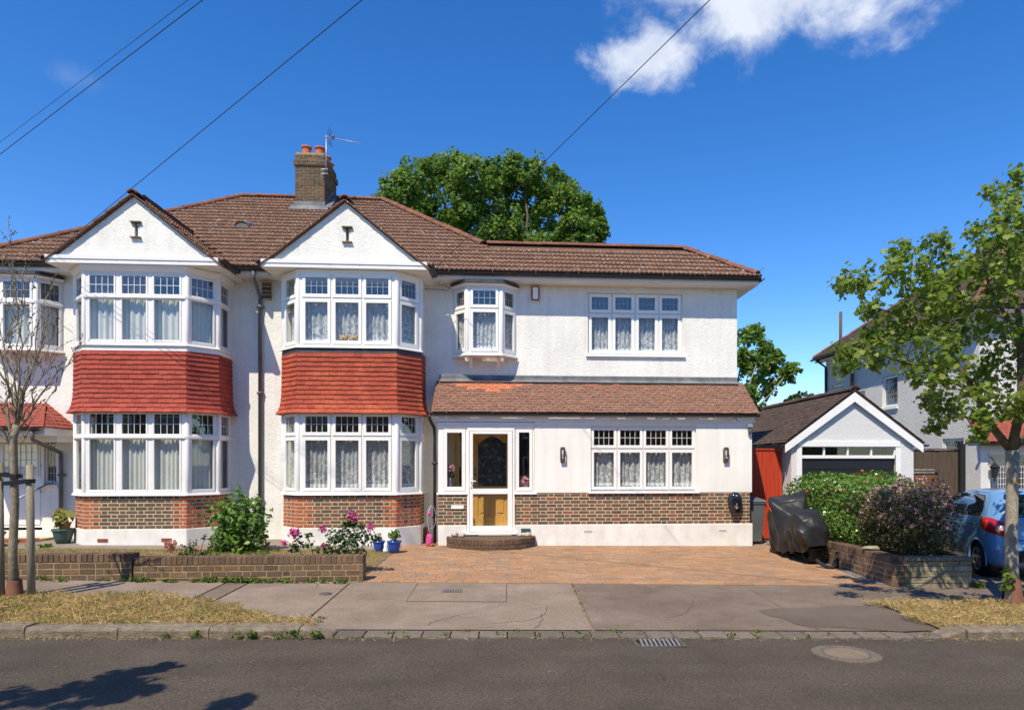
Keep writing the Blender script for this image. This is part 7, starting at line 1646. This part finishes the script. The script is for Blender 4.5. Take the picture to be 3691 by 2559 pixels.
# front gardens
bush('green_shrub', 'bright green leafy shrub beside the grey drainpipe', (-5.12, 13.1, .55), (.50, .42, .60), .11, 1600, m_leaf_hyd, 33, stems=40, base=(-5.12, 13.1, .02), lump=.45, hollow=.25, up=.6)
def rose(name, lab, x, y, blobs, flowers, seed, fmat, leaf=.07):
    z0 = gz(x, y); o = root(name, (x, y, z0), lab, 'rose'); rg = np.random.default_rng(seed); rs = random.Random(seed); P = []; D = []; m = MB()
    for dx, dz, r, n in blobs:
        a, b = ball(n, (x + dx, y + rs.uniform(-.08, .08), z0 + dz), r, rg, .3); P.append(a); D.append(b); limb(m, wig((x + dx * .4, y, z0), (x + dx, y, z0 + dz + r * .6), 4, .02, rs), .009, .004, 5)
    m.build('stems', [m_twig], o); foliage('foliage', np.concatenate(P), leaf, m_leaf_rose, o, np.concatenate(D), 'leaf', .5, seed=seed)
    for dx, dz, r in flowers:
        P = []
        for k, rr_ in enumerate((.35, .65, 1.0)):
            a, b = ball(10 + 6 * k, (x + dx, y - .15, z0 + dz), r * rr_, rg, .9); P.append(a)
        foliage('flower', np.concatenate(P), r * .9, fmat, o, None, 'petal', .1, seed=seed + int(dx * 100) + 50)
rose('rose_bush', 'rose bush with magenta blooms behind the end of the garden wall', -2.76, 10.75, [(.28, .42, .28, 230), (.18, .62, .20, 120), (.42, .66, .16, 70), (.30, .86, .14, 60), (.05, .42, .22, 120), (-.15, .34, .16, 60), (-.42, .52, .15, 55), (-.62, .42, .12, 40), (-.05, .60, .10, 30), (.60, .55, .12, 40)], [(.33, .92, .07), (.40, .88, .05), (.62, .74, .06), (-.56, .66, .085), (-.12, .72, .06), (-.70, .50, .05), (-.10, .46, .035)], 41, m_fl_rose)
rose('rose_bush', 'small straggly rose with one peach bloom in the left lawn', -5.12, 11.0, [(.0, .30, .14, 40), (.12, .40, .10, 26), (.22, .2, .12, 24), (.42, .42, .10, 24), (-.1, .16, .1, 22), (.3, .52, .05, 10)], [(-.16, .40, .085), (.24, .36, .03)], 42, m_fl_peach, .06)
# pots
def potted(lab, x, y, r, h, pm, lm, leaf, n, spread, seed, hgt, shape='leaf', name='potted_plant', fl=None):
    z0 = gz(x, y) + .016; o = root(name, (x, y, z0), lab, 'potted plant'); m = MB(); m.lathe(pot_lathe(r, h), (x, y, z0), 24); p = m.build('pot', [pm], o); m = MB(); m.lathe([(r * .88, h * .86), (0, h * .88)], (x, y, z0), 16, close=False); m.build('soil', [m_earth], o)
    rg = np.random.default_rng(seed); a, b = ball(n, (x, y, z0 + h + hgt * .5), 1.0, rg, .2, (spread, spread, hgt * .6)); foliage('plant', a, leaf, lm, o, b, shape, .5, seed=seed)
    m = MB(); rs = random.Random(seed)
    for k in range(9): limb(m, wig((x, y, z0 + h * .8), Vector(a[rs.randrange(n)]), 3, .02, rs), .005, .002, 4)
    m.build('stems', [m_twig], o)
    if fl: c, b2 = ball(26, (x, y, z0 + h + hgt), .16, rg, .2); foliage('blossom', c, .035, fl, o, b2, 'petal', .2, seed=seed + 1)
    return o
potted('left blue glazed pot with a small thin plant by the bay', -2.50, 13.15, .115, .21, m_blue_glaze, m_leaf_hyd, .05, 60, .08, 51, .14)
potted('right blue glazed pot with a bushy light green plant by the bay', -2.18, 13.0, .13, .23, m_blue_glaze, m_leaf_hyd, .055, 170, .12, 52, .22)
p_ = potted('green plastic pot with a yellowing broad-leaved plant beside the left bay', -9.08, 14.3, .19, .30, m_green_pot, m_yleaf, .26, 16, .18, 53, .34)
potted('dark green pot with purple flowers at the left picture edge', -10.05, 13.75, .2, .28, m_green_pot, m_leaf_hyd, .08, 60, .2, 54, .35, fl=m_fl_purple)
gn = root('garden_ornament', (-2.33, 13.05, .02), 'small white gnome-like ornament between the blue pots', 'ornament'); m = MB(); m.lathe([(.05, 0), (.06, .05), (.035, .11), (.045, .14), (.03, .18), (0, .22)], (-2.34, 13.02, gz(-2.3, 13) + .016), 12); m.build('figure', [m_white_c], gn)
# indoor flowers on the porch sills
vs_ = root('flower_vase', (-1.27, EY + .13, 1.14), 'violet vase of pink roses in the left porch window', 'vase'); m = MB(); m.lathe([(.03, 0), (.045, .08), (.035, .18), (.045, .24)], (-1.24, EY + .15, 1.2), 14); m.build('vase', [m_vase], vs_); rg = np.random.default_rng(9); a, b = ball(60, (-1.22, EY + .15, 1.52), .10, rg, .3, (1, .7, 1)); foliage('leaves', a, .06, m_leaf_rose, vs_, b, 'leaf', .3); a, b = ball(90, (-1.23, EY + .14, 1.64), .10, rg, .4, (1, .7, .9)); foliage('roses', a, .06, m_fl_pink, vs_, b, 'petal', .2)
m = MB(); m.box(-1.34, -.9, EY + .07, EY + .26, 1.16, 1.19); m.build('shelf', [m_pvc], vs_)
v2 = root('flower_bowl', (.37, EY + .14, 1.14), 'pale pink silk flower in the right porch window', 'vase'); m = MB(); m.lathe([(.03, 0), (.06, .07)], (.37, EY + .14, 1.2), 14); m.box(.2, .52, EY + .07, EY + .22, 1.16, 1.19); m.build('bowl', [m_white_c], v2); a, b = ball(120, (.37, EY + .12, 1.36), .10, rg, .6); foliage('bloom', a, .07, m_fl_pink, v2, b, 'petal', .1)

# grass ------------------------------------------------------------------------------------
def grass(name, lab, n, xf, yf, zf, size, mat, seed, up=.2, keep=None, cat='grass', shape='blade', lift=.02, rn=None):
    rg = np.random.default_rng(seed); x = rg.uniform(*xf, n); y = rg.uniform(*yf, n)
    if keep: k = np.array([keep(a, b) for a, b in zip(x, y)]); x = x[k]; y = y[k]
    hump = np.array([mnoise.noise(Vector((a * 3, b * 3, 1))) for a, b in zip(x, y)])
    z = np.array([zf(a, b) for a, b in zip(x, y)]) + lift * (.6 + rg.uniform(0, 1, len(x)) + hump)
    o = foliage(name, np.stack([x, y, z], 1), size, mat, None, None, shape, up, .5, seed=seed, kind='stuff', rnd=np.array([.5 + .55 * mnoise.noise(Vector((a * 1.7, b * 2.6, seed))) for a, b in zip(x, y)]) + rg.uniform(-.28, .28, len(x))); props(o, lab, cat); return o
vk = lambda x, y: y < 8.95 - max(0, (x + 4.3) * .65) + .07 * math.sin(x * 5) + .05 * math.sin(x * 13) and x < -2.12
vr = lambda x, y: y < 8.85 + .06 * math.sin(x * 6) + .04 * math.sin(x * 15) and x > 5.02 + .12 * math.sin(y * 7) - .1 * (y - 7.4)
vz = lambda x, y: gz(x, y) + .02
grass('verge_grass', 'dry cut grass on the verge in front of the left garden wall', 36000, (-9.5, -2.1), (7.36, 9.05), vz, .10, m_dry, 61, .8, vk, lift=.03)
grass('verge_grass', 'dry cut grass on the verge around the leafy street tree', 17000, (4.8, 9.5), (7.36, 8.95), vz, .10, m_dry, 62, .8, vr, lift=.03)
clump = lambda x, y: mnoise.noise(Vector((x * 2.2, y * 2.2, 5))) > .18
grass('green_tufts', 'green tufts among the dry grass of the left verge', 8000, (-9.5, -2.1), (7.36, 9.05), vz, .10, m_grassg, 63, .3, lambda x, y: vk(x, y) and clump(x, y), lift=.04)
grass('green_tufts', 'green tufts among the dry grass of the right verge', 2200, (4.8, 9.5), (7.36, 8.9), vz, .08, m_grassg, 64, .3, lambda x, y: vr(x, y) and mnoise.noise(Vector((x * 2.2, y * 2.2, 9))) > .25, lift=.03)
grass('lawn_grass', 'parched short grass of the front lawn behind the garden wall', 30000, (-11.5, -2.25), (10.25, 13.3), lambda x, y: gz(x, y) + .015, .07, m_lawn, 65, .2, lift=.02)
def tufts(name, lab, spots, seed, size, mat=m_grassg, shape='leaf', n=26, r=.07, up=.3):
    rg = np.random.default_rng(seed); P = []; D = []
    for x, y, k in spots: a, b = ball(max(3, int(n * k)), (x, y, gz(x, y) + .03 * k), r * (.6 + .4 * k), rg, .2, (1.3, .8, .7)); P.append(a); D.append(b)
    o = foliage(name, np.concatenate(P), size, mat, None, np.concatenate(D), shape, up, seed=seed, kind='stuff'); props(o, lab, 'weeds')
rs = random.Random(77)
tufts('wall_weeds', 'green weeds along the foot of the brick garden walls', [(rs.uniform(-8, -2.4), 9.93 + rs.uniform(-.05, .02), rs.uniform(.2, 1.0)) for _ in range(60)] + [(-4.0 + rs.uniform(-.35, .35), 9.9, 1.3) for _ in range(8)], 71, .04, n=40)
tufts('kerb_weeds', 'weeds growing in the gutter against the kerb stones', [(rs.uniform(-3.6, -1.9), 7.16 + rs.uniform(-.03, .02), rs.uniform(.3, .9)) for _ in range(12)] + [(rs.uniform(-2.4, 5.2), 7.32 + rs.uniform(-.12, .12), rs.uniform(.05, .25)) for _ in range(26)], 72, .032, n=50, r=.06)
grass('gutter_straw', 'cut straw lying along the kerb and gutter', 2600, (-9, 8), (7.06, 7.24), lambda x, y: rz(x, 7.15) + .004, .07, m_dry, 73, 1.6, lambda x, y: x < -2.4 or x > 5 or (x + y * 7) % 1 < .4, lift=.006, cat='straw')
grass('joint_weeds', 'dry weeds filling the pavement joints', 1300, (-4.1, 1.0), (7.45, 9.97), lambda x, y: gz(x, y), .035, m_dry, 74, .6, lambda x, y: min(abs(x - .96), abs(x + 2.3), abs(x + 3.725) * 1.6, abs(x + 4.045) * 1.6) < .022, lift=.008, cat='weeds')
tufts('joint_tufts', 'green tufts where the pavement joint meets the kerb', [(-2.2 + rs.uniform(-.1, .1), 7.5 + abs(rs.gauss(0, .3)), rs.uniform(.2, .6)) for _ in range(12)] + [(.96, rs.uniform(7.6, 9.9), .15) for _ in range(6)] + [(-2.75 + rs.uniform(-.4, .2), 7.6, .4) for _ in range(6)], 75, .03, n=26, r=.05)
tufts('garden_weeds', 'low green plants at the back of the front lawn', [(rs.uniform(-10.4, -8.9), rs.uniform(13.2, 13.9), rs.uniform(.3, 1)) for _ in range(24)] + [(rs.uniform(-5.9, -4.4), rs.uniform(12.3, 13.2), rs.uniform(.4, 1.1)) for _ in range(26)] + [(-3.95 + rs.uniform(-.15, .15), 12.0, 1.2) for _ in range(5)] + [(7.32, 9.9, 1.4), (7.34, 9.95, 1.2)], 76, .07)
grass('road_debris', 'scattered straw and leaf bits on the road', 420, (-8, 8), (3.6, 7.1), rz, .04, m_dry, 78, 2.0, lift=.003, cat='debris')
# street tree on the near side, outside the picture: its branches shade the road at lower left ------------------------
nt_ = root('near_street_tree', (-6.6, .2, -.1), 'street tree on the near pavement whose branches shade the road', 'tree'); rg = np.random.default_rng(17); m = MB(); m.tube([(-6.6, .2, -.2), (-6.5, .3, 2.6)], [.16, .11], 10); m.build('trunk', [m_bark], nt_); m = MB(); P = []; D = []
SD = Vector((math.tan(rad(SUN_AZ)) , 1, 0)).normalized() / math.tan(rad(SUN_EL))
def above(u, v, h):
    d = (HC + .13 + .02 * -3) * FPX / (v - 1670); t = (u - 1998) / FPX; Y = d / (_c + _s * math.tan(rad(YAW) + math.atan(t))); X = Y * math.tan(rad(YAW) + math.atan(t))
    return Vector((X, Y, rz(X, Y))) - SD * h + Vector((0, 0, h))
for u, v, h, r in ((560, 2420, 4.2, .16), (500, 2440, 4.2, .2), (430, 2445, 4.3, .18), (470, 2480, 4.2, .2), (380, 2490, 4.3, .16), (270, 2495, 4.3, .2), (330, 2510, 4.4, .15), (180, 2530, 4.4, .22), (90, 2545, 4.5, .2), (280, 2545, 4.4, .25), (520, 2500, 4.2, .06), (430, 2530, 4.3, .12), (20, 2530, 4.5, .15), (870, 2545, 4.0, .14), (790, 2556, 4.0, .16), (150, 2700, 4.6, .4), (400, 2720, 4.5, .4), (700, 2720, 4.2, .35), (-100, 2700, 4.7, .4), (300, 2800, 4.9, .7), (-200, 2800, 5.0, .8), (600, 2850, 4.6, .6)):
    c = above(u, v, h); r *= .75; limb(m, wig((-6.5, .3, 2.5 + rg.uniform(0, .6)), c, 5, .1), .022, .005, 6); nk = int(3 + r * 26)
    for k in range(nk): q_, dd = ball(1, np.array(c), r, rg, .2); a, b = ball(10, q_[0], .13, rg, .2); P.append(a); D.append(b)
for k in range(40):
    c = Vector((-7.0 + rg.uniform(-1.6, 1.2), -.6 + rg.uniform(-1.4, .9), 4.7 + rg.uniform(-.9, .9))); a, b = ball(60, np.array(c), .5, rg, .2); P.append(a); D.append(b); limb(m, wig((-6.5, .3, 2.6), c, 4, .1), .04, .008, 5)
m.build('limbs', [m_bark], nt_); foliage('crown', np.concatenate(P), .11, m_leaf_maple, nt_, np.concatenate(D), 'maple', .5, seed=18)
